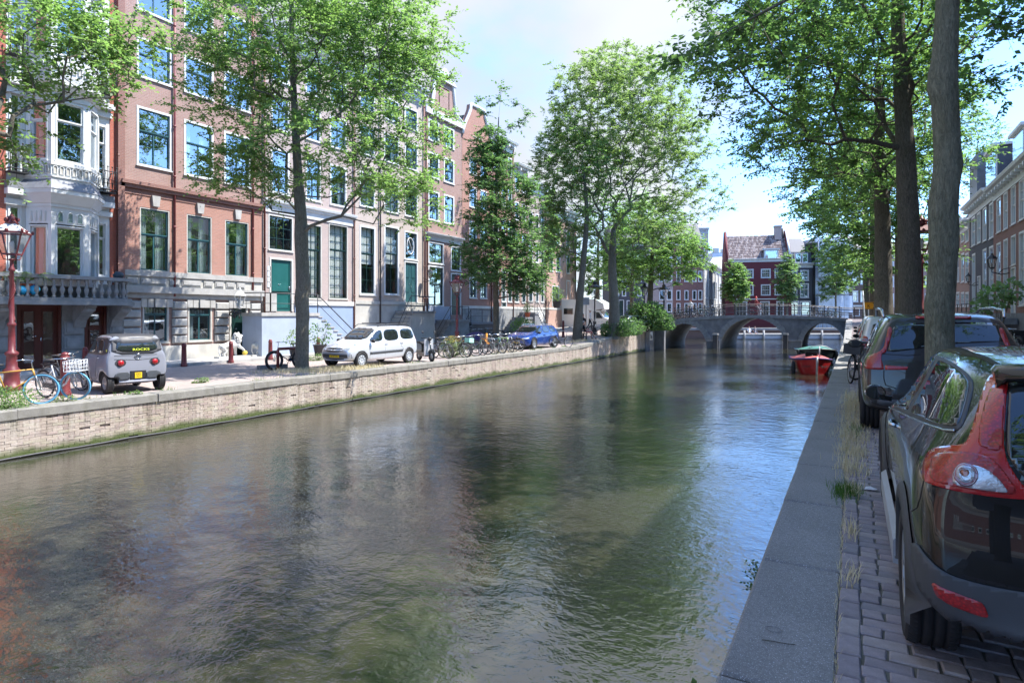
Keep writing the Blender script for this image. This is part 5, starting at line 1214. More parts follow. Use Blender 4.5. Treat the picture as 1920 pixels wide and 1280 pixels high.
    if stems:
        q0 = ori; q1 = ori+dr*ln[:, None]; q1[:, 2] -= droop*ln**1.6; o_ = side*0.004; zz = np.zeros((ns, 3)); zz[:, 2] = 0.005
        SV = np.stack([q0-o_, q0+o_, q0+zz, q1], axis=1).reshape(-1, 3); k = np.arange(ns)[:, None]*4
        SF = np.concatenate([k+np.array([[0,1,3]]), k+np.array([[1,2,3]]), k+np.array([[2,0,3]])]).astype(np.int32)
        tag(link('twigs', np_mesh('twigs', SV, SF, M[barkm], 3), root), kind='stuff')
    return root
def bl(px, py, d, rx, ry, rz, w=None):      # a lump of crown: centre from the photo, radii in metres
    p = cw(px, d); b = (p.x, p.y, fz(py, d), rx, ry, rz); return b+(w,) if w else b
def gz(x, y): return zl(x, y) if x < -10 else zr(y)
def T3(px, d, py): p = cw(px, d); return (p.x, p.y, fz(py, d))

# main left tree
b0 = cw(566, 22.9); z0 = gz(b0.x, b0.y); k = 22.9/F
tree('elm_tree', 'tall leafy elm on the left quay between the fat tyred bike and silver estate', (b0.x, b0.y, z0),
     [(b0.x, b0.y, z0-0.2), T3(567, 22.9, 560), T3(565, 22.9, 440), T3(559, 22.9, 330), T3(553, 22.9, 220), T3(547, 22.9, 60), T3(548, 22.7, -150)],
     [0.25, 0.235, 0.25, 0.17, 0.13, 0.09, 0.04],
     [bl(560, 60, 22.9, 4.2, 4.2, 3.2), bl(700, 110, 22.5, 3.0, 3.0, 2.4), bl(440, 130, 22.6, 2.4, 2.6, 2.4), bl(620, 280, 22.4, 3.2, 3.0, 1.9), bl(770, 250, 22.5, 1.6, 2.0, 2.0), bl(480, 330, 22.9, 2.0, 2.0, 1.2, 12),
      bl(740, 360, 22.2, 1.7, 1.5, 1.0, 7), bl(720, 60, 22, 2.4, 2.4, 2.4)], 11,
     n_pts=1100, leaves=78000, leaf=(0.12, 0.08), attach=4.6, extra=[T3(640, 22.3, 405), T3(700, 22, 420), T3(820, 22, 420), T3(850, 22, 90), T3(330, 22.5, 200), T3(510, 22.6, 395)],
     burls=((2.9, radians(200), 0.07, 0.25), (3.4, radians(30), 0.08, 0.3), (2.2, radians(10), 0.05, 0.2)), spray=0.85, barkm='bark_grey')
# small dark elm
b0 = cw(931, 39); z0 = gz(b0.x, b0.y)
tree('young_elm_tree', 'slim dark young elm with spiky top between the parked bicycles and the blue estate car', (b0.x, b0.y, z0),
     [(b0.x, b0.y, z0-0.2), T3(930, 39, 560), T3(929, 39, 470), T3(930, 39, 350), T3(935, 39, 220)], [0.20, 0.17, 0.13, 0.08, 0.03],
     [bl(945, 480, 39, 3.1, 3.0, 2.6), bl(940, 380, 39, 2.6, 2.4, 2.2), bl(915, 300, 39, 1.3, 1.3, 2.0, 9), bl(985, 520, 38.6, 1.6, 1.4, 1.3, 6)], 12, n_pts=600, leaves=42000, leaf=(0.16, 0.105), leafm='leaf_deep', attach=2.0, up=0.8,
     extra=[T3(900, 39, 190), T3(940, 39, 165), T3(973, 39, 195), T3(915, 39, 200), T3(985, 39, 215), T3(938, 39, 190), T3(905, 39, 215), T3(970, 39, 230)], spray=0.8)
# big airy elm by the bench
b0 = cw(1150, 46); z0 = gz(b0.x, b0.y)
tree('elm_tree', 'broad airy many stemmed elm with pale green crown rising over the bench near the bridge', (b0.x, b0.y, z0),
     [(b0.x, b0.y, z0-0.2), T3(1152, 46, 580), T3(1148, 46, 500), T3(1150, 46, 430)], [0.46, 0.38, 0.32, 0.18],
     [bl(1160, 230, 46, 6.0, 5.5, 5.4), bl(1080, 300, 46, 3.4, 3.6, 4.2), bl(1240, 280, 46, 3.8, 3.6, 4.6), bl(1290, 370, 45, 2.8, 2.6, 2.2, 12), bl(1150, 140, 46, 3.6, 3.4, 1.8), bl(1050, 430, 46, 2.0, 2.2, 2.4, 12), bl(1180, 420, 45, 4.0, 3.0, 2.2)], 13,
     n_pts=2000, leaves=135000, leaf=(0.14, 0.085), leafm='leaf_olive', attach=2.6, up=1.0, spray=0.6, hollow=0.45, barkm='bark_grey', extra=[T3(1370, 45, 390), T3(1380, 45, 300), T3(1250, 46, 85), T3(1030, 46, 120)])
b0 = cw(1082, 44); z0 = gz(b0.x, b0.y)
tree('leaning_elm_tree', 'slender leaning elm trunk beside the two people on the bench', (b0.x, b0.y, z0),
     [(b0.x, b0.y, z0-0.2), T3(1087, 44, 560), T3(1093, 44, 500), T3(1100, 44, 400), T3(1092, 44, 300)], [0.36, 0.28, 0.22, 0.16, 0.06],
     [bl(1080, 330, 44, 3.6, 3.2, 4.0), bl(1030, 430, 44, 2.4, 2.4, 2.4)], 14, n_pts=260, leaves=15000, leaf=(0.14, 0.09), leafm='leaf_mid', attach=5, up=0.9)
# bushy tree towards the bridge
b0 = cw(1219, 56); z0 = 2.1
tree('elm_tree', 'dense rounded bright green elm standing at the left end of the bridge', (b0.x, b0.y, z0), [(b0.x, b0.y, z0-0.2), T3(1219, 56, 560), T3(1222, 56, 500), T3(1225, 56, 430)], [0.32, 0.27, 0.2, 0.08],
     [bl(1230, 470, 55, 4.6, 4.0, 2.9), bl(1275, 490, 55, 2.8, 2.6, 2.6), bl(1170, 500, 55, 3.0, 2.6, 2.4), bl(1215, 410, 56, 3.6, 3, 2.0)], 15, n_pts=420, leaves=36000, leaf=(0.19, 0.12), leafm='leaf_fresh', attach=3, stems=False)
# trees further left behind the bench and camper
for i, (px, d, lb) in enumerate(((1010, 60, 'green elm filling the gap behind the dark young elm'), (1120, 64, 'leafy green elm behind the white camper van'), (1185, 72, 'dark green elm far behind the bench and the lamp post'))):
    b0 = cw(px, d); z0 = 1.6
    tree('elm_tree', lb, (b0.x, b0.y, z0), [(b0.x, b0.y, z0-0.2), T3(px, d, 560), T3(px+2, d, 440)], [0.3, 0.25, 0.08],
         [bl(px, 480, d, 3.6, 3.2, 3.6), bl(px+10, 400, d, 3.2, 3.0, 3.0), bl(px, 530, d, 3.0, 2.6, 1.5)] if i else [bl(px, 420, d, 2.0, 2.4, 4.6)], 20+i, n_pts=200, leaves=13000, leaf=(0.24, 0.15), leafm='leaf_mid', attach=2.5, stems=False)
# young trees in front of the far houses
for i, (px, d, pb, pt, rr, lm, lb) in enumerate(((1379, 84, 585, 490, 1.7, 'leaf_fresh', 'bright green slim tree before the left part of the wine red house'), (1475, 84, 590, 480, 1.6, 'leaf_silver', 'grey green vase shaped young tree between the wine red and the blue grey house'),
                                                 (1567, 84, 590, 430, 2.6, 'leaf_silver', 'pale green feathery tree in front of the scaffolded house'))):
    b0 = cw(px, d); z0 = 1.25; mid = (pb+pt)/2-8; h = (pb-pt)*d/F
    tree('young_tree', lb, (b0.x, b0.y, z0), [(b0.x, b0.y, z0-0.2), T3(px, d, pb-20), T3(px, d, mid), T3(px, d, pt+15)], [0.16, 0.13, 0.09, 0.03],
         [bl(px, mid, d, rr, rr, h*0.36), bl(px, mid-h*3, d, rr*0.6, rr*0.6, h*0.22), bl(px, mid+h*2.2, d, rr*(1.0 if i == 0 else 0.6), rr, h*0.2)], 30+i, n_pts=180, leaves=(11000, 7000, 12000)[i], leaf=(0.26, 0.17), leafm=lm, attach=1.6 if i else 0.8, up=1.0, stems=False)
# right bank row
b0 = cw(1766, 6.9); z0 = ZR
tree('elm_tree', 'thick nearby elm trunk rising between the black hatchback and the dark grey car', (b0.x, b0.y, z0),
     [(b0.x, b0.y, z0-0.1), T3(1762, 6.9, 620), T3(1767, 6.9, 520), T3(1768, 6.9, 420), T3(1776, 6.9, 280), T3(1771, 6.9, 150), T3(1777, 6.9, 0), T3(1780, 6.9, -250), T3(1780, 6.9, -700)],
     [0.165, 0.135, 0.128, 0.137, 0.128, 0.13, 0.115, 0.10, 0.05],
     [bl(1690, -800, 7.5, 4.2, 4.4, 2.6), bl(1390, 70, 8.8, 0.8, 1.0, 0.5, 2.2), bl(1470, 10, 8.6, 0.9, 1.2, 0.5, 2.2)], 41, n_pts=260, leaves=16000, leaf=(0.11, 0.075), leafm='leaf_deep', barkm='bark_olive', attach=5.2, extra=[T3(1275, 8.6, 108), T3(1310, 8.7, 95), T3(1870, 8.5, 30), T3(1905, 9, 60), T3(1840, 9, 100)],
     burls=((3.4, radians(330), 0.035, 0.15), (2.1, radians(170), 0.03, 0.12), (3.0, radians(170), 0.025, 0.15), (1.8, radians(200), 0.035, 0.14), (4.4, radians(190), 0.06, 0.12), (2.6, radians(340), 0.03, 0.2)))
b0 = cw(1703, 14.6); z0 = gz(1, 17)
tree('elm_tree', 'dark elm with long limbs reaching over the canal, middle one of the three right trunks', (b0.x, b0.y, z0),
     [(b0.x, b0.y, z0-0.1), T3(1706, 14.6, 560), T3(1704, 14.6, 420), T3(1697, 14.6, 280), T3(1690, 14.6, 150), T3(1683, 14.6, 20), T3(1680, 14.6, -200)],
     [0.30, 0.24, 0.23, 0.20, 0.17, 0.14, 0.05],
     [bl(1560, 60, 14, 3.0, 3.4, 1.9), bl(1450, 70, 14, 1.7, 2.2, 1.4), bl(1390, 95, 13.5, 1.1, 1.4, 0.95, 4), bl(1500, 190, 14.5, 2.4, 2.6, 1.4), bl(1640, 60, 15, 2.4, 2.6, 2.2), bl(1600, -180, 14.6, 4.4, 4.2, 2.4), bl(1800, 60, 16, 2.0, 2.4, 2.2, 7), bl(1600, 290, 16, 1.6, 2.0, 1.4)], 42,
     n_pts=800, leaves=50000, leaf=(0.10, 0.065), leafm='leaf_mid', attach=5.6, up=0.5, spray=0.65,
     extra=[T3(1280, 13, 110), T3(1330, 13.2, 60), T3(1310, 13.4, 120), T3(1345, 13.6, 160), T3(1500, 14, 100), T3(1860, 15, 150), T3(1900, 15, 130), T3(1880, 14, 60), T3(1890, 15, 190)])
b0 = cw(1655, 19.6); z0 = gz(1, 23)
tree('elm_tree', 'slender dark elm trunk, leftmost of the three right trunks beside the parked cars', (b0.x, b0.y, z0),
     [(b0.x, b0.y, z0-0.1), T3(1657, 19.6, 560), T3(1655, 19.6, 440), T3(1650, 19.6, 300), T3(1647, 19.6, 120)], [0.32, 0.26, 0.23, 0.18, 0.06],
     [bl(1590, 200, 20, 3.0, 3.2, 2.6), bl(1510, 270, 20, 2.0, 2.6, 1.6), bl(1680, 220, 21, 2.2, 2.4, 2.6), bl(1620, 330, 20.5, 2.2, 2.4, 1.5), bl(1440, 280, 20, 0.9, 1.4, 0.6, 1.2), bl(1640, 60, 21, 3.4, 3.6, 2.4)], 43,
     n_pts=620, leaves=42000, leaf=(0.105, 0.07), leafm='leaf_mid', attach=5.0, up=0.6, extra=[T3(1380, 19, 265), T3(1395, 19, 290), T3(1430, 19.5, 310)])
for i, (px, d, lb) in enumerate(((1690, 27, 'leafy elm behind the middle right trunk'), (1640, 35, 'green elm further along the right bank behind the slender trunk'), (1625, 46, 'distant green elm on the right bank near the bridge'))):
    b0 = cw(px, d); z0 = gz(1, b0.y); s_ = d/27
    tree('elm_tree', lb, (b0.x, b0.y, z0), [(b0.x, b0.y, z0-0.1), T3(px, d, 560), T3(px-2, d, 430), T3(px-5, d, 300)], [0.3, 0.25, 0.2, 0.08],
         [bl(px-30, 350, d, 3.0*s_**.3, 3.0, 3.4), bl(px-10, 470, d, 2.4, 2.6, 2.0), bl(px-70, 400, d, 2.0, 2.2, 1.4, 8), bl(px+20, 240+40*i, d, 3.0, 3, 2.6)], 50+i, n_pts=280, leaves=(22000, 19000, 17000)[i], leaf=(0.14+0.03*i, 0.09+0.02*i), leafm=('leaf_mid', 'leaf_fresh', 'leaf_mid')[i], attach=4.4 if i == 0 else 3.4, up=0.7, stems=(i == 0), extra=[T3(px-110, d, 470), T3(px-150, d, 400)] if i else [T3(px-160, d, 430), T3(px-190, d, 380), T3(px-200, d, 350)])
b0 = cw(1835, 48); tree('elm_tree', 'pale feathery elm rising behind the thick trunk before the right houses', (b0.x, b0.y, 1.9), [(b0.x, b0.y, 1.8), T3(1833, 48, 400), T3(1832, 48, 280)], [0.3, 0.2, 0.06],
     [bl(1828, 280, 48, 2.4, 2.4, 3.0)], 60, n_pts=240, leaves=6500, leaf=(0.15, 0.09), leafm='leaf_silver', attach=8, up=1.0)
# tree standing left of the picture: its boughs hang into the upper left corner
tree('elm_tree', 'elm at the left edge whose leafy boughs hang over the white bay windows', (-18.0, 5.2, ZL),
     [(-18.0, 5.2, ZL-0.2), (-18.0, 5.3, 4), (-17.9, 5.5, 7), (-17.8, 5.8, 10), (-17.7, 6, 14)], [0.3, 0.25, 0.22, 0.15, 0.05],
     [bl(60, 60, 17.0, 2.4, 2.8, 1.6), bl(150, 110, 17.4, 1.5, 1.7, 1.3), bl(20, 210, 16.5, 0.7, 1.0, 1.3, 3), bl(210, 60, 18, 1.0, 1.3, 1.1, 4), bl(-150, -100, 17, 2.4, 3, 2.2)], 44,
     n_pts=420, leaves=19000, leaf=(0.13, 0.085), attach=5.5, up=0.3, spray=0.8, droop=0.5, extra=[T3(215, 17.5, 170), T3(240, 17.6, 130), T3(120, 17, 190), T3(60, 16.6, 300), T3(30, 16.5, 340), T3(290, 18, 60)])

for x, y, lb in ((1.1, -7.5, 'unseen elm added on the right bank just behind the camera for shade'), (1.1, -17, 'unseen elm added on the right bank further behind the camera for shade'), (-17.8, -9, 'unseen elm added on the left bank behind the camera for darker reflections')):  # unseen trees added to shade the quay and darken reflections
    z0 = ZR if x > 0 else ZL
    tree('elm_tree', lb, (x, y, z0), [(x, y, z0-.2), (x, y, 5), (x, y+.1, 9)], [.3, .25, .12], [(x, y, 10, 4.6, 4.4, 3.4), (x+2, y+2, 11, 3, 3, 2)], int(90+y), n_pts=160, leaves=9000, leaf=(.2, .13), leafm='leaf_mid', attach=4.5, stems=False)
# ------------------------------------------------------------------ vehicles
def interp(tab, x):
    if x <= tab[0][0]: return tab[0][1]
    for (a, va), (b2, vb) in zip(tab, tab[1:]):
        if x <= b2: return va+(vb-va)*(x-a)/(b2-a)
    return tab[-1][1]
def chaikin(p, it=2):
    for _ in range(it):
        q = []
        for i in range(len(p)):
            a, b2 = p[i], p[(i+1) % len(p)]
            q.append((a[0]*0.8+b2[0]*0.2, a[1]*0.8+b2[1]*0.2)); q.append((a[0]*0.2+b2[0]*0.8, a[1]*0.2+b2[1]*0.8))
        p = q
    return p
def wheel_meshes(r, w, spokes=5, rimr=0.68, style='alloy', grooves=True):
    key = ('wheel', r, w, spokes, rimr, style)
    if key in WC: return WC[key]
    hw = w/2; n = 40
    pr = [(r*rimr, -hw*0.8), (r*(rimr+.02), -hw), (r*0.93, -hw*1.02), (r*0.985, -hw*0.88), (r, -hw*0.75)]
    if grooves:
        for g in (-0.45, -0.02, 0.42): pr += [(r, hw*(g-0.05)), (r-0.012, hw*(g-0.04)), (r-0.012, hw*(g+0.05)), (r, hw*(g+0.06))]
    pr += [(r, hw*0.75), (r*0.985, hw*0.88), (r*0.93, hw*1.02), (r*(rimr+.02), hw), (r*rimr, hw*0.8)]
    t = MB(); t.lathe(pr, n)
    t.v = [(z, x, y) for x, y, z in t.v]
    if grooves:                     # sipes across the shoulders
        for k in range(72):
            a = 2*pi*k/72
            for s_ in (-1, 1): t.bar((s_*hw*0.93, sin(a)*r*0.975, cos(a)*r*0.975), (s_*hw*0.60, sin(a+.03)*r*1.002, cos(a+.03)*r*1.002), 0.004, 0.006, 0)
    tm = t.mesh('tyre', M['rubber'])
    q = MB(); R = r*rimr
    q.lathe([(R+0.004, hw*0.86), (R-0.012, hw*0.92), (R-0.03, hw*0.7), (R-0.04, -hw*0.7), (R, -hw*0.8)], n); q.lathe([(R-0.03, -hw*0.1), (0.0, -hw*0.1)], 24, mi=1)
    if style == 'alloy':
        for k in range(spokes):
            a = 2*pi*k/spokes
            for da in (-0.09, 0.09):
                q.bar((cos(a+da*2.2)*0.05, sin(a+da*2.2)*0.05, hw*0.82), (cos(a+da)*(R-0.02), sin(a+da)*(R-0.02), hw*0.72), 0.028, 0.03)
        q.lathe([(0.065, hw*0.6), (0.065, hw*0.86), (0.05, hw*0.93), (0, hw*0.93)], 14)
    else:
        q.lathe([(R-0.012, hw*0.80), (R*0.75, hw*0.93), (R*0.35, hw*0.96), (0.07, hw*0.9), (0.06, hw*0.98), (0, hw)], 24)
        for k in range(spokes): a = 2*pi*k/spokes; q.ball((cos(a)*R*0.72, sin(a)*R*0.72, hw*0.9), (0.022, 0.022, 0.018), 7, 4, mi=1)
    q.v = [(z, x, y) for x, y, z in q.v]
    rm = q.mesh('rim', [M['steel'] if style == 'alloy' else M['zinc'], M['soft_black']])
    WC[key] = (tm, rm); return WC[key]
class Car:
    def __init__(s, name, label, loc, rz, Ln, tab, yr, yf, paint, wheels, group=None, sub=2, cat='car', arch=1.12):
        s.r = empty(name, loc, rz, label, cat, group); s.L = Ln
        cols_ = list(zip(*tab)); ts = cols_[0]; st = sorted(set(list(ts)+[0.015, 0.05, 0.13, 0.25, 0.42, 0.95, 0.985])); V = []; n = 0
        for t_ in st:
            w, zb, zs, zt, wt = [interp(list(zip(ts, c)), t_) for c in cols_[1:]]
            g = zt-zs
            sec = [(0, zb), (w*0.6, zb), (w*0.90, zb+0.02), (w*0.975, zb+0.10), (w, zb+(zs-zb)*0.42), (w*0.995, zs-0.14), (w*0.965, zs-0.035), (w*0.92, zs+0.02 if g > 0.2 else zs+min(0.02, g*0.3)),
                   (wt+(w*0.92-wt)*0.62, zs+g*0.40), (wt+(w*0.92-wt)*0.22, zs+g*0.80), (wt*0.98, zs+g*0.93), (wt*0.80, zs+g*0.985), (0, zt)]
            n = len(sec); ring = []
            for x, z in sec: ring.append((x, z))
            for x, z in sec[-2:0:-1]: ring.append((-x, z))
            for x, z in ring:
                ya, yb = interp(yr, z), Ln-interp(yf, z); ar = (abs(x)/max(w, .01))**3
                y = ya+(yb-ya)*t_
                if t_ < 0.12: y += ar*0.10*(1-t_/0.12)
                if t_ > 0.9: y -= ar*0.16*(t_-0.9)/0.1
                V.append((x, y-Ln/2, z))
        R_ = 2*n-2; Fs = []
        for j in range(len(st)-1):
            for i in range(R_): Fs.append((j*R_+i, j*R_+(i+1) % R_, (j+1)*R_+(i+1) % R_, (j+1)*R_+i))
        for base, flip in ((0, 1), ((len(st)-1)*R_, 0)):
            for i in range(n-1):
                a, b2 = i, i+1; c2, d2 = (R_-i-1) % R_, (R_-i) % R_
                q = [base+a, base+b2, base+c2, base+d2]
                if i == 0: q = [base, base+1, base+R_-1]
                elif i == n-2: q = [base+a, base+n-1, base+d2]
                Fs.append(tuple(q if flip else q[::-1]))
        mb = MB(); mb.add(V, Fs, 0, True); me = mb.mesh('car_body', [M[paint], M['soft_black']])
        o = link('body', me, s.r); md = o.modifiers.new('s', 'SUBSURF'); md.levels = sub; md.render_levels = sub
        cut = MB()
        for (y, r, tw) in wheels:
            for sx in (-1, 1):
                b_ = len(cut.v); c3 = MB(); c3.lathe([(r*arch, 0), (r*arch, 0.9)], 28); cut.add([(sx*(0.45+z), y+x, r+q) for x, q, z in c3.v], c3.f, 1)
        co_ = cut.build('cutter', [M[paint], M['soft_black']])
        co_.parent = s.r
        bm_ = o.modifiers.new('b', 'BOOLEAN'); bm_.operation = 'DIFFERENCE'; bm_.object = co_; bm_.solver = 'EXACT'
        bpy.context.view_layer.update(); dg = bpy.context.evaluated_depsgraph_get()
        s.bvh_only = None
        nm = bpy.data.meshes.new_from_object(o.evaluated_get(dg)); o.modifiers.clear(); o.data = nm; nm.name = 'car_body'
        for p in nm.polygons: p.use_smooth = True
        bpy.data.objects.remove(co_); s.body = o
        s.bvh = BVHTree.FromPolygons([v.co.copy() for v in nm.vertices], [tuple(p.vertices) for p in nm.polygons])
        s.mw = Matrix.Translation(loc) @ Matrix.Rotation(rz, 4, 'Z'); s.inv = s.mw.inverted(); s.paint = paint
    def ray(s, mode, a, b2):
        if mode == 'left': o, d = Vector((-4, a, b2)), Vector((1, 0, 0))
        elif mode == 'right': o, d = Vector((4, a, b2)), Vector((-1, 0, 0))
        elif mode == 'rear': o, d = Vector((a, -6, b2)), Vector((0, 1, 0))
        elif mode == 'front': o, d = Vector((a, 6, b2)), Vector((0, -1, 0))
        elif mode == 'top': o, d = Vector((a, b2, 4)), Vector((0, 0, -1))
        elif mode == 'px':
            wd = Vector((CT*(a-960)/F-ST, ST*(a-960)/F+CT, -(b2-590)/F)); o = s.inv @ Vector((0, 0, EYE)); d = (s.inv.to_3x3() @ wd).normalized()
        h = s.bvh.ray_cast(o, d); return (h[0], h[1]) if h[0] is not None else None
    def panel(s, name, mode, poly, m, off=0.005, step=None, mirror=False, it=2, thick=0.012, parent=None, keep=None):
        p = chaikin(poly, it) if it else poly
        bm = bmesh.new(); vs = [bm.verts.new((a, b2, 0)) for a, b2 in p]; bm.faces.new(vs)
        x0, x1 = min(q[0] for q in p), max(q[0] for q in p); y0, y1 = min(q[1] for q in p), max(q[1] for q in p)
        st = step or max(x1-x0, y1-y0)/14
        for k in range(1, int((x1-x0)/st)+1): bmesh.ops.bisect_plane(bm, geom=bm.verts[:]+bm.edges[:]+bm.faces[:], plane_co=(x0+k*st, 0, 0), plane_no=(1, 0, 0))
        for k in range(1, int((y1-y0)/st)+1): bmesh.ops.bisect_plane(bm, geom=bm.verts[:]+bm.edges[:]+bm.faces[:], plane_co=(0, y0+k*st, 0), plane_no=(0, 1, 0))
        bmesh.ops.triangulate(bm, faces=bm.faces[:]); bad = []; nn = {}
        for v in bm.verts:
            h = s.ray(mode, v.co.x, v.co.y)
            if h is None or (keep and not keep(h[0])): bad.append(v); continue
            n_ = h[1]; nn[v] = n_; v.co = h[0]+n_*off
        bmesh.ops.delete(bm, geom=bad, context='VERTS')
        if not bm.faces: bm.free(); return None
        # flip so faces look outward
        bm.normal_update()
        for f in bm.faces: f.smooth = True
        tot = sum((f.normal.dot(nn[f.verts[0]]) for f in bm.faces if f.verts[0] in nn))
        if tot < 0: bmesh.ops.reverse_faces(bm, faces=bm.faces[:])
        be = [e for e in bm.edges if e.is_boundary]
        r_ = bmesh.ops.extrude_edge_only(bm, edges=be); nv = [g for g in r_['geom'] if isinstance(g, bmesh.types.BMVert)]
        bm.normal_update()
        inv_ = {}
        for v in nv:
            for e in v.link_edges:
                o_ = e.other_vert(v)
                if o_ in nn: v.co = v.co-nn[o_]*thick; break
        me = bpy.data.meshes.new(name); bm.to_mesh(me); bm.free(); me.materials.append(M[m])
        o = link(name, me, parent or s.r)
        if mirror:
            m2 = me.copy()
            for v in m2.vertices: v.co.x *= -1
            m2.flip_normals(); link(name, m2, parent or s.r)
        return o
    def line(s, name, mode, pts, m='soft_black', r=0.004, off=0.0, mirror=False, n=14, closed=False, parent=None):
        P = []
        for (a, b2) in zip(pts, pts[1:]+([pts[0]] if closed else [])):
            for k in range(n):
                t = k/n; h = s.ray(mode, a[0]+(b2[0]-a[0])*t, a[1]+(b2[1]-a[1])*t)
                if h: P.append(h[0]+h[1]*off)
        if len(P) < 2: return
        for sx in ((1, -1) if mirror else (1,)):
            mb = MB(); mb.tube([(p.x*sx, p.y, p.z) for p in P], r, 4, closed=False); mb.build(name, M[m], parent or s.r)
    def wheels(s, ys, r, w, xo, spokes=5, style='alloy', rimr=0.68, grooves=True, steer=0):
        tm, rm = wheel_meshes(r, w, spokes, rimr, style, grooves)
        for i, y in enumerate(ys):
            for sx in (-1, 1):
                e = empty('wheel', (sx*(xo-w/2), y, r), 0 if sx > 0 else pi); e.parent = s.r; link('tyre', tm, e); link('rim', rm, e)
    def plate(s, mode, x, z, txt, w=0.52, h=0.11):
        hh = s.ray(mode, x, z)
        if not hh: return
        yy = hh[0].y; sg = -1 if mode == 'rear' else 1
        mb = MB(); mb.box(x-w/2, yy+sg*0.012-0.006, z-h/2, x+w/2, yy+sg*0.012+0.006, z+h/2); o = mb.build('number_plate', M['plate_yellow'], s.r)
        text('plate_text', txt, h*0.72, (x, yy+sg*0.0195, z-h*0.27), (pi/2, 0, 0 if sg < 0 else pi), 'soft_black', o)
    def mirrors(s, y, z, x, m='soft_black', sz=(0.11, 0.09, 0.075)):
        for sx in (-1, 1):
            mb = MB(); mb.ball((sx*(x+sz[0]*0.7), y, z), sz, 10, 7, 0); mb.bar((sx*(x-0.08), y+0.03, z-0.04), (sx*(x+0.05), y+0.02, z-0.03), 0.03, 0.03)
            for i, q in enumerate(mb.v): 
                if q[1] < y-0.02: mb.v[i] = (q[0], y-0.02, q[2])
            o = mb.build('wing_mirror', M[m], s.r)
            g = MB(); c = sx*(x+sz[0]*0.7); g.prism([(c+cos(a)*sz[0]*0.85, z+sin(a)*sz[2]*0.8) for a in [2*pi*k/14 for k in range(14)]], y-0.026, y-0.021); g.build('mirror_glass', M['car_glass'], o)
def text(name, body, size, loc, rot, m, parent=None, ext=0.001, align='CENTER', sx=1.0):
    cu = bpy.data.curves.new(name, 'FONT'); cu.body = body; cu.size = size; cu.extrude = ext; cu.align_x = align; cu.resolution_u = 3
    t_ = bpy.data.objects.new(name, cu); C.objects.link(t_); bpy.context.view_layer.update()
    me = bpy.data.meshes.new_from_object(t_.evaluated_get(bpy.context.evaluated_depsgraph_get())); bpy.data.objects.remove(t_)
    me.materials.clear(); me.materials.append(M[m]); return link(name, me, parent, loc, rot, (sx, 1, 1))

mat('lens_smoke', (0.34,0.16,0.2), .2, .1, 60, metal=.5, bs=.3, bsc=200, coat=1.0); mat('lens_amber', (0.35,0.13,0.08), .2, .1, 60, metal=.3, bs=0, coat=1.0)
# --- black hatchback, nearest car
tabH = [(0, .80, .36, .95, 1.36, .50), (.03, .855, .30, .975, 1.385, .54), (.08, .885, .25, .985, 1.415, .57), (.18, .895, .22, .98, 1.447, .60), (.35, .888, .20, .955, 1.447, .60), (.5, .882, .20, .93, 1.43, .60), (.58, .88, .20, .92, 1.37, .60),
        (.66, .88, .20, .91, 1.18, .62), (.74, .885, .20, .885, .97, .70), (.86, .875, .20, .80, .87, .68), (.95, .83, .21, .70, .79, .62), (1, .72, .24, .60, .68, .52)]
yrH = [(.2, .12), (.36, .02), (.5, 0), (.66, 0.0), (.74, .03), (.95, .055), (1.1, .11), (1.25, .20), (1.4, .34)]
yfH = [(.2, .1), (.45, 0), (.7, .06), (.9, .12)]
hx, hy = 1.115, 5.075
hat = Car('hatchback_car', 'black hatchback with tall red tail lights parked nearest to the camera on the right', (hx, hy, ZR+0.01), 0, 4.25, tabH, yrH, yfH, 'paint_black', [(-1.385, .325, .2), (1.255, .325, .2)], sub=2)
hat.wheels((-1.385, 1.255), 0.325, 0.21, 0.895, 5)
A_ = lambda pts: [(1600+x/4, 620+y/4) for x, y in pts]
B_ = lambda pts: [(1600+x/3.369, 900+y/3.369) for x, y in pts]
xl = lambda v: v.x < 0.05
hat.panel('window_surround', 'px', A_([(272,575),(300,500),(360,390),(430,280),(500,205),(570,178),(640,190),(760,245),(850,310),(895,370),(898,430),(885,500),(845,640),(815,715),(770,750),(690,742),(560,700),(430,645),(330,598)]), 'grey_plastic', 0.004, 9, True, it=1, keep=xl)
hat.panel('side_window', 'px', A_([(296,555),(320,500),(380,385),(450,285),(510,222),(560,200),(622,204),(600,250),(540,360),(470,480),(415,592),(396,600),(340,580)]), 'car_glass', 0.011, 9, True, it=1, keep=xl)
hat.panel('side_window', 'px', A_([(655,222),(760,275),(835,335),(868,385),(872,430),(852,520),(820,640),(795,700),(765,720),(700,716),(580,678),(448,618),(450,590),(500,500),(570,375),(630,262)]), 'car_glass', 0.011, 9, True, it=1, keep=xl)
tl_ = A_([(1168,292),(1110,292),(1050,325),(1010,385),(975,480),(950,570),(925,660),(895,760),(865,835),(820,862),(740,868),(650,878),(590,900),(552,945),(535,1010),(530,1105),(560,1140),(640,1168),(800,1205),(1000,1235),(1150,1252),(1300,1262),(1420,1268),(1430,1255),(1330,1220),(1240,1120),(1180,1030),(1145,960),(1128,870),(1130,760),(1140,620),(1150,500),(1162,395)])
hat.panel('tail_light', 'px', tl_, 'lamp_lens_plain', 0.010, 6, True, it=1)
hat.panel('lamp_lens', 'px', A_([(1060,420),(1150,402),(1140,520),(1125,700),(1118,860),(1090,905),(1010,890),(940,860),(955,760),(985,640),(1010,540)]), 'lamp_lens_red', 0.016, 6, True, it=1)
hat.panel('lamp_lens', 'px', A_([(610,960),(680,925),(860,912),(980,935),(1070,985),(1150,1080),(1215,1180),(1200,1225),(1000,1205),(800,1170),(640,1140),(598,1100),(598,1020)]), 'lamp_lens_red', 0.016, 6, True, it=1)
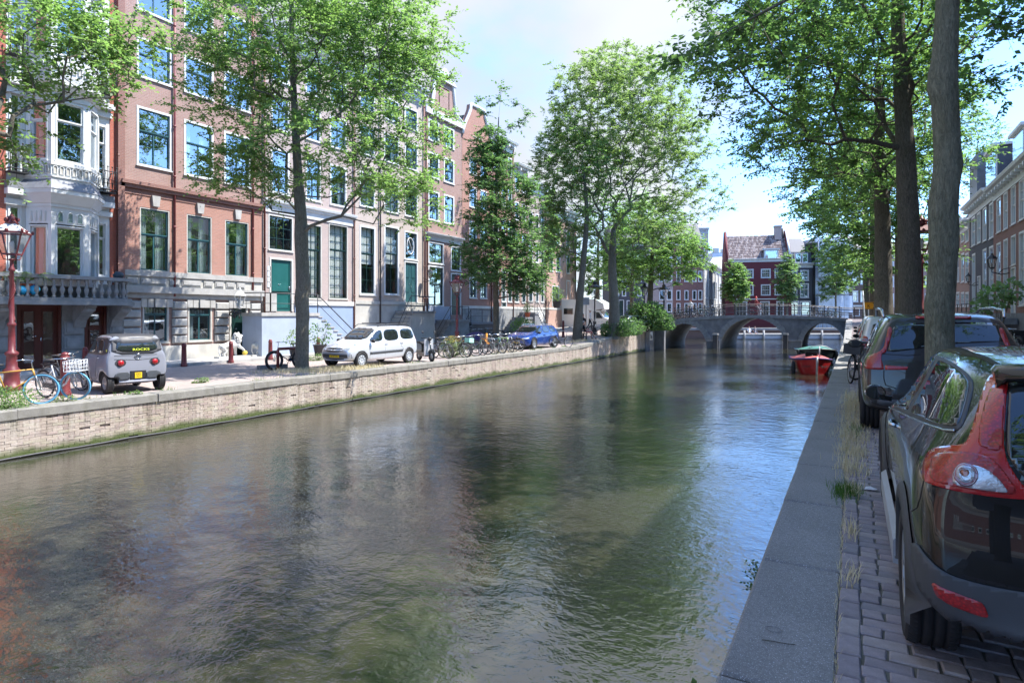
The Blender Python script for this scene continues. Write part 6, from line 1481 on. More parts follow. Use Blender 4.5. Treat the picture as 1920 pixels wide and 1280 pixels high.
hat.panel('lamp_lens', 'px', A_([(756,1150),(752,1075),(780,1025),(840,1005),(920,1008),(1010,1045),(1090,1110),(1165,1208),(1060,1198),(900,1178)]), 'lamp_lens_clear', 0.021, 6, True, it=1)
hat.panel('reflector_ring', 'px', A_([(850+88*cos(a), 1080+82*sin(a)) for a in [2*pi*k/18 for k in range(18)]]), 'lens_smoke', 0.026, 6, True, it=0)
hat.panel('reflector_ring', 'px', A_([(848+66*cos(a), 1075+60*sin(a)) for a in [2*pi*k/18 for k in range(18)]]), 'lamp_lens_clear', 0.030, 6, True, it=0)
hat.panel('bulb', 'px', A_([(838+32*cos(a), 1062+28*sin(a)) for a in [2*pi*k/14 for k in range(14)]]), 'lens_amber', 0.034, 6, True, it=0)
hat.panel('rear_window', 'px', A_([(1172,420),(1300,300),(1500,230),(1900,230),(2100,700),(1900,1100),(1500,1180),(1400,1180),(1290,1110),(1200,1010),(1155,930),(1138,850),(1142,700),(1155,560)]), 'car_glass', 0.007, 12, False, it=1, keep=lambda v: v.x > -0.75 and v.y < -1.6)
hat.panel('bumper', 'px', B_([(345,398),(412,398),(450,462),(530,545),(620,600),(780,648),(940,682),(1078,705),(1300,730),(1700,740),(1700,1400),(1300,1300),(1078,1150),(1000,1085),(880,1010),(740,945),(620,880),(520,790),(430,680),(385,560)]), 'grey_plastic', 0.014, 10, False, it=1, keep=lambda v: v.y < -1.2 and v.z < 0.75)
hat.panel('reflector', 'px', B_([(515,635),(570,672),(700,722),(800,758),(828,785),(855,856),(800,846),(660,795),(575,748),(540,705)]), 'lamp_lens_red', 0.021, 6, True, it=1)
for rr in (76, 52, 42):
    hat.line('lens_ring', 'px', A_([(850+rr*cos(a), 1078+rr*.93*sin(a)) for a in [2*pi*k/20 for k in range(20)]]), 'chrome', 0.0011, 0.036, True, 3, True)
# door handle, seams, sill, arch trims
hat.line('seam', 'px', A_([(200,600),(235,700),(262,860),(262,1000),(255,1160),(262,1260)]), r=0.003, mirror=True)
hat.line('seam', 'px', A_([(535,960),(545,990),(530,1120),(505,1240)])+B_([(405,170),(365,197)]), r=0.003, mirror=True)
hat.line('seam', 'px', A_([(590,1160),(800,1200),(1000,1232),(1280,1262)]), r=0.004)
hat.line('belt_trim', 'px', A_([(272,575),(330,602),(430,650),(560,705),(690,748),(772,754)]), 'chrome', 0.006, 0.006, True)
for sx in (-1, 1):
    h = hat.ray('left', 0.02, 0.86); mb = MB(); p = h[0]; mb.tube([(sx*-1*(p.x)+0, p.y-0.10, p.z), (sx*(-p.x+0.03), p.y-0.08, p.z+0.005), (sx*(-p.x+0.03), p.y+0.08, p.z+0.005), (sx*-1*(p.x), p.y+0.10, p.z)], 0.014, 8); mb.build('door_handle', M['chrome'], hat.r)
for yc in (-1.385, 1.255):
    for sx in (-1, 1):
        V_ = []; F_ = []; n_ = 30
        for k in range(n_+1):
            a = pi*1.12*k/n_-0.06*pi
            for rr, dx in ((0.368, 0.000), (0.366, 0.022), (0.43, 0.020), (0.448, 0.004)):
                z = 0.325+rr*sin(a); y = yc+rr*cos(a); h = hat.ray('left', y, max(z, 0.24)); bxx = abs(h[0].x) if h and abs(h[0].x) > 0.8 else 0.89
                if rr < 0.4: bxx = max(bxx, 0.885)
                V_.append((sx*(bxx+dx), y, z))
        for k in range(n_):
            for j in range(3): F_.append((k*4+j, k*4+j+1, k*4+5+j, k*4+4+j))
        mb = MB(); mb.add(V_, F_, 0, True); mb.build('arch_trim', M['grey_plastic'], hat.r)
for sx in (-1, 1):
    mb = MB(); mb.prism([(sx*0.87, 0.19), (sx*0.915, 0.20), (sx*0.915, 0.33), (sx*0.88, 0.36)], -0.93, 0.80, 0); mb.v = [(x, z, y) if 0 else (x, y, z) for x, y, z in mb.v]; mb.build('sill', M['zinc'], hat.r)
mb = MB()                                   # roof spoiler
sp_ = [(-0.58, -1.76, 1.31), (-0.555, -1.82, 1.365), (-0.3, -1.89, 1.385), (0, -1.91, 1.39), (0.3, -1.89, 1.385), (0.555, -1.82, 1.365), (0.58, -1.76, 1.31)]
v = [(x, y, z) for x, y, z in sp_]+[(x*0.98, y+0.30, min(1.425, z+0.035)) for x, y, z in sp_]+[(x*0.97, y+0.05, z-0.022) for x, y, z in sp_]
mb.add(v, [(i, i+1, 8+i, 7+i) for i in range(6)]+[(i, 14+i, 15+i, i+1) for i in range(6)], 0, True); mb.build('spoiler', M['paint_black'], hat.r)
for sx in (-1, 1):
    mb = MB(); c = (sx*0.955, 0.86, 0.985); mb.ball(c, (0.078, 0.085, 0.062), 14, 9)
    for i, q in enumerate(mb.v):
        if q[1] < c[1]-0.03: mb.v[i] = (q[0], c[1]-0.03, q[2])
    mb.bar((sx*0.84, 0.83, 0.94), (sx*0.93, 0.82, 0.95), 0.05, 0.04); o = mb.build('wing_mirror', M['paint_black'], hat.r)
    g = MB(); g.prism([(c[0]+cos(a)*0.066, c[2]+sin(a)*0.051) for a in [2*pi*k/20 for k in range(20)]], c[1]-0.038, c[1]-0.031); g.build('mirror_glass', M['car_glass'], o)
    g = MB(); g.ball((c[0]+sx*0.062, c[1]-0.005, c[2]-0.005), (0.022, 0.028, 0.022), 8, 5); g.build('indicator', M['lamp_lens_clear'], o)

# --- dark grey sport utility car in front of it
tabX = [(0, .84, .42, 1.03, 1.60, .56), (.03, .90, .36, 1.05, 1.635, .60), (.08, .935, .30, 1.06, 1.655, .62), (.2, .95, .26, 1.05, 1.665, .64), (.4, .945, .25, 1.03, 1.66, .64), (.52, .94, .25, 1.02, 1.62, .64), (.6, .94, .25, 1.01, 1.50, .66), (.70, .94, .25, 1.0, 1.15, .72), (.85, .93, .26, .95, 1.04, .70), (.95, .88, .28, .86, .95, .62), (1, .78, .34, .75, .84, .5)]
yrX = [(.25, .12), (.5, .0), (.8, .02), (1.0, .06), (1.2, .16), (1.4, .28), (1.65, .50)]
suv = Car('suv_car', 'dark grey suv with roof rails and tall red tail lights behind the near elm trunk', (1.03, 9.30+2.345, ZR+0.01), 0, 4.69, tabX, yrX, yfH, 'paint_grey', [(-1.385, .36, .2), (1.40, .36, .2)], sub=2)
suv.wheels((-1.385, 1.40), 0.36, 0.235, 0.945, 5)
P5 = lambda pts: [(1560+x/4.267, 560+y/4.267) for x, y in pts]
front_ = lambda v: v.y < -1.0
suv.panel('rear_window', 'px', P5([(478,228),(600,200),(900,190),(1200,190),(1330,200),(1375,270),(1418,335),(1200,350),(960,360),(700,400),(436,430),(455,360)]), 'car_glass', 0.006, 7, False, it=1, keep=front_)
suv.panel('tail_light', 'px', P5([(452,228),(482,232),(476,300),(440,400),(432,430),(400,440),(392,480),(410,530),(420,568),(340,566),(262,558),(275,500),(300,455),(370,430),(415,395),(430,320)]), 'lamp_lens_red', 0.012, 5, True, it=1, keep=front_)
suv.panel('light_bar', 'px', P5([(425,532),(610,544),(600,568),(425,568)]), 'lamp_lens_plain', 0.012, 6, True, it=0, keep=front_)
suv.panel('brake_light', 'rear', [(-0.3, 1.575), (0.3, 1.575), (0.3, 1.60), (-0.3, 1.60)], 'lamp_lens_plain', 0.02, None, False, it=0)
suv.panel('number_plate', 'rear', [(-0.26, .78), (.26, .78), (.26, .89), (-.26, .89)], 'plate_yellow', 0.02, None, it=0)
suv.panel('bumper', 'rear', [(-0.97, 0.3), (0.97, 0.3), (0.97, 0.52), (-0.97, 0.52)], 'grey_plastic', 0.01, None, False, it=1)
suv.line('seam', 'px', P5([(415,568),(415,640),(430,690),(520,720)]), r=0.006, mirror=True)
suv.line('seam', 'px', P5([(398,440),(600,455),(720,440)]), r=0.006)
for sx in (-1, 1):
    mb = MB(); mb.tube([(sx*0.66, -1.75, 1.60), (sx*0.68, -1.6, 1.69), (sx*0.69, -0.8, 1.725), (sx*0.69, 0.2, 1.72), (sx*0.68, 0.55, 1.62)], 0.02, 7); mb.build('roof_rail', M['chrome'], suv.r)
    mb = MB(); 
suv.panel('side_window', 'left', [(-1.7, 1.12), (-1.45, 1.42), (-0.9, 1.54), (0.2, 1.54), (0.9, 1.12)], 'car_glass', 0.006, 0.12, True, it=1)
suv.mirrors(0.75, 1.12, 0.93)
mb = MB(); mb.ball((0.0, -1.55, 1.685), (0.03, 0.10, 0.05), 8, 5); mb.build('antenna', M['paint_grey'], suv.r)

# --- generic estate / hatch side furniture
def dress(c, wins, belt, roof, lightm='lamp_lens_clear', front=None, rear=None, screen=None, back=None, handles=(), plate=None, trim=None, sill=None, mir=None, tails=None, heads=None, grille=None):
    for w in wins: c.panel('side_window', 'left', w, 'car_glass', 0.006, None, True, it=2)
    if screen: c.panel('windscreen', 'front', screen, 'car_glass', 0.006, None, it=1)
    if back: c.panel('rear_window', 'rear', back, 'car_glass', 0.006, None, it=1)
    if heads: c.panel('headlight', 'front', heads, 'lamp_lens_clear', 0.008, None, True, it=1)
    if tails: c.panel('tail_light', 'rear', tails, 'lamp_lens_red', 0.008, None, True, it=1)
    if grille: c.panel('grille', 'front', grille, 'soft_black', 0.008, None, it=1)
    for (y, z) in handles:
        h = c.ray('left', y, z)
        if h:
            for sx in (-1, 1): mb = MB(); mb.box(min(sx*-h[0].x, sx*(-h[0].x+.03)), y-0.09, z-0.02, max(sx*-h[0].x, sx*(-h[0].x+.03)), y+0.09, z+0.02); mb.build('door_handle', M[c.paint], c.r)
    if trim: c.panel('side_trim', 'left', trim, 'grey_plastic', 0.012, None, True, it=0)
    if plate: c.plate('front', plate[0], plate[1], plate[2])
    if mir: c.mirrors(*mir)
# silver estate facing left
zq = ZL+0.005
tabL = [(0, .76, .40, .98, 1.50, .60), (.03, .83, .34, 1.0, 1.56, .64), (.1, .865, .26, 1.0, 1.60, .66), (.3, .87, .23, .97, 1.615, .67), (.5, .87, .22, .94, 1.60, .66), (.58, .87, .22, .93, 1.53, .65), (.66, .87, .22, .93, 1.32, .66), (.75, .865, .22, .94, 1.04, .70), (.86, .85, .23, .88, .96, .68), (.95, .80, .25, .76, .84, .62), (1, .70, .30, .60, .68, .52)]
est = Car('estate_car', 'silver estate car with roof rack and eight hole wheel covers parked beside the main elm', (-17.56, 19.25, zq), pi, 4.45, tabL, [(.2, .1), (.5, 0), (1.0, .06), (1.6, .30)], [(.2, .1), (.5, 0), (.8, .06), (1, .12)], 'paint_silver', [(-1.46, .31, .2), (1.44, .31, .2)], sub=2)
est.wheels((-1.46, 1.44), 0.31, 0.19, 0.865, 9, 'cover', 0.66)
dress(est, [[(0.15, 0.99), (1.0, 1.0), (0.78, 1.16), (0.42, 1.42), (0.15, 1.46)], [(-0.85, 1.01), (0.05, 0.99), (0.05, 1.46), (-0.80, 1.48)], [(-1.90, 1.04), (-0.98, 1.02), (-0.98, 1.48), (-1.78, 1.46)]], 0, 0,
      screen=[(-0.62, 1.52), (0.62, 1.52), (0.70, 1.07), (-0.70, 1.07)], back=[(-.6, 1.08), (.6, 1.08), (.56, 1.42), (-.56, 1.42)], handles=((0.02, .88), (-0.95, .89)), plate=(0, .46, '06-XZ-GN'),
      trim=[(-1.05, .62), (0.98, .60), (0.98, .50), (-1.0, .52)], mir=(0.88, 1.02, 0.86), tails=[(-.78, .72), (-.60, .72), (-.62, 1.15), (-.72, 1.15)], heads=[(.40, .66), (.68, .68), (.72, .80), (.50, .78)], grille=[(-.36, .62), (.36, .62), (.46, .78), (-.46, .78)])
for z in (.66, .70, .74): 
    mb = MB(); h = est.ray('front', 0.1, z); mb.tube([(-.38, h[0].y+.012, z), (0, h[0].y+.02, z-0.02), (.38, h[0].y+.012, z)], 0.008, 5); mb.build('grille_bar', M['chrome'], est.r)
est.panel('bumper', 'front', [(-.9, .40), (.9, .40), (.9, .54), (-.9, .54)], 'grey_plastic', 0.012, None, it=0); est.panel('air_intake', 'front', [(-.45, .28), (.45, .28), (.5, .38), (-.5, .38)], 'soft_black', 0.012, None, it=0)
for sx in (-1, 1): mb = MB(); mb.tube([(sx*.62, -1.7, 1.58), (sx*.63, -1.5, 1.67), (sx*.62, 0.1, 1.67), (sx*.61, 0.3, 1.58)], 0.018, 6); mb.build('roof_rail', M['iron_dark'], est.r)
for y in (-0.2, -1.1): mb = MB(); mb.bar((-.68, y, 1.71), (.68, y, 1.71), 0.05, 0.03); mb.build('roof_bar', M['iron_dark'], est.r)
est.line('seam', 'left', [(1.05, .98), (1.02, .75), (.98, .32)], r=0.004, mirror=True); est.line('seam', 'left', [(.10, 1.5), (.10, .32)], r=0.004, mirror=True); est.line('seam', 'left', [(-.92, 1.5), (-.92, .75), (-1.1, .6)], r=0.004, mirror=True)
# blue estate facing left
tabB = [(0, .78, .36, .93, 1.33, .56), (.03, .86, .30, .95, 1.38, .60), (.1, .90, .22, .95, 1.41, .62), (.3, .91, .19, .92, 1.43, .63), (.5, .905, .18, .90, 1.42, .63), (.58, .90, .18, .89, 1.35, .63), (.66, .90, .18, .89, 1.14, .65), (.74, .90, .18, .88, .98, .70), (.88, .88, .19, .80, .88, .68), (.96, .82, .2, .70, .78, .6), (1, .72, .22, .60, .68, .5)]
blu = Car('estate_car', 'dark blue estate car parked beside the slim dark elm with bikes in front', (-17.56, 33.9, zl(-17.5, 33.9)+0.005), pi, 4.71, tabB, [(.2, .1), (.5, 0), (.9, .06), (1.4, .42)], [(.2, .08), (.5, 0), (.8, .05)], 'paint_blue', [(-1.4, .34, .2), (1.45, .34, .2)], sub=2)
blu.wheels((-1.4, 1.45), 0.34, 0.22, 0.905, 7)
dress(blu, [[(0.2, .95), (1.1, .95), (0.75, 1.15), (0.4, 1.32), (.2, 1.34)], [(-.8, .97), (.1, .95), (.1, 1.35), (-.7, 1.35)], [(-1.8, 1.0), (-.9, .98), (-.82, 1.34), (-1.3, 1.3)]], 0, 0, screen=[(-.58, 1.36), (.58, 1.36), (.72, 1.0), (-.72, 1.0)], back=[(-.55, 1.0), (.55, 1.0), (.5, 1.26), (-.5, 1.26)],
      handles=((.1, .82), (-.8, .83)), plate=(0, .42, 'K-947-TN'), mir=(.92, .97, .88), heads=[(.42, .60), (.80, .62), (.82, .70), (.45, .70)], tails=[(-.8, .75), (-.45, .75), (-.5, .88), (-.8, .9)])
for sx in (-1, 1): blu.panel('grille', 'front', [(sx*.04, .54), (sx*.34, .54), (sx*.36, .70), (sx*.06, .70)], 'soft_black', 0.01, None, it=1); blu.line('grille_trim', 'front', [(sx*.04, .54), (sx*.34, .54), (sx*.36, .70), (sx*.06, .70)], 'chrome', .012, .012, closed=True); mb = MB(); mb.tube([(sx*.6, -1.6, 1.38), (sx*.62, -1.4, 1.46), (sx*.62, .1, 1.46), (sx*.6, .3, 1.38)], .018, 6); mb.build('roof_rail', M['chrome'], blu.r)
blu.panel('air_intake', 'front', [(-.7, .24), (.7, .24), (.6, .36), (-.6, .36)], 'soft_black', 0.01, None, it=1)
# grey two seat microcar, nose to the houses
mc_c = cw(262, 16.15); nz_ = radians(80); nose = Vector((-sin(nz_), cos(nz_), 0)); cen = mc_c+nose*1.2
tabM = [(0, .68, .30, .98, 1.45, .54), (.04, .73, .26, 1.0, 1.52, .58), (.12, .75, .22, 1.0, 1.54, .60), (.4, .75, .20, .98, 1.545, .60), (.62, .75, .20, .96, 1.51, .60), (.8, .74, .22, .94, 1.2, .58), (.92, .71, .24, .86, .98, .56), (1, .64, .32, .72, .82, .5)]
mic = Car('microcar', 'small matte grey two seat microcar with round red lamps parked nose to the houses', (cen.x, cen.y, zq), nz_, 2.41, tabM, [(.3, .05), (.5, .0), (.9, .04), (1.1, .08), (1.5, .26)], [(.3, .05), (.5, 0), (.9, .08), (1.2, .25)], 'paint_microcar', [(-.80, .275, .2), (.85, .275, .2)], sub=2, arch=1.18)
mic.wheels((-.80, .85), 0.275, 0.155, 0.70, 4, 'alloy', 0.62)
mic.panel('roof_shell', 'top', [(-.60, -1.02), (.60, -1.02), (.62, -.5), (.60, .45), (-.60, .45), (-.62, -.5)], 'iron_dark', .010, .09, it=1)
mic.panel('window_surround', 'left', [(-1.12, 1.02), (.78, 1.0), (.55, 1.40), (.2, 1.47), (-.85, 1.47), (-1.02, 1.38)], 'iron_dark', .006, .08, True, it=1)
mic.panel('window_surround', 'rear', [(-.62, 1.02), (.62, 1.02), (.56, 1.47), (-.56, 1.47)], 'iron_dark', .008, .06, it=1)
mic.panel('rear_window', 'rear', [(-.52, 1.08), (.52, 1.08), (.45, 1.40), (-.45, 1.40)], 'car_glass', .015, .06, it=2)
mic.panel('side_window', 'left', [(-.15, 1.06), (.70, 1.06), (.45, 1.38), (-.15, 1.41)], 'car_glass', .013, .08, True, it=2); mic.panel('side_window', 'left', [(-.72, 1.06), (-.25, 1.06), (-.25, 1.41), (-.62, 1.40)], 'car_glass', .013, .08, True, it=2)
for sx in (-1, 1):
    x = sx*.41; h = mic.ray('rear', x, .80); mb = MB(); y = h[0].y
    mb.prism([(x+.13*cos(a), .80+.10*sin(a)) for a in [2*pi*k/16 for k in range(16)]], y-.008, y+.03); o = mb.build('lamp_housing', M['iron_dark'], mic.r)
    mb = MB(); mb.lathe([(0, -.035), (.05, -.03), (.075, -.01), (.075, .01)], 16); mb.v = [(a+x, c2+y-.02, b2+.80) for a, b2, c2 in mb.v]; mb.build('tail_light', M['lamp_lens_red'], o)
mic.panel('bumper', 'rear', [(-.60, .36), (-.20, .36), (-.20, .56), (-.52, .56)], 'grey_plastic', .03, None, True, it=1, thick=.03); mic.panel('plate_recess', 'rear', [(-.19, .36), (.19, .36), (.19, .58), (-.19, .58)], 'soft_black', .012, None, it=0)
h = mic.ray('rear', 0, .46); y = h[0].y-.02; mb = MB(); mb.box(-.085, y-.008, .385, .085, y+.002, .535); o = mb.build('number_plate', M['plate_yellow'], mic.r)
text('plate_text', 'DXX\n02-S', .055, (0, y-.0095, .475), (pi/2, 0, 0), 'soft_black', o)
h = mic.ray('rear', 0, .96); y = h[0].y; mb = MB(); mb.tube([(.065*cos(a), y-.015, .96+.065*sin(a)) for a in [2*pi*k/20 for k in range(20)]], .007, 6, closed=True); mb.bar((-.085, y-.015, .955), (.0, y-.015, .97), .01, .014); mb.bar((0, y-.015, .95), (.085, y-.015, .965), .01, .014); mb.build('emblem', M['chrome'], mic.r)
colmat('lime_print', (0.65, 0.75, 0.05), 0.5)
h = mic.ray('rear', .05, 1.10); text('lettering', 'ROCKS', .085, (.08, h[0].y-.03, 1.115), (pi/2-.15, 0, 0), 'lime_print', mic.r, sx=1.5)
h = mic.ray('left', -.90, 1.14); text('lettering', 'e', .13, (h[0].x-.02, -.90, 1.10), (pi/2, 0, -pi/2), 'lime_print', mic.r)
mic.line('seam', 'left', [(.80, 1.0), (.80, .5), (.5, .36), (-.3, .36), (-.35, .9), (-.35, 1.0)], r=.005, mirror=True); mic.line('seam', 'rear', [(-.55, .90), (0, .86), (.55, .90)], r=.006); mic.line('seam', 'rear', [(-.55, .99), (.55, .99)], r=.006)
# cars further off on the right
def rear_car(name, label, x, y, paint, tab, L_, H=1.5):
    c = Car(name, label, (x, y+L_/2, zr(y+L_/2)+.01), 0, L_, tab, [(.2, .1), (.5, 0), (1.0, .06), (1.5, .35)], yfH, paint, [(-L_/2+.78, .31, .2), (L_/2-.8, .31, .2)], sub=1)
    c.wheels((-L_/2+.78, L_/2-.8), .31, .2, .86, 7, grooves=False)
    c.panel('rear_window', 'rear', [(-.62, 1.02), (.62, 1.02), (.52, H-.12), (-.52, H-.12)], 'car_glass', .006, None, it=1); c.panel('tail_light', 'rear', [(-.84, .72), (-.62, .72), (-.64, 1.05), (-.76, 1.1)], 'lamp_lens_red', .008, None, True, it=1)
    c.panel('side_window', 'left', [(-1.5, 1.04), (.9, 1.02), (.4, H-.12), (-1.2, H-.12)], 'car_glass', .006, .15, True, it=1); c.plate('rear', 0, .62, '27-KLN-4'); c.mirrors(.75, 1.0, .85, 'soft_black', (.09, .08, .06)); return c
rear_car('hatchback_car', 'silver hatchback with blue tinted rear window behind the right bank bicycle', .98, 18.0, 'paint_silver', tabL, 4.1, 1.58)
rear_car('estate_car', 'silver car parked one further along the right bank, before the slender trunk', 1.0, 24.3, 'paint_silver', tabL, 4.4, 1.58)
rear_car('hatchback_car', 'dark hatchback parked beneath the orange arrow sign by the bridge', 1.0, 31.0, 'paint_grey', tabB, 4.2, 1.42)
# silver car near the bush, left bank
p = cw(1178, 52); sc_ = Car('hatchback_car', 'silver grey hatchback parked between two bushes near the bridge', (p.x, p.y, 1.65), pi-0.5, 4.2, tabB, [(.2, .1), (.5, 0), (.9, .06), (1.4, .42)], [(.2, .08), (.5, 0), (.8, .05)], 'paint_silver', [(-1.3, .33, .2), (1.3, .33, .2)], sub=1)
sc_.wheels((-1.3, 1.3), .33, .2, .9, 7, grooves=False)
dress(sc_, [[(-1.5, 1.0), (1.0, .96), (.6, 1.15), (.2, 1.33), (-1.2, 1.33)]], 0, 0, screen=[(-.58, 1.36), (.58, 1.36), (.72, 1.0), (-.72, 1.0)], heads=[(.42, .62), (.80, .62), (.82, .74), (.45, .72)], grille=[(-.3, .45), (.3, .45), (.3, .66), (-.3, .66)], mir=(.85, .97, .88))
# white camper van
p = cw(1096, 62); hv = Vector((CT*.86+ST*.5, ST*.86-CT*.5, 0)); cv = empty('camper_van', (p.x, p.y, 1.55), atan2(-hv.x, hv.y), 'white camper van with overhead cabin parked behind the bench', 'camper van')
mb = MB(); mb.prism([(-3.0, .35), (-3.0, 3.0), (-2.9, 3.1), (1.6, 3.1), (2.5, 2.6), (2.55, 2.15), (1.5, 2.0), (1.5, .35)], -1.1, 1.1, 0, axis='x'); mb.build('living_cabin', M['paint_white'], cv)
mb = MB(); mb.prism([(1.5, .35), (1.5, 2.0), (1.9, 2.0), (2.55, 1.25), (3.2, 1.0), (3.3, .7), (3.3, .35)], -.95, .95, 0, axis='x'); mb.build('cab', M['paint_white'], cv)
mb = MB(); mb.add([(-.8, 1.99, 1.93), (.8, 1.99, 1.93), (.86, 2.53, 1.30), (-.86, 2.53, 1.30)], [(0,1,2,3)]); mb.build('windscreen', M['car_glass'], cv)
for sx in (-1, 1):
    mb = MB(); mb.prism([(1.65, 1.2), (2.35, 1.2), (1.95, 1.8), (1.65, 1.8)], sx*.96-.01, sx*.96+.01, 0, axis='x'); mb.build('side_window', M['car_glass'], cv)
    mb = MB(); mb.box(min(sx*1.1, sx*1.12), -1.8, 1.6, max(sx*1.1, sx*1.12), -.8, 2.2); mb.build('cabin_window', M['car_glass'], cv)
    for y in (-1.6, 2.4):
        tm, rm = wheel_meshes(.34, .2, 5, .6, 'cover', False); e = empty('wheel', (sx*.9, y, .34), 0 if sx > 0 else pi); e.parent = cv; link('tyre', tm, e); link('rim', rm, e)
    mb = MB(); mb.ball((sx*.7, 3.27, .78), (.16, .06, .1), 8, 5); mb.build('headlight', M['lamp_lens_clear'], cv)
# ------------------------------------------------------------------ street lamps, bollards, signs
def lamp_post(label, loc, h=4.8, post='lamp_red', group='old style street lamps on the quays', detail=True, head_h=1.25):
    r = empty('street_lamp', loc, rnd.uniform(0, 1.5), label, 'street lamp', group); n = 14 if detail else 8; hb = h-head_h
    mb = MB(); mb.lathe([(.24,0),(.24,.12),(.19,.16),(.17,.45),(.20,.50),(.20,.56),(.13,.64),(.12,.95),(.155,.99),(.155,1.04),(.085,1.10),(.075,1.75),(.10,1.78),(.10,1.83),(.062,1.88),(.048,hb-.35),(.075,hb-.33),(.075,hb-.28),(.045,hb-.22),(.045,hb-.05),(.07,hb)], n); mb.build('pole', M[post], r)
    if detail:                  # ornament wound round the pole
        mb = MB(); mb.tube([(.066*cos(t*9), .066*sin(t*9), 1.9+t*(hb-2.3)) for t in [i/60 for i in range(61)]], .010, 5)
        for k in range(40): t = k/40; a = t*9+.6; mb.ball((.068*cos(a), .068*sin(a), 1.95+t*(hb-2.4)), (.016,.016,.024), 5, 4)
        mb.build('ornament', M[post], r)
    mb = MB(); wb, wt, z0, z1 = .17, .33, hb+.12, hb+.70
    for k in range(4):
        a = pi/2*k+pi/4; c, s_ = cos(a)*1.414, sin(a)*1.414; a2 = a+pi/2; c2, s2 = cos(a2)*1.414, sin(a2)*1.414
        mb.bar((c*wb, s_*wb, z0), (c*wt, s_*wt, z1), .03, .03); mb.bar((c*wb, s_*wb, z0), (c2*wb, s2*wb, z0), .03, .03); mb.bar((c*wt, s_*wt, z1), (c2*wt, s2*wt, z1), .04, .04)
        mb.tube([(0, 0, hb-.05), (c*wb*.8, s_*wb*.8, hb-.02), (c*wb, s_*wb, z0)], .014, 5)
        mb.ball((c*wt*1.08, s_*wt*1.08, z1+.05), (.04,.04,.06), 6, 4); mb.ball(((c+c2)/2*wt, (s_+s2)/2*wt, z1+.05), (.05,.05,.05), 6, 4)
    mb.build('lantern_frame', M[post], r)
    mb = MB()
    for k in range(4):
        a = pi/2*k+pi/4; c, s_ = cos(a)*1.414, sin(a)*1.414; a2 = a+pi/2; c2, s2 = cos(a2)*1.414, sin(a2)*1.414
        mb.add([(c*wb, s_*wb, z0), (c2*wb, s2*wb, z0), (c2*wt, s2*wt, z1), (c*wt, s_*wt, z1)], [(0,1,2,3)])
    mb.build('lantern_glass', M['lamp_glass'], r)
    mb = MB(); mb.lathe([(.05,z0+.05),(.06,z0+.3),(.04,z0+.36)], 8); mb.build('bulb', M['white_paint'], r)
    mb = MB(); mb.lathe([(.36*1.3, z1+.03), (.30, z1+.15), (.19, z1+.22), (.16, z1+.26)], 4, a0=pi/4, smooth=False); mb.build('lantern_roof', M['white_stone' if post == 'lamp_red' and detail else post], r)
    mb = MB(); mb.lathe([(.17, z1+.25), (.14, z1+.30), (.11, z1+.38), (.13, z1+.42), (.05, z1+.47), (.02, z1+.55), (0, z1+.56)], 8)
    for k in range(6): a = pi/3*k; mb.ball((.14*cos(a), .14*sin(a), z1+.36), (.045,.045,.06), 6, 4)
    mb.build('crown_finial', M[post], r); return r
def gl(px, X): Y = fx(px, X); return (X, Y, zl(X, Y))
p = cw(22, 16.6); lamp_post('big red lamp post with crown and glass lantern beside the yellow bike', (p.x, p.y, ZL), 4.85)
p = cw(857, 37); lamp_post('dark red lamp post rising from the crowd of parked bicycles', (p.x, p.y, zl(p.x, p.y)), 4.55, detail=False)
p = cw(1115, 48); lamp_post('dark lamp post with red foot beside the bench by the leaning elm', (p.x, p.y, zl(p.x, p.y)), 4.3, 'iron_dark', detail=False)
p = cw(1208.5, 58); lamp_post('iron lamp post left of the bridge railing, the further left of the two', (p.x, p.y, 2.2), 4.0, 'iron_dark', detail=False)
p = cw(1245, 56.5); lamp_post('iron lamp post at the left end of the bridge with leaning lantern', (p.x, p.y, 2.5), 3.5, 'iron_dark', detail=False)
p = cw(1728, 20); lamp_post('red topped lamp behind the middle and thick right trunks', (p.x, p.y, ZR), 4.9, 'lamp_red', detail=False)
def bollard(label, loc, h=.95, r=.085, group='red iron bollards along the pavement edge'):
    o = empty('bollard', loc, 0, label, 'bollard', group)
    mb = MB(); mb.lathe([(r*1.45,0),(r*1.45,.06),(r*1.25,.1),(r*1.15,.3),(r,h*.84),(r*1.12,h*.86),(r*1.12,h*.89),(r*.9,h*.91)], 12); mb.build('shaft', M['bollard_red'], o)
    mb = MB(); mb.lathe([(r*.9,h*.91),(r*.95,h*.94),(r*.7,h*.98),(0,h)], 12); mb.build('cap', M['bollard_red'], o); return o
for px, lb in ((345, 'red iron bollard in front of the window between microcar and stone lion'), (433, 'red iron bollard directly in front of the left stone lion'), (507, 'red iron bollard in front of the right stone lion'), (597, 'red iron bollard just right of the main elm trunk'), (160, 'red iron bollard before the brown double door')):
    bollard(lb, gl(px, -23.35))
p = cw(122, 15.6); bollard('tall red iron bollard standing between the bikes and the microcar', (p.x, p.y, ZL), 1.12, .095)
p = cw(1056, 47); bollard('red iron bollard beside the pink corner house stairs', (p.x, p.y, zl(p.x, p.y)), 1.3)
# rack post, log and stones by the elm
p = cw(521, 22.6); mb = MB(); mb.tube([(0,0,0),(0,0,.74),(.04,0,.8),(.75,0,.8),(.8,0,.74),(.8,0,0)], .055, 8); tag(mb.build('bike_rack', M['bollard_red'], None, (p.x, p.y, ZL), (0, 0, pi/2-.1)), 'brown red steel bar rack beside the fat tyred bike', 'bike rack')
p = cw(484, 22.9); mb = MB(); mb.box(0, -.13, 0, 1.1, .13, .16); 
tag(mb.build('kerb_stone', M['grey_stone'], None, (p.x, p.y, ZL), (0, 0, 1.3)), 'loose grey kerb stone lying left of the main elm', 'kerb stone')
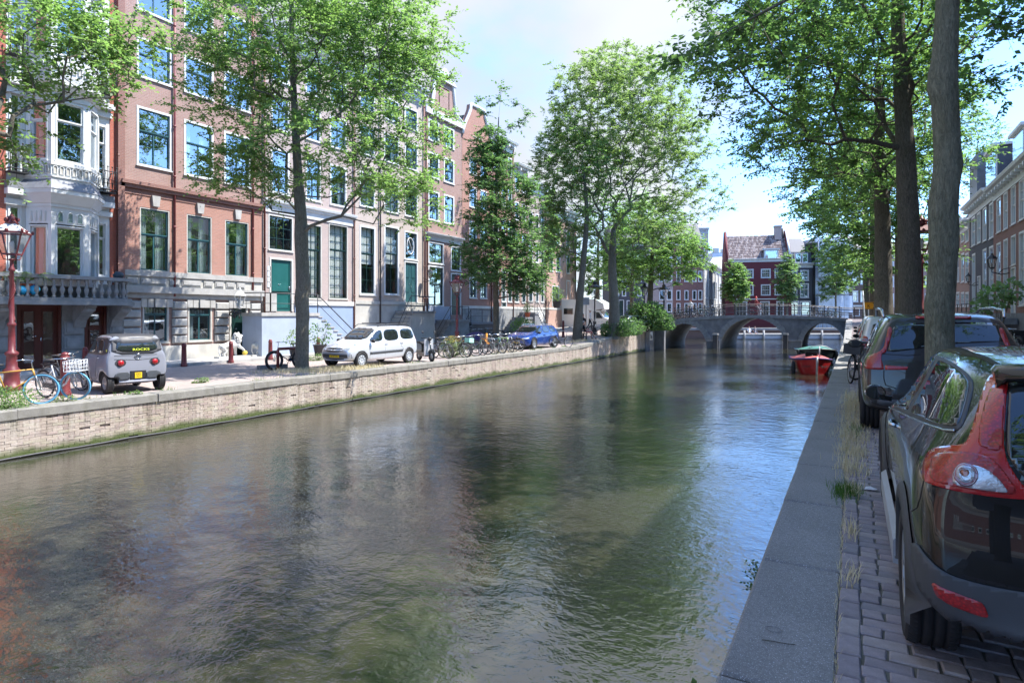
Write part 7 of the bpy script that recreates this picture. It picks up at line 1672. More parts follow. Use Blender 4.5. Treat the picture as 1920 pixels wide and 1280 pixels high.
# wall lanterns
def wall_lantern(label, loc, rz, m='black_iron', s=1.0, ornate=False):
    r = empty('wall_lantern', loc, rz, label, 'lantern'); r.scale = (s, s, s)
    mb = MB(); mb.tube([(0, 0, -.25), (0, -.25, -.30), (0, -.55, -.2), (0, -.55, -.08)], .025, 6); mb.tube([(0, 0, -.05), (0, -.2, -.1), (0, -.35, -.27)], .018, 6)
    if ornate:
        for k in range(16): a = k*.8; mb.tube([(0.02*sin(k), -.1-.03*k+.06*cos(a), -.25+.10*sin(a)), (.03, -.12-.03*k+.07*cos(a+1), -.25+.12*sin(a+1))], .022, 5)
    mb.build('bracket', M['black_iron'], r)
    mb = MB(); mb.lathe([(.0,-.08),(.09,-.05),(.10,0)], 6, c=(0,-.55,0)); 
    for k in range(6): a = pi/3*k; mb.bar((.10*cos(a), -.55+.10*sin(a), 0), (.17*cos(a), -.55+.17*sin(a), .34), .018, .018)
    mb.lathe([(.20,.34),(.12,.44),(.05,.50),(.03,.58),(0,.6)], 6, c=(0,-.55,0), smooth=False); mb.build('lantern_frame', M[m], r)
    mb = MB(); mb.lathe([(.095,.01),(.165,.335)], 6, c=(0,-.55,0), smooth=False); mb.build('lantern_glass', M['lamp_glass'], r)
for px, py, lb, m, s, o in ((428, 575, 'ornate white lantern on scrolled iron bracket over the lion guarded door', 'white_stone', 1.5, True), (793, 520, 'black wall lantern between the double door and the brown house', 'black_iron', 1.1, False), (872, 525, 'small white wall lantern on the orange red house', 'white_paint', 1.0, False)):
    Y = fx(px); wall_lantern(lb, (XF+.02, Y, fzz(px, py)), pi/2, m, s, o)
for px, py, lb in ((1893, 500, 'black wall lantern on the red brick house at the right edge'), (1835, 527, 'small black wall lantern beside the door of the blue grey house')):
    Y = fx(px, XR); wall_lantern(lb, (XR-.02, Y, rz_(px, py)), -pi/2, 'black_iron', 1.5 if px > 1850 else 1.1)
# orange arrow sign and leaning pole
p = cw(1631, 34); s_ = empty('detour_sign', (p.x, p.y, zr(p.y)), TH, 'orange detour sign with letter K and arrow beside the far right trunk', 'road sign'); zc_ = fz(573, 34)-zr(p.y)
mb = MB(); mb.tube([(-.05, .05, 0), (-.05, .05, zc_+.2)], .03, 8); mb.build('post', M['zinc'], s_)
mb = MB(); mb.box(-.40, -.012, zc_-.20, .40, .012, zc_+.20); bd = mb.build('board', M['sign_orange'], s_); mb = MB()
for a, b2 in (((-.34, zc_-.16), (-.34, zc_+.16)), ((.16, zc_-.17), (.30, zc_)), ((.16, zc_+.17), (.30, zc_)), ((-.34, zc_+.17), (.16, zc_+.17)), ((-.34, zc_-.17), (.16, zc_-.17))): mb.bar((a[0], -.016, a[1]), (b2[0], -.016, b2[1]), .006, .045 if a[0] != -.34 or b2[0] == -.34 else .02, up=(0,1,0)) if False else mb.bar((a[0], -.016, a[1]), (b2[0], -.016, b2[1]), .04 if abs(a[1]-b2[1]) > .02 else .015, .006, up=(0,1,0))
mb.build('arrow_mark', M['soft_black'], bd); text('letter', 'K', .26, (-.07, -.016, zc_-.10), (pi/2, 0, 0), 'soft_black', bd)
a_, b3 = cw(1626, 24), cw(1622, 24); mb = MB(); mb.tube([(0, 0, 0), (b3.x-a_.x-.08, b3.y-a_.y, fz(545, 24)-zr(21))], .028, 7); tag(mb.build('leaning_pole', M['zinc'], None, (a_.x, a_.y, zr(21))), 'thin pale leaning pole in front of the orange sign', 'pole')
# notice board, wall number on the abutment
p = cw(1099, 50); nb = empty('notice_board', (p.x, p.y, zl(p.x, p.y)), TH, 'grey notice board on a thin post in front of the camper', 'board'); mb = MB(); mb.tube([(0, .05, 0), (0, .05, 3.0)], .035, 6); mb.build('post', M['iron_dark'], nb); mb = MB(); mb.box(-.26, 0, 2.35, .26, .04, 2.95); mb.build('board', M['zinc'], nb)
nb2 = empty('waterway_sign', (QL+.05, 53.2, 1.15), pi/2, 'small white waterway sign on the dark abutment left of the bridge', 'sign'); mb = MB(); mb.box(-.42, -.03, -.3, .42, 0, .42); bd = mb.build('board', M['white_paint'], nb2)
mb = MB(); mb.tube([(-.15, -.04, .25), (-.15, -.04, -.15), (.15, -.04, -.15), (.15, -.04, .05), (-.1, -.04, .05)], .035, 5); mb.build('mark', M['soft_black'], bd)
mb = MB(); mb.box(QL-.05, 51.6, -.5, QL+.05, 54.4, 1.95); mb.box(QL-.06, 54.4, -.5, QL+.9, 54.9, 2.2); tag(mb.build('abutment', M['bridge_stone']), 'dark streaked stone abutment at the left foot of the bridge', 'abutment')

# ------------------------------------------------------------------ bicycles
def bike_proto(fat=False):
    P = {}; R = .33; tw = .05 if fat else .021; Rc = R
    mb = MB(); mb.tube([(0, Rc*cos(a), Rc*sin(a)) for a in [2*pi*k/28 for k in range(28)]], tw, 6, closed=True); P['tyre'] = mb.mesh('tyre', M['rubber'])
    mb = MB(); mb.tube([(0, (Rc-tw-.008)*cos(a), (Rc-tw-.008)*sin(a)) for a in [2*pi*k/28 for k in range(28)]], .010, 5, closed=True)
    mb.tube([(-.035, 0, 0), (.035, 0, 0)], .022, 8)
    for k in range(22): a = 2*pi*k/22; mb.tube([(.02*(-1)**k, .02*cos(a+.5), .02*sin(a+.5)), (0, (Rc-tw)*cos(a), (Rc-tw)*sin(a))], .0022, 3, caps=False)
    P['rim'] = mb.mesh('rim', M['steel'])
    def frame(step):
        mb = MB(); bb = (0, -.05, .29); hd = (0, .42, .82); hl = (0, .46, .66); st = (0, -.22, .84); ra = (0, -.52, .345)
        mb.tube([bb, (0, -.20, .76), st], .016, 7); mb.tube([hl, hd], .021, 7)
        if step: mb.tube([hl, (0, .25, .40), (0, .1, .32), bb], .020, 7); mb.tube([(0, .43, .76), (0, .18, .50), (0, -.12, .46)], .014, 7)
        else: mb.tube([hl, bb], .019, 7); mb.tube([hd, (0, -.20, .76)], .016, 7)
        for sx in (-.05, .05): mb.tube([bb, (sx, -.15, .3), (sx, ra[1], ra[2])], .010, 5); mb.tube([(0, -.19, .72), (sx, ra[1], ra[2])], .009, 5)
        return mb.mesh('frame', M['black_iron'])
    P['frame0'], P['frame1'] = frame(False), frame(True)
    mb = MB()
    for sx in (-.045, .045): mb.tube([(sx, .585, .345), (sx, .50, .62), (0, .47, .70)], .011, 6)
    P['fork'] = mb.mesh('fork', M['steel'])
    mb = MB(); mb.tube([(0, .43, .80), (0, .40, .98), (0, .42, 1.02)], .013, 6); mb.tube([(-.28, .18, 1.03), (-.26, .28, 1.04), (-.15, .42, 1.03), (.15, .42, 1.03), (.26, .28, 1.04), (.28, .18, 1.03)], .012, 6); P['handlebar'] = mb.mesh('handlebar', M['chrome'])
    mb = MB(); mb.tube([(0, -.22, .84), (0, -.24, .92)], .012, 6)
    v = []; 
    for y, w, z in ((-.36, .085, .955), (-.33, .10, .965), (-.26, .085, .955), (-.18, .04, .95), (-.10, .022, .945)): v += [(-w, y, z-.02), (-w*.6, y, z+.012), (w*.6, y, z+.012), (w, y, z-.02)]
    mb.add(v, [(i*4+j, i*4+j+1, i*4+5+j, i*4+4+j) for i in range(4) for j in range(3)]+[(0,3,2,1),(16,17,18,19)]+[(i*4, i*4+4, i*4+7, i*4+3) for i in range(4)], 0, True); P['saddle'] = mb.mesh('saddle', M['soft_black'])
    mb = MB()
    for c, a0, a1 in ((-.52, .15, 2.7), (.585, .5, 2.9)): mb.tube([(0, c+(R+.035)*cos(a), .345+(R+.035)*sin(a)) for a in [a0+(a1-a0)*k/9 for k in range(10)]], .018, 5)
    P['mudguard'] = mb.mesh('mudguard', M['iron_dark'])
    mb = MB(); mb.tube([(-.06, -.78, .72), (-.06, -.30, .72), (.06, -.30, .72), (.06, -.78, .72)], .008, 5, closed=True); mb.tube([(-.06, -.7, .72), (-.05, -.52, .345)], .007, 5); mb.tube([(.06, -.7, .72), (.05, -.52, .345)], .007, 5); P['carrier'] = mb.mesh('carrier', M['iron_dark'])
    mb = MB(); mb.tube([(.06, -.05+.085*cos(a), .29+.085*sin(a)) for a in [2*pi*k/14 for k in range(14)]], .006, 4, closed=True); mb.tube([(.07, -.05, .29), (.07, .02, .14), (.15, .02, .14)], .012, 5); mb.tube([(-.07, -.05, .29), (-.07, -.12, .44), (-.15, -.12, .44)], .012, 5); mb.box(.05, -.5, .28, .075, -.05, .40); P['crank'] = mb.mesh('crank', M['iron_dark'])
    mb = MB(); y0, y1, x0, z0, z1 = .50, .80, .19, .72, .98
    for z in (z0, z0+.09, z0+.18, z1): mb.tube([(-x0, y0, z), (x0, y0, z), (x0, y1, z), (-x0, y1, z)], .007, 4, closed=True)
    for k in range(6):
        x = -x0+2*x0*k/5; mb.tube([(x, y0, z1), (x, y0, z0), (x, y1, z0), (x, y1, z1)], .006, 4)
    for k in range(3): y = y0+(y1-y0)*(k+.5)/3; mb.tube([(-x0, y, z1), (-x0, y, z0), (x0, y, z0), (x0, y, z1)], .006, 4)
    P['basket'] = mb.mesh('basket', M['black_iron'])
    mb = MB(); mb.box(-.18, .48, .72, .18, .78, .74); [mb.box(*q) for q in ((-.18,.48,.74,-.165,.78,.94),(.165,.48,.74,.18,.78,.94),(-.165,.48,.74,.165,.495,.94),(-.165,.765,.74,.165,.78,.94))]; P['crate'] = mb.mesh('crate', M['black_plastic'])
    return P
BP = bike_proto(); BF = bike_proto(True)
def setm(o, m):
    o.material_slots[0].link = 'OBJECT'; o.material_slots[0].material = M[m]; return o
colmat('bike_yellow', (.5,.27,.05)); colmat('bike_blue_tyre', (.10,.32,.50), .6); colmat('bike_white', (.6,.62,.65)); colmat('bike_green', (.08,.22,.14)); colmat('bike_lime', (.35,.55,.12)); colmat('bike_mint', (.35,.68,.55), .6); colmat('bike_orange', (.85,.33,.02)); colmat('bike_navy', (.03,.05,.10)); colmat('bike_rust', (.25,.09,.05)); colmat('bike_teal', (.06,.2,.25)); colmat('bike_grey', (.22,.23,.25)); colmat('purple_cloth', (.05,.03,.13), .8); colmat('wicker', (.22,.14,.07), .9)
def bike(label, loc, rz, frame='black_iron', step=0, basket=None, bm='black_iron', ftyre=None, P=None, lean=.06, steer=0.0, group='bicycles parked on the left quay', cat='bicycle', name='bicycle', guard='iron_dark', light=False):
    P = P or BP; r = empty(name, loc, rz, label, cat, group); r.rotation_euler = (0, lean, rz)
    setm(link('frame', P['frame1' if step else 'frame0'], r), frame)
    for y, t_ in ((-.52, None), (.585, ftyre)):
        w = empty('wheel', (0, y, .352), steer if y > 0 else 0); w.parent = r
        setm(link('tyre', P['tyre'], w), t_ or 'rubber'); link('rim', P['rim'], w)
    link('fork', P['fork'], r); link('handlebar', P['handlebar'], r); link('saddle', P['saddle'], r)
    if not light: setm(link('mudguard', P['mudguard'], r), guard); link('carrier', P['carrier'], r); link('crank', P['crank'], r)
    if basket: setm(link('basket' if basket == 'basket' else 'crate', P[basket], r), bm)
    return r
def bike_pp(label, pf, pr_, **k):           # from where its two wheels touch the ground: (column, depth)
    a, b2 = cw(*pf), cw(*pr_); d = (a-b2); rz = atan2(-d.x, d.y); m_ = (a+b2)/2; z = zl(m_.x, m_.y) if m_.x < -10 else zr(m_.y)
    return bike(label, (m_.x, m_.y, z), rz, **k)
bike_pp('yellow orange bicycle with bright blue front tyre leaning by the red lamp post', (51, 13.9), (-18, 13.6), frame='bike_yellow', step=0, ftyre='bike_blue_tyre', lean=-.05, group='bicycles near the red lamp post')
bike_pp('silver step through bicycle with white wire basket and blue front tyre', (151, 14.7), (76, 15.2), frame='bike_white', step=1, basket='basket', bm='bike_white', ftyre='bike_blue_tyre', steer=.5, lean=.08, group='bicycles near the red lamp post', guard='iron_dark')
bike_pp('black bicycle with high handlebar standing behind the silver basket bicycle', (148, 16.6), (98, 16.9), frame='iron_dark', step=1, lean=.1, group='bicycles near the red lamp post')
bike_pp('black fat tyred electric bicycle with long seat leaning by the main elm', (518, 22.9), (563, 23.7), frame='bike_navy', P=BF, lean=.03, group=None)
mb = MB(); mb.box(-.12, -.55, .74, .12, .05, .82); o = mb.build('bench_seat', M['soft_black'], bpy.data.objects['bicycle.003'])
# the crowd of bikes between scooter and blue car
specs = [('bike_grey', 0, None, None, 'dusty grey bicycle nearest to the scooter'), ('iron_dark', 1, None, None, 'black step through bicycle behind the tall weeds'), ('bike_white', 1, 'crate', 'bike_mint', 'white bicycle carrying a mint green crate'),
         ('bike_rust', 0, None, None, 'rusty brown bicycle right of the mint crate'), ('bike_green', 1, 'basket', 'iron_dark', 'dark green bicycle with wire basket beside the lamp post'), ('iron_dark', 1, None, None, 'black bicycle with orange child seat on its handlebar'), ('bike_grey', 0, None, None, 'grey bicycle leaning on a steel rack hoop'),
         ('bike_teal', 0, None, None, 'teal bicycle with front wheel turned to the water'), ('bike_navy', 1, None, None, 'navy bicycle right of the teal bicycle'), ('bike_lime', 0, None, None, 'lime green bicycle near the blue car'), ('bike_white', 0, None, None, 'pale bicycle beside the lime green bicycle'), ('iron_dark', 0, None, None, 'black bicycle closest to the front of the blue car')]
for i, (fm, st_, bk, bmx, lb) in enumerate(specs):
    Y = 23.6+i*.60; X = -16.95+rnd.uniform(-.15, .15); b_ = bike(lb, (X, Y, ZL), -pi/2+rnd.uniform(-.35, .35), fm, st_, bk, bmx or 'black_iron', steer=rnd.uniform(-.4, .4), lean=rnd.uniform(-.12, .12))
    if 'orange child' in lb:
        mb = MB(); mb.box(-.14, .30, .80, .14, .52, .86); mb.prism([(-.14, .86), (.14, .86), (.10, 1.12), (-.10, 1.12)], .50, .54, 0); mb.tube([(-.12, .45, .8), (-.14, .62, .55)], .035, 6); mb.tube([(.12, .45, .8), (.14, .62, .55)], .035, 6); mb.build('child_seat', M['bike_orange'], b_)
for i in range(2):
    mb = MB(); mb.tube([(0,-.35,0),(0,-.35,.75),(0,-.28,.82),(0,.28,.82),(0,.35,.75),(0,.35,0)], .024, 7); tag(mb.build('bike_rack', M['steel'], None, (-16.9, 27.6+i*1.5, ZL), (0, 0, pi/2)), ('steel hoop rack beside the teal bicycle', 'steel hoop rack beside the lime green bicycle')[i], 'bike rack', 'steel hoop racks on the left quay')
for i, (px, d, fm, lb) in enumerate(((905, 44, 'iron_dark', 'dark bicycle against the stoop railing left of the dark elm'), (917, 45, 'bike_teal', 'teal bicycle before the stoop just left of the dark elm trunk'), (942, 46, 'bike_navy', 'navy bicycle by the wall just right of the dark elm trunk'), (952, 47, 'iron_dark', 'black bicycle by the wall behind the blue car roof'), (895, 43, 'bike_grey', 'grey bicycle by the wall left of the teal one'))):
    p = cw(px, d); bike(lb, (p.x, p.y, zl(p.x, p.y)), pi/2+rnd.uniform(-.5, .5)*(i+1)/2, fm, i % 2, light=False)
bike_pp('white wheeled bicycle standing right behind the blue car', (1062, 38.6), (1040, 38.2), frame='iron_dark', step=1)
bike_pp('bicycle resting by the red foot of the bench lamp', (1130, 47.5), (1112, 48), frame='bike_white', step=0)
G_B = 'bicycles chained along the bridge railing'
ORD = ['first', 'second', 'third', 'fourth', 'fifth', 'sixth', 'seventh', 'eighth', 'ninth']
for k, px in enumerate((1262, 1269, 1277, 1284, 1291, 1302, 1312, 1328, 1340, 1533, 1541, 1549, 1560)):
    x = bx(px); w = Matrix.Translation(br.location) @ Matrix.Rotation(TH, 4, 'Z') @ Vector((x+.6*sk, .62, ztop(min(x, 9.3))-.04))
    bike(ORD[k]+' bicycle from the left against the railing on the left half of the bridge' if px < 1400 else ORD[k-9]+' bicycle from the left against the railing on the right half of the bridge', tuple(w), TH+pi/2+rnd.uniform(-.25, .25), rnd.choice(('iron_dark', 'bike_navy', 'bike_grey', 'bike_teal')), k % 2, group=G_B+(' left half' if px < 1400 else ' right half'), light=True)
bike_pp('black bicycle with large front crate on the granite kerb of the right quay', (1592, 14.4), (1617, 15.4), frame='iron_dark', step=1, basket='crate', bm='black_plastic', steer=.4, lean=-.1, group='bicycles on the right quay')
bike_pp('grey bicycle standing behind the crate bicycle on the right quay', (1603, 15.2), (1640, 16.0), frame='bike_grey', step=0, steer=-.2, lean=-.05, group='bicycles on the right quay')
for px, d, lb, fm in ((1884, 27, 'grey bicycle parked before the right houses beside the cargo box', 'bike_grey'), (1894, 26.5, 'white bicycle parked before the right houses', 'bike_white')):
    p = cw(px, d); bike(lb, (p.x, p.y, zr(p.y)), .3, fm, 1, group='bicycles by the right houses')
p = cw(1911, 27); cb_ = empty('cargo_bicycle', (p.x, p.y, zr(p.y)), TH-.3, 'dark box of a cargo bicycle parked before the right houses', 'cargo bicycle'); mb = MB(); mb.prism([(-.42, .95), (.42, .95), (.32, .32), (-.32, .32)], -.3, .3, 0); mb.build('box', M['black_plastic'], cb_); w = empty('wheel', (.55, 0, .35), pi/2); w.parent = cb_; link('tyre', BP['tyre'], w); link('rim', BP['rim'], w)
# tarpaulined cargo bike behind the bicycles
p = cw(893, 39.5); mb = MB(); v = []; n_ = 14
for i in range(n_+1):
    for j in range(9):
        x = -1.2+2.4*i/n_; t = j/8*2-1; z = .95*(1-abs(t)**2.5)*(1-abs(x/1.25)**4)**.5+.06*noise.noise(Vector((x*2, t*2, 3))); v.append((x, t*.5, max(.1, z)))
mb.add(v, [(i*9+j, i*9+j+1, (i+1)*9+j+1, (i+1)*9+j) for i in range(n_) for j in range(8)], 0, True); tag(mb.build('covered_scooter', M['purple_cloth'], None, (p.x, p.y, zl(p.x, p.y)), (0, 0, pi/2)), 'scooter under a dark purple cover behind the parked bicycles', 'scooter')
# scooter
p = cw(797, 27.2); sc = empty('scooter', (p.x, p.y, ZL), -2.0, 'black and silver scooter parked between silver estate and bicycles', 'scooter')
for y in (-.55, .62):
    w = empty('wheel', (0, y, .24), 0); w.parent = sc; tm = MB(); tm.tube([(0, .19*cos(a), .19*sin(a)) for a in [2*pi*k/22 for k in range(22)]], .05, 7, closed=True); tm.build('tyre', M['rubber'], w); rm = MB(); rm.lathe([(.0, -.03), (.14, -.03), (.15, 0), (.14, .03), (0, .03)], 14); rm.v = [(z, x, y2) for x, y2, z in rm.v]; rm.build('rim', M['steel'], w)
mb = MB(); mb.prism([(-.75, .42), (-.70, .72), (-.40, .80), (-.05, .74), (-.02, .40), (.30, .28), (.32, .22), (-.15, .22), (-.35, .30)], -.16, .16, 0, axis='x'); mb.build('body', M['paint_black'], sc)
mb = MB(); mb.prism([(.28, .24), (.40, .30), (.38, 1.0), (.28, .98)], -.20, .20, 0, axis='x'); mb.build('leg_shield', M['paint_silver'], sc)
mb = MB(); mb.tube([(0, .62+.27*cos(a), .26+.27*sin(a)) for a in [.4+2.2*k/8 for k in range(9)]], .06, 7); mb.tube([(0, .60, .26), (0, .42, .95)], .03, 7); mb.build('front_mudguard', M['paint_black'], sc)
mb = MB(); mb.tube([(-.32, .24, 1.04), (0, .36, 1.02), (.32, .24, 1.04)], .02, 7); mb.ball((0, .42, 1.0), (.10, .08, .09), 10, 6); mb.tube([(-.25, .3, 1.04), (-.3, .34, 1.25)], .008, 5); mb.ball((-.3, .34, 1.3), (.06, .015, .045), 8, 5); mb.ball((.3, .34, 1.3), (.06, .015, .045), 8, 5); mb.build('handlebar', M['black_plastic'], sc)
mb = MB(); mb.prism([(-.72, .78), (-.68, .86), (-.3, .88), (-.02, .80), (-.02, .76)], -.13, .13, 0, axis='x'); mb.build('seat', M['soft_black'], sc)

# ------------------------------------------------------------------ people
def body_mesh(name, J, E, mats, pick, sub=1, root=0):
    me = bpy.data.meshes.new(name); me.from_pydata([j[0] for j in J], E, []); o = bpy.data.objects.new(name, me); C.objects.link(o)
    md = o.modifiers.new('k', 'SKIN'); md.use_smooth_shade = True
    for v, j in zip(me.skin_vertices[0].data, J): v.radius = j[1] if isinstance(j[1], tuple) else (j[1], j[1])
    me.skin_vertices[0].data[root].use_root = True
    s_ = o.modifiers.new('s', 'SUBSURF'); s_.levels = s_.render_levels = sub
    bpy.context.view_layer.update(); nm = bpy.data.meshes.new_from_object(o.evaluated_get(bpy.context.evaluated_depsgraph_get())); bpy.data.objects.remove(o)
    nm.materials.clear()
    for m_ in mats: nm.materials.append(M[m_])
    for p in nm.polygons: p.use_smooth = True; p.material_index = pick(p.center)
    return nm
def person(label, loc, rz, pose, mats, hair='soft_black', scale=1.0, torso=(.95, 1.45), legcut=.5, cat='person'):
    """mats: skin, top, bottom, shoes"""
    hip, lean = (.93, 0.0) if pose != 'sit' else (.50, -.12)
    up = hip+.52; hy_ = lean
    J = [((0, 0, hip), (.15, .10)), ((0, hy_*.5, hip+.22), (.13, .095)), ((0, hy_, hip+.45), (.16, .10)), ((0, hy_+.01, up+.06), .055), ((0, hy_+.03, up+.17), (.075, .09)), ((0, hy_+.03, up+.27), (.07, .085))]
    E = [(0, 1), (1, 2), (2, 3), (3, 4), (4, 5)]
    for sx in (-1, 1):
        b_ = len(J)
        if pose == 'sit': J += [((sx*.09, .10, hip), .085), ((sx*.12, .45, hip+.02+.04*(sx > 0)), .06), ((sx*.12, .50+.12*(sx > 0), .25), .048), ((sx*.12, .50+.22*(sx > 0), .06), .038), ((sx*.12, .66+.2*(sx > 0), .04), .035)]
        elif pose == 'walk': J += [((sx*.09, 0, hip-.10), .09), ((sx*.09, .10*sx+.05, .5), .062), ((sx*.09, .16*sx-.04, .25), .05), ((sx*.09, .22*sx-.06, .07), .038), ((sx*.09, .22*sx+.08, .04), .035)]
        elif pose == 'ride': J += [((sx*.09, .02, hip-.06), .09), ((sx*.10, .30, hip-.22-.12*sx), .065), ((sx*.10, .18, hip-.52-.12*sx), .048), ((sx*.10, .12, hip-.70-.12*sx), .04), ((sx*.10, .26, hip-.73-.12*sx), .035)]
        else: J += [((sx*.09, 0, hip-.10), .09), ((sx*.10, .02, .5), .062), ((sx*.10, .0, .25), .05), ((sx*.10, -.02, .07), .038), ((sx*.11, .12, .04), .035)]
        E += [(0, b_), (b_, b_+1), (b_+1, b_+2), (b_+2, b_+3), (b_+3, b_+4)]
        c_ = len(J); sh = hip+.46
        if pose == 'sit': J += [((sx*.19, hy_, sh), .055), ((sx*.24, hy_+.08, sh-.26), .042), ((sx*.15, hy_+.32, sh-.24), .033), ((sx*.12, hy_+.40, sh-.23), (.035, .02))]
        elif pose == 'ride': J += [((sx*.19, .0, sh), .055), ((sx*.25, .15, sh-.22), .042), ((sx*.22, .38, sh-.30), .033), ((sx*.22, .45, sh-.30), (.035, .02))]
        else: J += [((sx*.19, 0, sh), .055), ((sx*.25, -.02, sh-.28), .042), ((sx*.24, .08+.06*sx, sh-.50), .033), ((sx*.24, .12+.06*sx, sh-.60), (.035, .022))]
        E += [(2, c_), (c_, c_+1), (c_+1, c_+2), (c_+2, c_+3)]
    lg = hip*.55 if pose != 'sit' else 0
    def pick(c):
        if c.z > up+.02: return 0
        if abs(c.x) > .21 and c.z < hip+.24 and pose in ('stand', 'sit'): return 0
        if pose == 'sit': return 1 if (c.z > hip+.08 and c.y < .12) else (2 if c.z > hip-.12 and c.y < .50 else (3 if c.z < .09 else 0))
        if abs(c.x) > .19 and c.z < hip-.0: return 0
        if c.z > hip+.02: return 1
        return 3 if c.z < .1 else 2
    r = empty('person', loc, rz, label, cat); r.scale = (scale,)*3
    me = body_mesh('body', J, E, mats, pick); link('body', me, r)
    mb = MB(); mb.ball((0, hy_+.005, up+.235), (.088, .10, .10), 10, 6); mb.v = [(x, y if not (y > hy_+.05 and z < up+.27) else hy_+.05, max(z, up+.12)) for x, y, z in mb.v]; mb.build('hair', M[hair], r)
    mb = MB(); mb.ball((0, hy_+.125, up+.185), (.014, .022, .022), 6, 4); mb.build('nose', M[mats[0]], r); return r
colmat('cloth_black', (.015,.015,.02), .9); colmat('cloth_white', (.62,.64,.68), .9); colmat('cloth_red', (.17,.03,.035), .9); colmat('cloth_blue', (.06,.09,.18), .9); colmat('cloth_grey', (.15,.15,.17), .9); colmat('hair_grey', (.35,.32,.3), .9); colmat('shorts_red', (.50,.16,.13), .9)
p = cw(1093, 46.5); zp = zl(p.x, p.y); person('standing person in black clothes beside the leaning elm trunk', (p.x, p.y, zp), TH+pi+.5, 'stand', ('skin_tone', 'cloth_black', 'cloth_black', 'cloth_black'))
p = cw(1097, 44.6); zp = zl(p.x, p.y); person('person in black top and red shorts sitting on the quay bench', (p.x, p.y, zp), -1.0, 'sit', ('skin_tone', 'cloth_black', 'shorts_red', 'cloth_black'), 'hair_grey')
bn = empty('bench', (p.x-.08, p.y-.06, zp), -1.0, 'dark bench under the sitting person on the left quay', 'bench'); 
for k in range(3): mb = MB(); mb.box(-.3, -.22+k*.13, .40, 1.1, -.12+k*.13, .43); mb.build('slat', M['iron_dark'], bn)
for x in (-.2, 1.0): mb = MB(); mb.bar((x, 0, 0), (x, 0, .4), .05, .3); mb.build('leg', M['iron_dark'], bn)
for k in range(2): mb = MB(); mb.box(-.3, -.30, .58+k*.16, 1.1, -.26, .68+k*.16); mb.build('back_slat', M['iron_dark'], bn)
p = cw(1106, 53); person('walking person in white shirt and dark trousers in front of the camper', (p.x, p.y, zl(p.x, p.y)), TH-1.5, 'walk', ('skin_tone', 'cloth_white', 'cloth_black', 'cloth_black'), 'hair_grey')
def on_bridge(px, y): x = bx(px); w = Matrix.Translation(br.location) @ Matrix.Rotation(TH, 4, 'Z') @ Vector((x, y, ztop(x)-.05)); return tuple(w)
w_ = on_bridge(1307, 2.0); person('person in white shirt standing on the left half of the bridge', w_, TH+2.4, 'stand', ('skin_tone', 'cloth_white', 'cloth_blue', 'cloth_black'), 'cloth_red')
w_ = on_bridge(1447, 3.6); bk_ = bike('bicycle ridden across the bridge by the person in red', w_, TH-pi/2-.1, 'cloth_red', 1, group=None, lean=0); person('person in dark red jacket and cap cycling over the bridge', (w_[0], w_[1], w_[2]), TH-pi/2-.1, 'ride', ('skin_tone', 'cloth_red', 'cloth_grey', 'cloth_black'), 'red_plastic', 1.08)
for px, lb, mm in ((1405, 'person in white sitting on the jetty, left of the two under the middle arch', 'cloth_white'), (1416, 'person in grey sitting on the jetty, right of the two under the middle arch', 'cloth_grey')):
    p = cw(px, 78.2); person(lb, (p.x, p.y, .30), TH+pi, 'sit', ('skin_tone', mm, 'cloth_blue', 'cloth_black'))

# ------------------------------------------------------------------ stone lions
def lion(label, px, d, rz):
    p = cw(px, d); r = empty('stone_lion', (p.x, p.y, zl(-24, p.y)+.10), rz, label, 'statue', 'stone lions guarding the door')
    J = [((0, -.40, .62), (.16, .17)), ((0, -.12, .60), (.13, .14)), ((0, .18, .66), (.17, .19)), ((0, .32, .86), (.13, .13)), ((0, .42, 1.02), (.10, .10)), ((0, .54, .98), (.06, .055))]
    E = [(0, 1), (1, 2), (2, 3), (3, 4), (4, 5)]
    for sx in (-1, 1):
        b_ = len(J); J += [((sx*.12, -.42, .46), .10), ((sx*.12, -.30, .30), .065), ((sx*.12, -.42, .16), .045), ((sx*.12, -.34, .05), .05)]; E += [(0, b_), (b_, b_+1), (b_+1, b_+2), (b_+2, b_+3)]
    b_ = len(J); J += [((-.12, .24, .42), .075), ((-.12, .24, .22), .055), ((-.12, .28, .06), .055)]; E += [(2, b_), (b_, b_+1), (b_+1, b_+2)]
    b_ = len(J); J += [((.12, .34, .48), .075), ((.10, .50, .38), .055), ((.08, .58, .30), .05)]; E += [(2, b_), (b_, b_+1), (b_+1, b_+2)]
    b_ = len(J); J += [((0, -.58, .50), .03), ((.02, -.60, .25), .028), ((.05, -.52, .08), .04)]; E += [(0, b_), (b_, b_+1), (b_+1, b_+2)]
    link('body', body_mesh('body', J, E, ['white_stone'], lambda c: 0), r)
    mb = MB(); rn = random.Random(px)
    for k in range(90):
        a, e = rn.uniform(0, 2*pi), rn.uniform(-.9, 1.2); c = Vector((cos(a)*cos(e)*.20, .30+sin(a)*cos(e)*.16-.04, .86+sin(e)*.27))
        if c.y > .42 and c.z > .9: continue
        mb.ball(tuple(c), (.045, .045, .06), 5, 4)
    mb.build('mane', M['white_stone'], r)
    mb = MB(); mb.ball((.08, .60, .20), .115, 12, 8); mb.build('ball', M['yellow_soft'], r)
    mb = MB(); mb.box(-.25, -.68, -.02, .25, .78, .07); mb.build('plinth', M['white_stone'], r)
lion('white stone lion with paw on a gilt ball left of the dark door', 434, 27.9, -.15); lion('white stone lion with paw on a gilt ball before the blue plastered stoop', 494, 29.3, -.15)

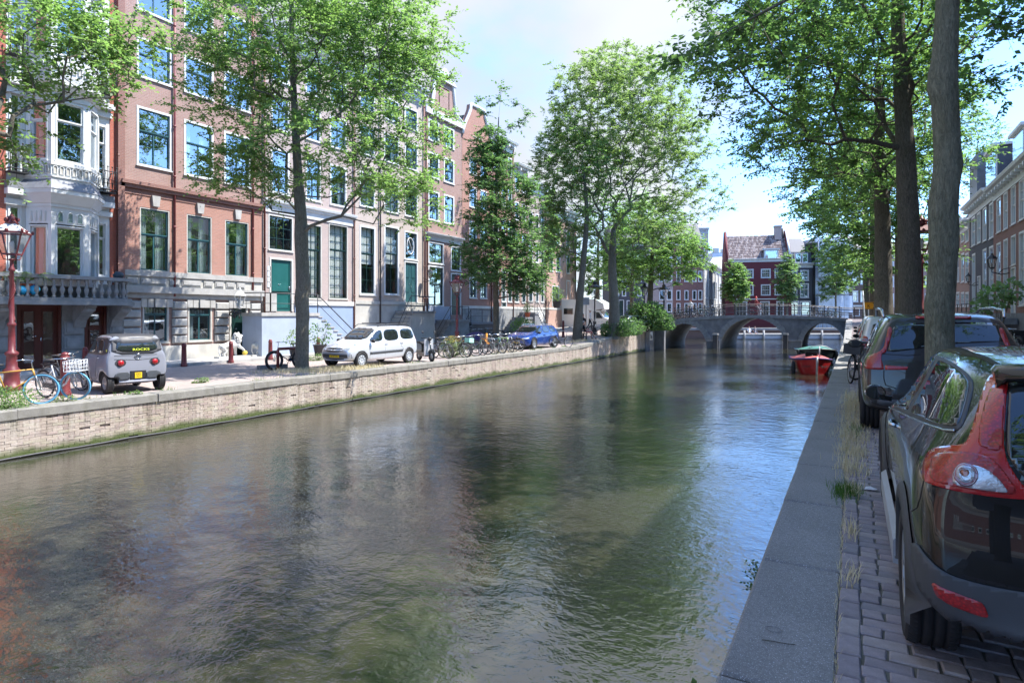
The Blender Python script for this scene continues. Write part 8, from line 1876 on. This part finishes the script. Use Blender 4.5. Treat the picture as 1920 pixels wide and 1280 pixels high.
# ------------------------------------------------------------------ boats
def boat(label, px, d, Ln, Wd, H, paint, deck, name='boat', rz=None):
    p = cw(px, d); r = empty(name, (p.x, p.y, 0), 0 if rz is None else rz, label, 'boat'); n_, m_ = 16, 10; V_ = []
    for i in range(n_+1):
        t = i/n_; y = Ln*t; w = Wd/2*(1-(1-min(1, t/.38))**2.2)**.75*(1-.18*max(0, t-.6)/.4) if t > 0 else .02; sh = H*(1+.38*(1-t)**3)
        for j in range(m_+1):
            s_ = j/m_; a = (s_*2-1); k = abs(a); V_.append((w*(1 if a > 0 else -1)*k**.34 if k > 0 else 0, y+(.25*(1-k)*(1-t)**4), -.25+(sh+.25)*k**2.4))
    mb = MB(); mb.add(V_, [(i*(m_+1)+j, i*(m_+1)+j+1, (i+1)*(m_+1)+j+1, (i+1)*(m_+1)+j) for i in range(n_) for j in range(m_)]+[tuple(n_*(m_+1)+j for j in range(m_+1))], 0, True); mb.build('hull', M[paint], r)
    rail = [V_[i*(m_+1)] for i in range(n_, -1, -1)]+[V_[i*(m_+1)+m_] for i in range(n_+1)]
    mb = MB(); mb.tube(rail, .05, 6); mb.build('gunwale', M['purple_cloth' if paint == 'paint_boat_red' else 'iron_dark'], r)
    mb = MB(); dv2 = []
    for i in range(1, n_+1):
        a, b2 = V_[i*(m_+1)], V_[i*(m_+1)+m_]; hgt = .30*sin(pi*min(1, i/n_*1.15))
        for k in range(7): t = k/6; dv2.append((a[0]+(b2[0]-a[0])*t, a[1], a[2]+.01+hgt*(1-(2*t-1)**2)))
    mb.add(dv2, [(i*7+j, i*7+j+1, (i+1)*7+j+1, (i+1)*7+j) for i in range(n_-1) for j in range(6)], 0, True); mb.build('tarpaulin', M[deck], r)
    return r, V_, m_
colmat('tarp_red', (.42,.09,.08), .7); colmat('tarp_green', (.04,.16,.11), .5)
rb, V_, m_ = boat('red wooden boat with silver stem and black lettering moored at the right quay', 1532, 31.2, 5.5, 1.9, .62, 'paint_boat_red', 'tarp_red', rz=TH*.35)
mb = MB(); mb.tube([(0, .20, -.2), (0, .05, .2), (0, -.03, .6), (0, -.02, .92)], .055, 6); mb.build('stem_band', M['steel'], rb)
mb = MB(); mb.tube([(.18, .5, .85), (.18, .5, 1.45)], .03, 6); mb.build('mast', M['white_paint'], rb)
mb = MB(); mb.box(-.42, .9, .92, .15, 1.2, 1.12); mb.build('windshield', M['car_glass'], rb)
hb = BVHTree.FromPolygons([Vector(v) for v in V_], [(i*(m_+1)+j, i*(m_+1)+j+1, (i+1)*(m_+1)+j+1, (i+1)*(m_+1)+j) for i in range(16) for j in range(m_)])
for x, tx in ((-.47, 'LEAH'), (.42, 'SARAH')):
    h = hb.ray_cast(Vector((x, -3, .42)), Vector((0, 1, 0)))
    h2 = hb.ray_cast(Vector((x*.8, -3, .42)), Vector((0, 1, 0)))
    if h[0] and h2[0]: dd = h[0]-h2[0]; an = atan2(dd.y, dd.x) if x > 0 else atan2(-dd.y, -dd.x); text('lettering', tx, .19, (h[0].x, h[0].y-.05, .36), (pi/2-.25, 0, an), 'soft_black', rb, sx=1.15)
mb = MB(); mb.ball((-.98, 1.3, .25), (.12, .15, .42), 10, 7); mb.build('fender', M['rubber'], rb)
gb, V2, _ = boat('dark boat with green tarpaulin moored behind the red boat', 1541, 39.5, 5.5, 2.3, .62, 'paint_boat_dark', 'tarp_green', rz=TH*.4)
mb = MB(); mb.tube([(-.8, 1.2, .78), (-.4, .8, 1.0), (0, .75, 1.06), (.4, .8, 1.0), (.8, 1.2, .78)], .03, 6); mb.build('tarp_bow', M['white_paint'], gb)
for x, y in ((-1.15, 1.6), (1.0, .9)): mb = MB(); mb.tube([(x, y+.24*cos(a), .42+.24*sin(a)) for a in [2*pi*k/14 for k in range(14)]], .08, 7, closed=True); mb.build('tyre_fender', M['rubber'], gb)

# ------------------------------------------------------------------ planting, weeds
def blades(name, label, spots, mat_, h=.3, w=.008, seed=1, spread=.25, cat='grass'):
    g = np.random.default_rng(seed); VV = []; n_tot = sum(s[3] for s in spots); P_ = np.concatenate([np.array([[s[0], s[1], s[2]]]).repeat(s[3], 0)+np.concatenate([g.normal(0, s[4] if len(s) > 4 else spread, (s[3], 1)), g.normal(0, s[5] if len(s) > 5 else spread, (s[3], 1)), np.zeros((s[3], 1))], 1) for s in spots])
    a = g.uniform(0, 2*pi, n_tot); hh = h*g.uniform(.4, 1.2, n_tot); d = np.stack([np.cos(a), np.sin(a), np.zeros(n_tot)], 1); bend = g.uniform(.1, .9, n_tot)*hh; s_ = np.stack([-np.sin(a), np.cos(a), np.zeros(n_tot)], 1)*w
    up = np.zeros((n_tot, 3)); up[:, 2] = hh; p0 = P_-s_; p1 = P_+s_; p2 = P_+up*.6+d*(bend*.35)[:, None]+s_*.6; p3 = P_+up*.6+d*(bend*.35)[:, None]-s_*.6; t_ = P_+up*.95+d*bend[:, None]
    V = np.stack([p0, p1, p2, p3, t_, t_+s_*.1], 1).reshape(-1, 3); k = np.arange(n_tot)[:, None]*6; Fc = np.concatenate([k+np.array([[0,1,2,3]]), k+np.array([[3,2,5,4]])])
    return tag(link(name, np_mesh(name, V, Fc, M[mat_], 4)), label, cat, kind='stuff')
rg = random.Random(5)
bl_ = []
for px, d, n, sx_ in ((600, 22.6, 520, .5), (650, 22.9, 700, .5), (690, 23.6, 380, .5), (560, 22.0, 380, .5), (520, 22.0, 260, .4), (620, 22.0, 300, .5), (1095, 43.5, 420, .5), (1080, 42.8, 260, .4), (958, 34, 200, .3), (940, 33.2, 160, .3)):
    p = cw(px, d); bl_.append((p.x, p.y, zl(p.x, p.y), n, .28, sx_))
blades('dry_grass', 'dry yellow grass around the tree feet on the left quay', bl_, 'grass_dry', .17, .005, 3)
bl_ = []
for Y, n, s1, s2 in ((9.3, 500, .10, .35), (8.2, 420, .08, .3), (7.3, 260, .07, .25), (11.5, 420, .10, .5), (13.5, 420, .10, .6), (6.4, 90, .04, .12), (5.2, 60, .025, .1), (4.3, 40, .02, .08), (12.6, 300, .1, .4), (10.4, 320, .09, .4)): bl_.append((-.02 if Y < 7 else .0, Y, ZR, n, s1, s2))
blades('dry_grass', 'dry straw coloured grass in the joint beside the granite coping', bl_, 'grass_dry', .12, .0032, 4)
blades('grass', 'fresh green grass tuft on the edge of the granite coping', [(-.06, 6.35, ZR, 420, .06, .14), (.02, 9.7, ZR, 160, .05, .2)], 'grass_green', .10, .003, 5)
js = [(rg.gauss(-.072, .006), 1.5+i*.06, ZR, 5, .006, .04) for i in range(200)]
blades('dry_grass', 'thin line of straw and moss along the paving joint', js, 'grass_dry', .045, .002, 6)
sp2 = []
for Y in frange(-1, 50, .9):
    if rg.random() < .6: sp2.append((QL-.50+rg.gauss(0, .05), Y+rg.gauss(0, .3), zl(QL, Y), rg.randrange(10, 60), .07, .16))
blades('grass', 'low weeds along the back edge of the left coping stones', sp2, 'grass_green', .13, .006, 7)
def plant(name, label, c, blobs, leaves, leaf, lm, seed, cat='bush', stemn=40, base=None):
    g = np.random.default_rng(seed); r = empty(name, c, 0, label, cat); VV = []; tot = sum(b[3]*b[4]*b[5] for b in blobs); cent = []
    for b in blobs:
        n = int(leaves*b[3]*b[4]*b[5]/tot); u = g.normal(0, 1, (n, 3)); u /= np.linalg.norm(u, axis=1, keepdims=True); rr = g.uniform(.35, 1.08, n)[:, None]**.6
        q = np.array(b[:3])+u*rr*np.array(b[3:6]); q += np.array([[noise.noise(Vector(x)*2.2) for _ in (0,)]*3 for x in q])*.15; cent.append(np.concatenate([q, u], 1))
    A_ = np.concatenate(cent); P_ = A_[:, :3]; u = A_[:, 3:]; n = len(P_); P_[:, 2] = np.maximum(P_[:, 2], .02)
    ld = u*.6+g.normal(0, .5, (n, 3)); ld[:, 2] -= .1; ld /= np.linalg.norm(ld, axis=1, keepdims=True); nm = np.array([0, 0, 1.0])+g.normal(0, .6, (n, 3)); wd = np.cross(ld, nm); wd /= np.linalg.norm(wd, axis=1, keepdims=True)
    sc_ = g.uniform(.6, 1.3, n)[:, None]*leaf[0]; ww = sc_*leaf[1]/leaf[0]*.5; nn = np.cross(wd, ld)
    V = np.stack([P_, P_+ld*sc_*.45+wd*ww+nn*ww*.3, P_+ld*sc_, P_+ld*sc_*.45-wd*ww+nn*ww*.3], 1).reshape(-1, 3)
    tag(link('foliage', np_mesh('foliage', V, np.arange(len(V)).reshape(-1, 4), M[lm], 4), r), kind='stuff')
    mb = MB(); rn = random.Random(seed); b0_ = base or (0, 0, 0)
    for k in range(stemn):
        e = P_[rn.randrange(n)]; m2 = (e[0]*.5+b0_[0]*.5, e[1]*.5+b0_[1]*.5, e[2]*.6+b0_[2]*.4); mb.tube([b0_, m2, tuple(e)], [.02, .012, .004], 4)
    tag(mb.build('stems', M['bark'], r), kind='stuff'); return r
p = cw(1158, 47); plant('bush', 'low wide green bush on the quay edge right of the bench lamp', (p.x+.2, p.y-.2, zl(p.x, p.y)), [(0, 0, .5, 1.3, 1.6, .7), (.4, 1.6, .6, 1.1, 1.2, .7), (-.2, -.9, .3, .9, .9, .45)], 4200, (.17, .10), 'leaf_deep', 70)
p = cw(1216, 52.5); plant('bush', 'large elder bush hanging over the quay wall beside the bridge', (p.x, p.y, 1.9), [(0, 0, 1.0, 1.6, 1.7, 1.3), (.8, .7, .4, 1.2, 1.2, 1.2), (-.6, -.8, 1.4, 1.0, 1.0, .9), (.9, 1.2, -.2, .8, .8, .7)], 6000, (.21, .13), 'leaf_deep', 71)
p = cw(840, 29.6); pw = plant('weed', 'tall flowering weeds in front of the mint crate bicycle', (p.x+.25, p.y, ZL), [(0, 0, .45, .35, .9, .55), (.05, .6, .35, .3, .5, .4)], 2600, (.05, .015), 'leaf_olive', 72, 'weeds', 60)
mb = MB(); 
for k in range(120): mb.ball((rg.gauss(0, .15), rg.gauss(0, .35), rg.uniform(.75, 1.05)), .016, 4, 3)
tag(mb.build('blossom', M['yellow_soft'], pw), kind='stuff')
for px, d, lb, lf, n, rr in ((12, 13.4, 'leafy green weeds growing at the quay edge under the yellow bicycle', 'leaf_fresh', 1500, .42), (-28, 13.2, 'leafy green weeds growing at the very left edge of the quay', 'leaf_fresh', 1500, .45), (120, 14.3, 'small green weed below the tall bollard', 'leaf_olive', 260, .16), (252, 15.6, 'small green weed under the microcar bumper', 'leaf_fresh', 160, .1), (377, 18.5, 'small green weed on the coping left of the elm', 'leaf_fresh', 260, .14), (594, 27.5, 'low green weeds at the foot of the blue stoop', 'leaf_fresh', 500, .3)):
    p = cw(px, d); plant('weed', lb, (p.x, p.y, zl(p.x, p.y)), [(0, 0, rr*.4, rr, rr*1.3, rr*.7)], n, (.05, .03), lf, 80+px, 'weed', 14)
# fern and sprout growing out of the right quay wall
for (Y, z, lb, n, sz) in ((4.72, 1.12, 'small green fern growing from the right quay wall', 22, .17), (2.95, 1.18, 'small leafy sprout growing over the edge of the right quay wall', 9, .15)):
    r = empty('wall_plant', (QR-.01, Y, z), 0, lb, 'plant'); rn = random.Random(int(Y*10))
    mb = MB(); lf = MB()
    for k in range(n):
        a = rn.uniform(-1.2, 1.2); e = Vector((-abs(cos(a))*sz*rn.uniform(.4, 1), sin(a)*sz, rn.uniform(-.02, .16))); mb.tube([(0, 0, 0), tuple(e*.6+Vector((0, 0, .02))), tuple(e)], .0016, 3)
        for q in range(5):
            c = e*(.4+.15*q); d_ = Vector((rn.gauss(-.3, .5), rn.gauss(0, .6), rn.gauss(.2, .3))).normalized(); s2 = d_.orthogonal().normalized()*.008*(2.2 if n < 10 else 1); l_ = .028*(1.5 if n < 10 else 1)
            lf.add([c, c+d_*l_*.5+s2, c+d_*l_, c+d_*l_*.5-s2], [(0,1,2,3)])
    mb.build('stems', M['leaf_deep'], r); tag(lf.build('foliage', M['leaf_mid'], r), kind='stuff')
# potted palm on the balcony, bags, planters
r = empty('potted_palm', (XF+.75, fx(52, -25.2), 4.3-.5), 0, 'potted palm with arching fronds on the stone balcony', 'palm'); mb = MB(); mb.lathe([(.16,0),(.22,.35),(.24,.38),(.2,.38)], 12); mb.build('pot', M['terracotta'], r)
rn = random.Random(4)
for k in range(18):
    a = rn.uniform(0, 2*pi); ln = rn.uniform(.7, 1.15); pts = [Vector((cos(a)*ln*t*.9, sin(a)*ln*t*.9, .4+ln*1.25*t-ln*1.1*t*t)) for t in [i/8 for i in range(9)]]
    mb = MB(); mb.tube(pts, .008, 4)
    for i in range(2, 9):
        for sg in (-1, 1):
            for q in (0, .5):
                c = pts[i-1].lerp(pts[i], q); t_ = (pts[i]-pts[i-1]).normalized(); s2 = Vector((-sin(a), cos(a), 0))*sg; e = c+(s2*.8+t_*.6).normalized()*.26+Vector((0, 0, -.07)); w2 = t_*.013; mb.add([c-w2, c+w2, e], [(0,1,2)])
    mb.build('frond', M['leaf_fresh'], r)
colmat('bag_blue', (.02,.35,.65), .5); colmat('bag_dark', (.02,.04,.06), .5)
for px, m_, lb, z in ((42, 'bag_blue', 'bright blue bag behind the balusters of the stone balcony', 3.95), (62, 'bag_blue', 'second bright blue bag behind the balusters, nearer the corner of the bay', 3.98), (222, 'bag_dark', 'dark rubbish bag on the right end of the stone balcony', 4.62)):
    mb = MB(); mb.ball((0, 0, 0), (.2, .2, .17), 10, 7, jit=.18, rnd=random.Random(px)); tag(mb.build('bag', M[m_], None, (-25.1, fx(px, -25.1), z)), lb, 'bag')
def pot(label, loc, foliage='leaf_mid', fl=None, s=1.0):
    r = plant('potted_plant', label, loc, [(0, 0, .55*s, .28*s, .28*s, .3*s)], 260, (.07*s, .04*s), foliage, int(abs(loc[1])*13), 'potted plant', 10); mb = MB(); mb.lathe([(.12*s,0),(.17*s,.26*s),(.19*s,.28*s),(.15*s,.28*s)], 12); mb.build('pot', M[fl or 'terracotta'], r)
for px, d, lb, fo, m_, s in ((552, 29.2, 'planter with yellowish shrub behind the fat tyred bike', 'leaf_olive', 'iron_dark', 1.5), (600, 29.3, 'potted shrub with dark leaves right of the main elm before the blue stoop', 'leaf_deep', 'iron_dark', 1.9), (671, 33.5, 'pot of dark plants at the foot of the blue stoop stairs', 'leaf_deep', 'terracotta', 1.2)):
    p = cw(px, d); pot(lb, (p.x, p.y, zl(-25, p.y)+.1), fo, m_, s)
p = cw(989, 50.5); pot('orange clay pot with plant on the dark stoop right of the dark elm', (p.x, p.y, 2.9), 'leaf_mid', 'terracotta', 1.4)
p = cw(1044, 59); pot('planter box with green plants on the corner house landing', (p.x, p.y, 3.75), 'leaf_fresh', 'iron_dark', 2.4)
p = cw(980, 45); plant('bush', 'round green garden shrub behind the roof of the blue car', (p.x, p.y, zl(p.x, p.y)), [(0, 0, .9, .9, 1.2, .8)], 1800, (.12, .08), 'leaf_fresh', 91)
p = cw(1868, 24); plant('young_tree', 'loose leafy young plant growing in front of the right houses', (p.x, p.y, zr(p.y)), [(0, 0, 2.3, .6, 1.0, .45), (-.4, .6, 1.9, .4, .7, .4), (.3, -.7, 2.6, .5, .6, .35)], 420, (.20, .15), 'leaf_silver', 92, 'shrub', 26)
# railings and steps before the right houses
rl = empty('iron_fence', (XR-1.4, 58, zr(58)), 0, 'black iron railing on a low step before the blue grey right house', 'railing'); mb = MB(); mb.box(-.1, -14, 0, 1.3, 4, .35); mb.build('step', M['blue_stone'], rl)
mb = MB(); 
for z in (.75, 1.3): mb.tube([(0, -14, z), (0, 4, z)], .03, 6)
mb.build('handrail', M['black_iron'], rl)
pm = MB(); pm.tube([(0, 0, .3), (0, 0, 1.35)], .03, 6); pmm = pm.mesh('post', M['black_iron'])
for k in range(10): link('post', pmm, rl, (0, -14+k*2, 0))
# litter and small things on the quay
mb = MB(); mb.add([(-.05,-.03,.004),(.05,-.035,.012),(.055,.03,.006),(-.04,.035,.015),(0,0,.03)], [(0,1,4),(1,2,4),(2,3,4),(3,0,4)]); tag(mb.build('paper', M['cloth_white'], None, (.14, 6.55, ZR+.02)), 'crumpled white paper beside the front wheel of the black car', 'paper')
mb = MB(); mb.tube([(.04*cos(a), .028*sin(a), .004) for a in [2*pi*k/16 for k in range(16)]], .0016, 4, closed=True); tag(mb.build('rubber_ring', M['blue_stone'], None, (-.36, 3.42, ZR+.005)), 'small dark ring lying on the granite coping', 'ring')
mb = MB(); mb.tube([(-.09, 0, .004), (-.04, .012, .004), (.02, .016, .006), (.06, .03, .004)], .0022, 4); tag(mb.build('twig', M['bark'], None, (-.31, 3.28, ZR+.005)), 'thin dark twig lying on the granite coping', 'twig')
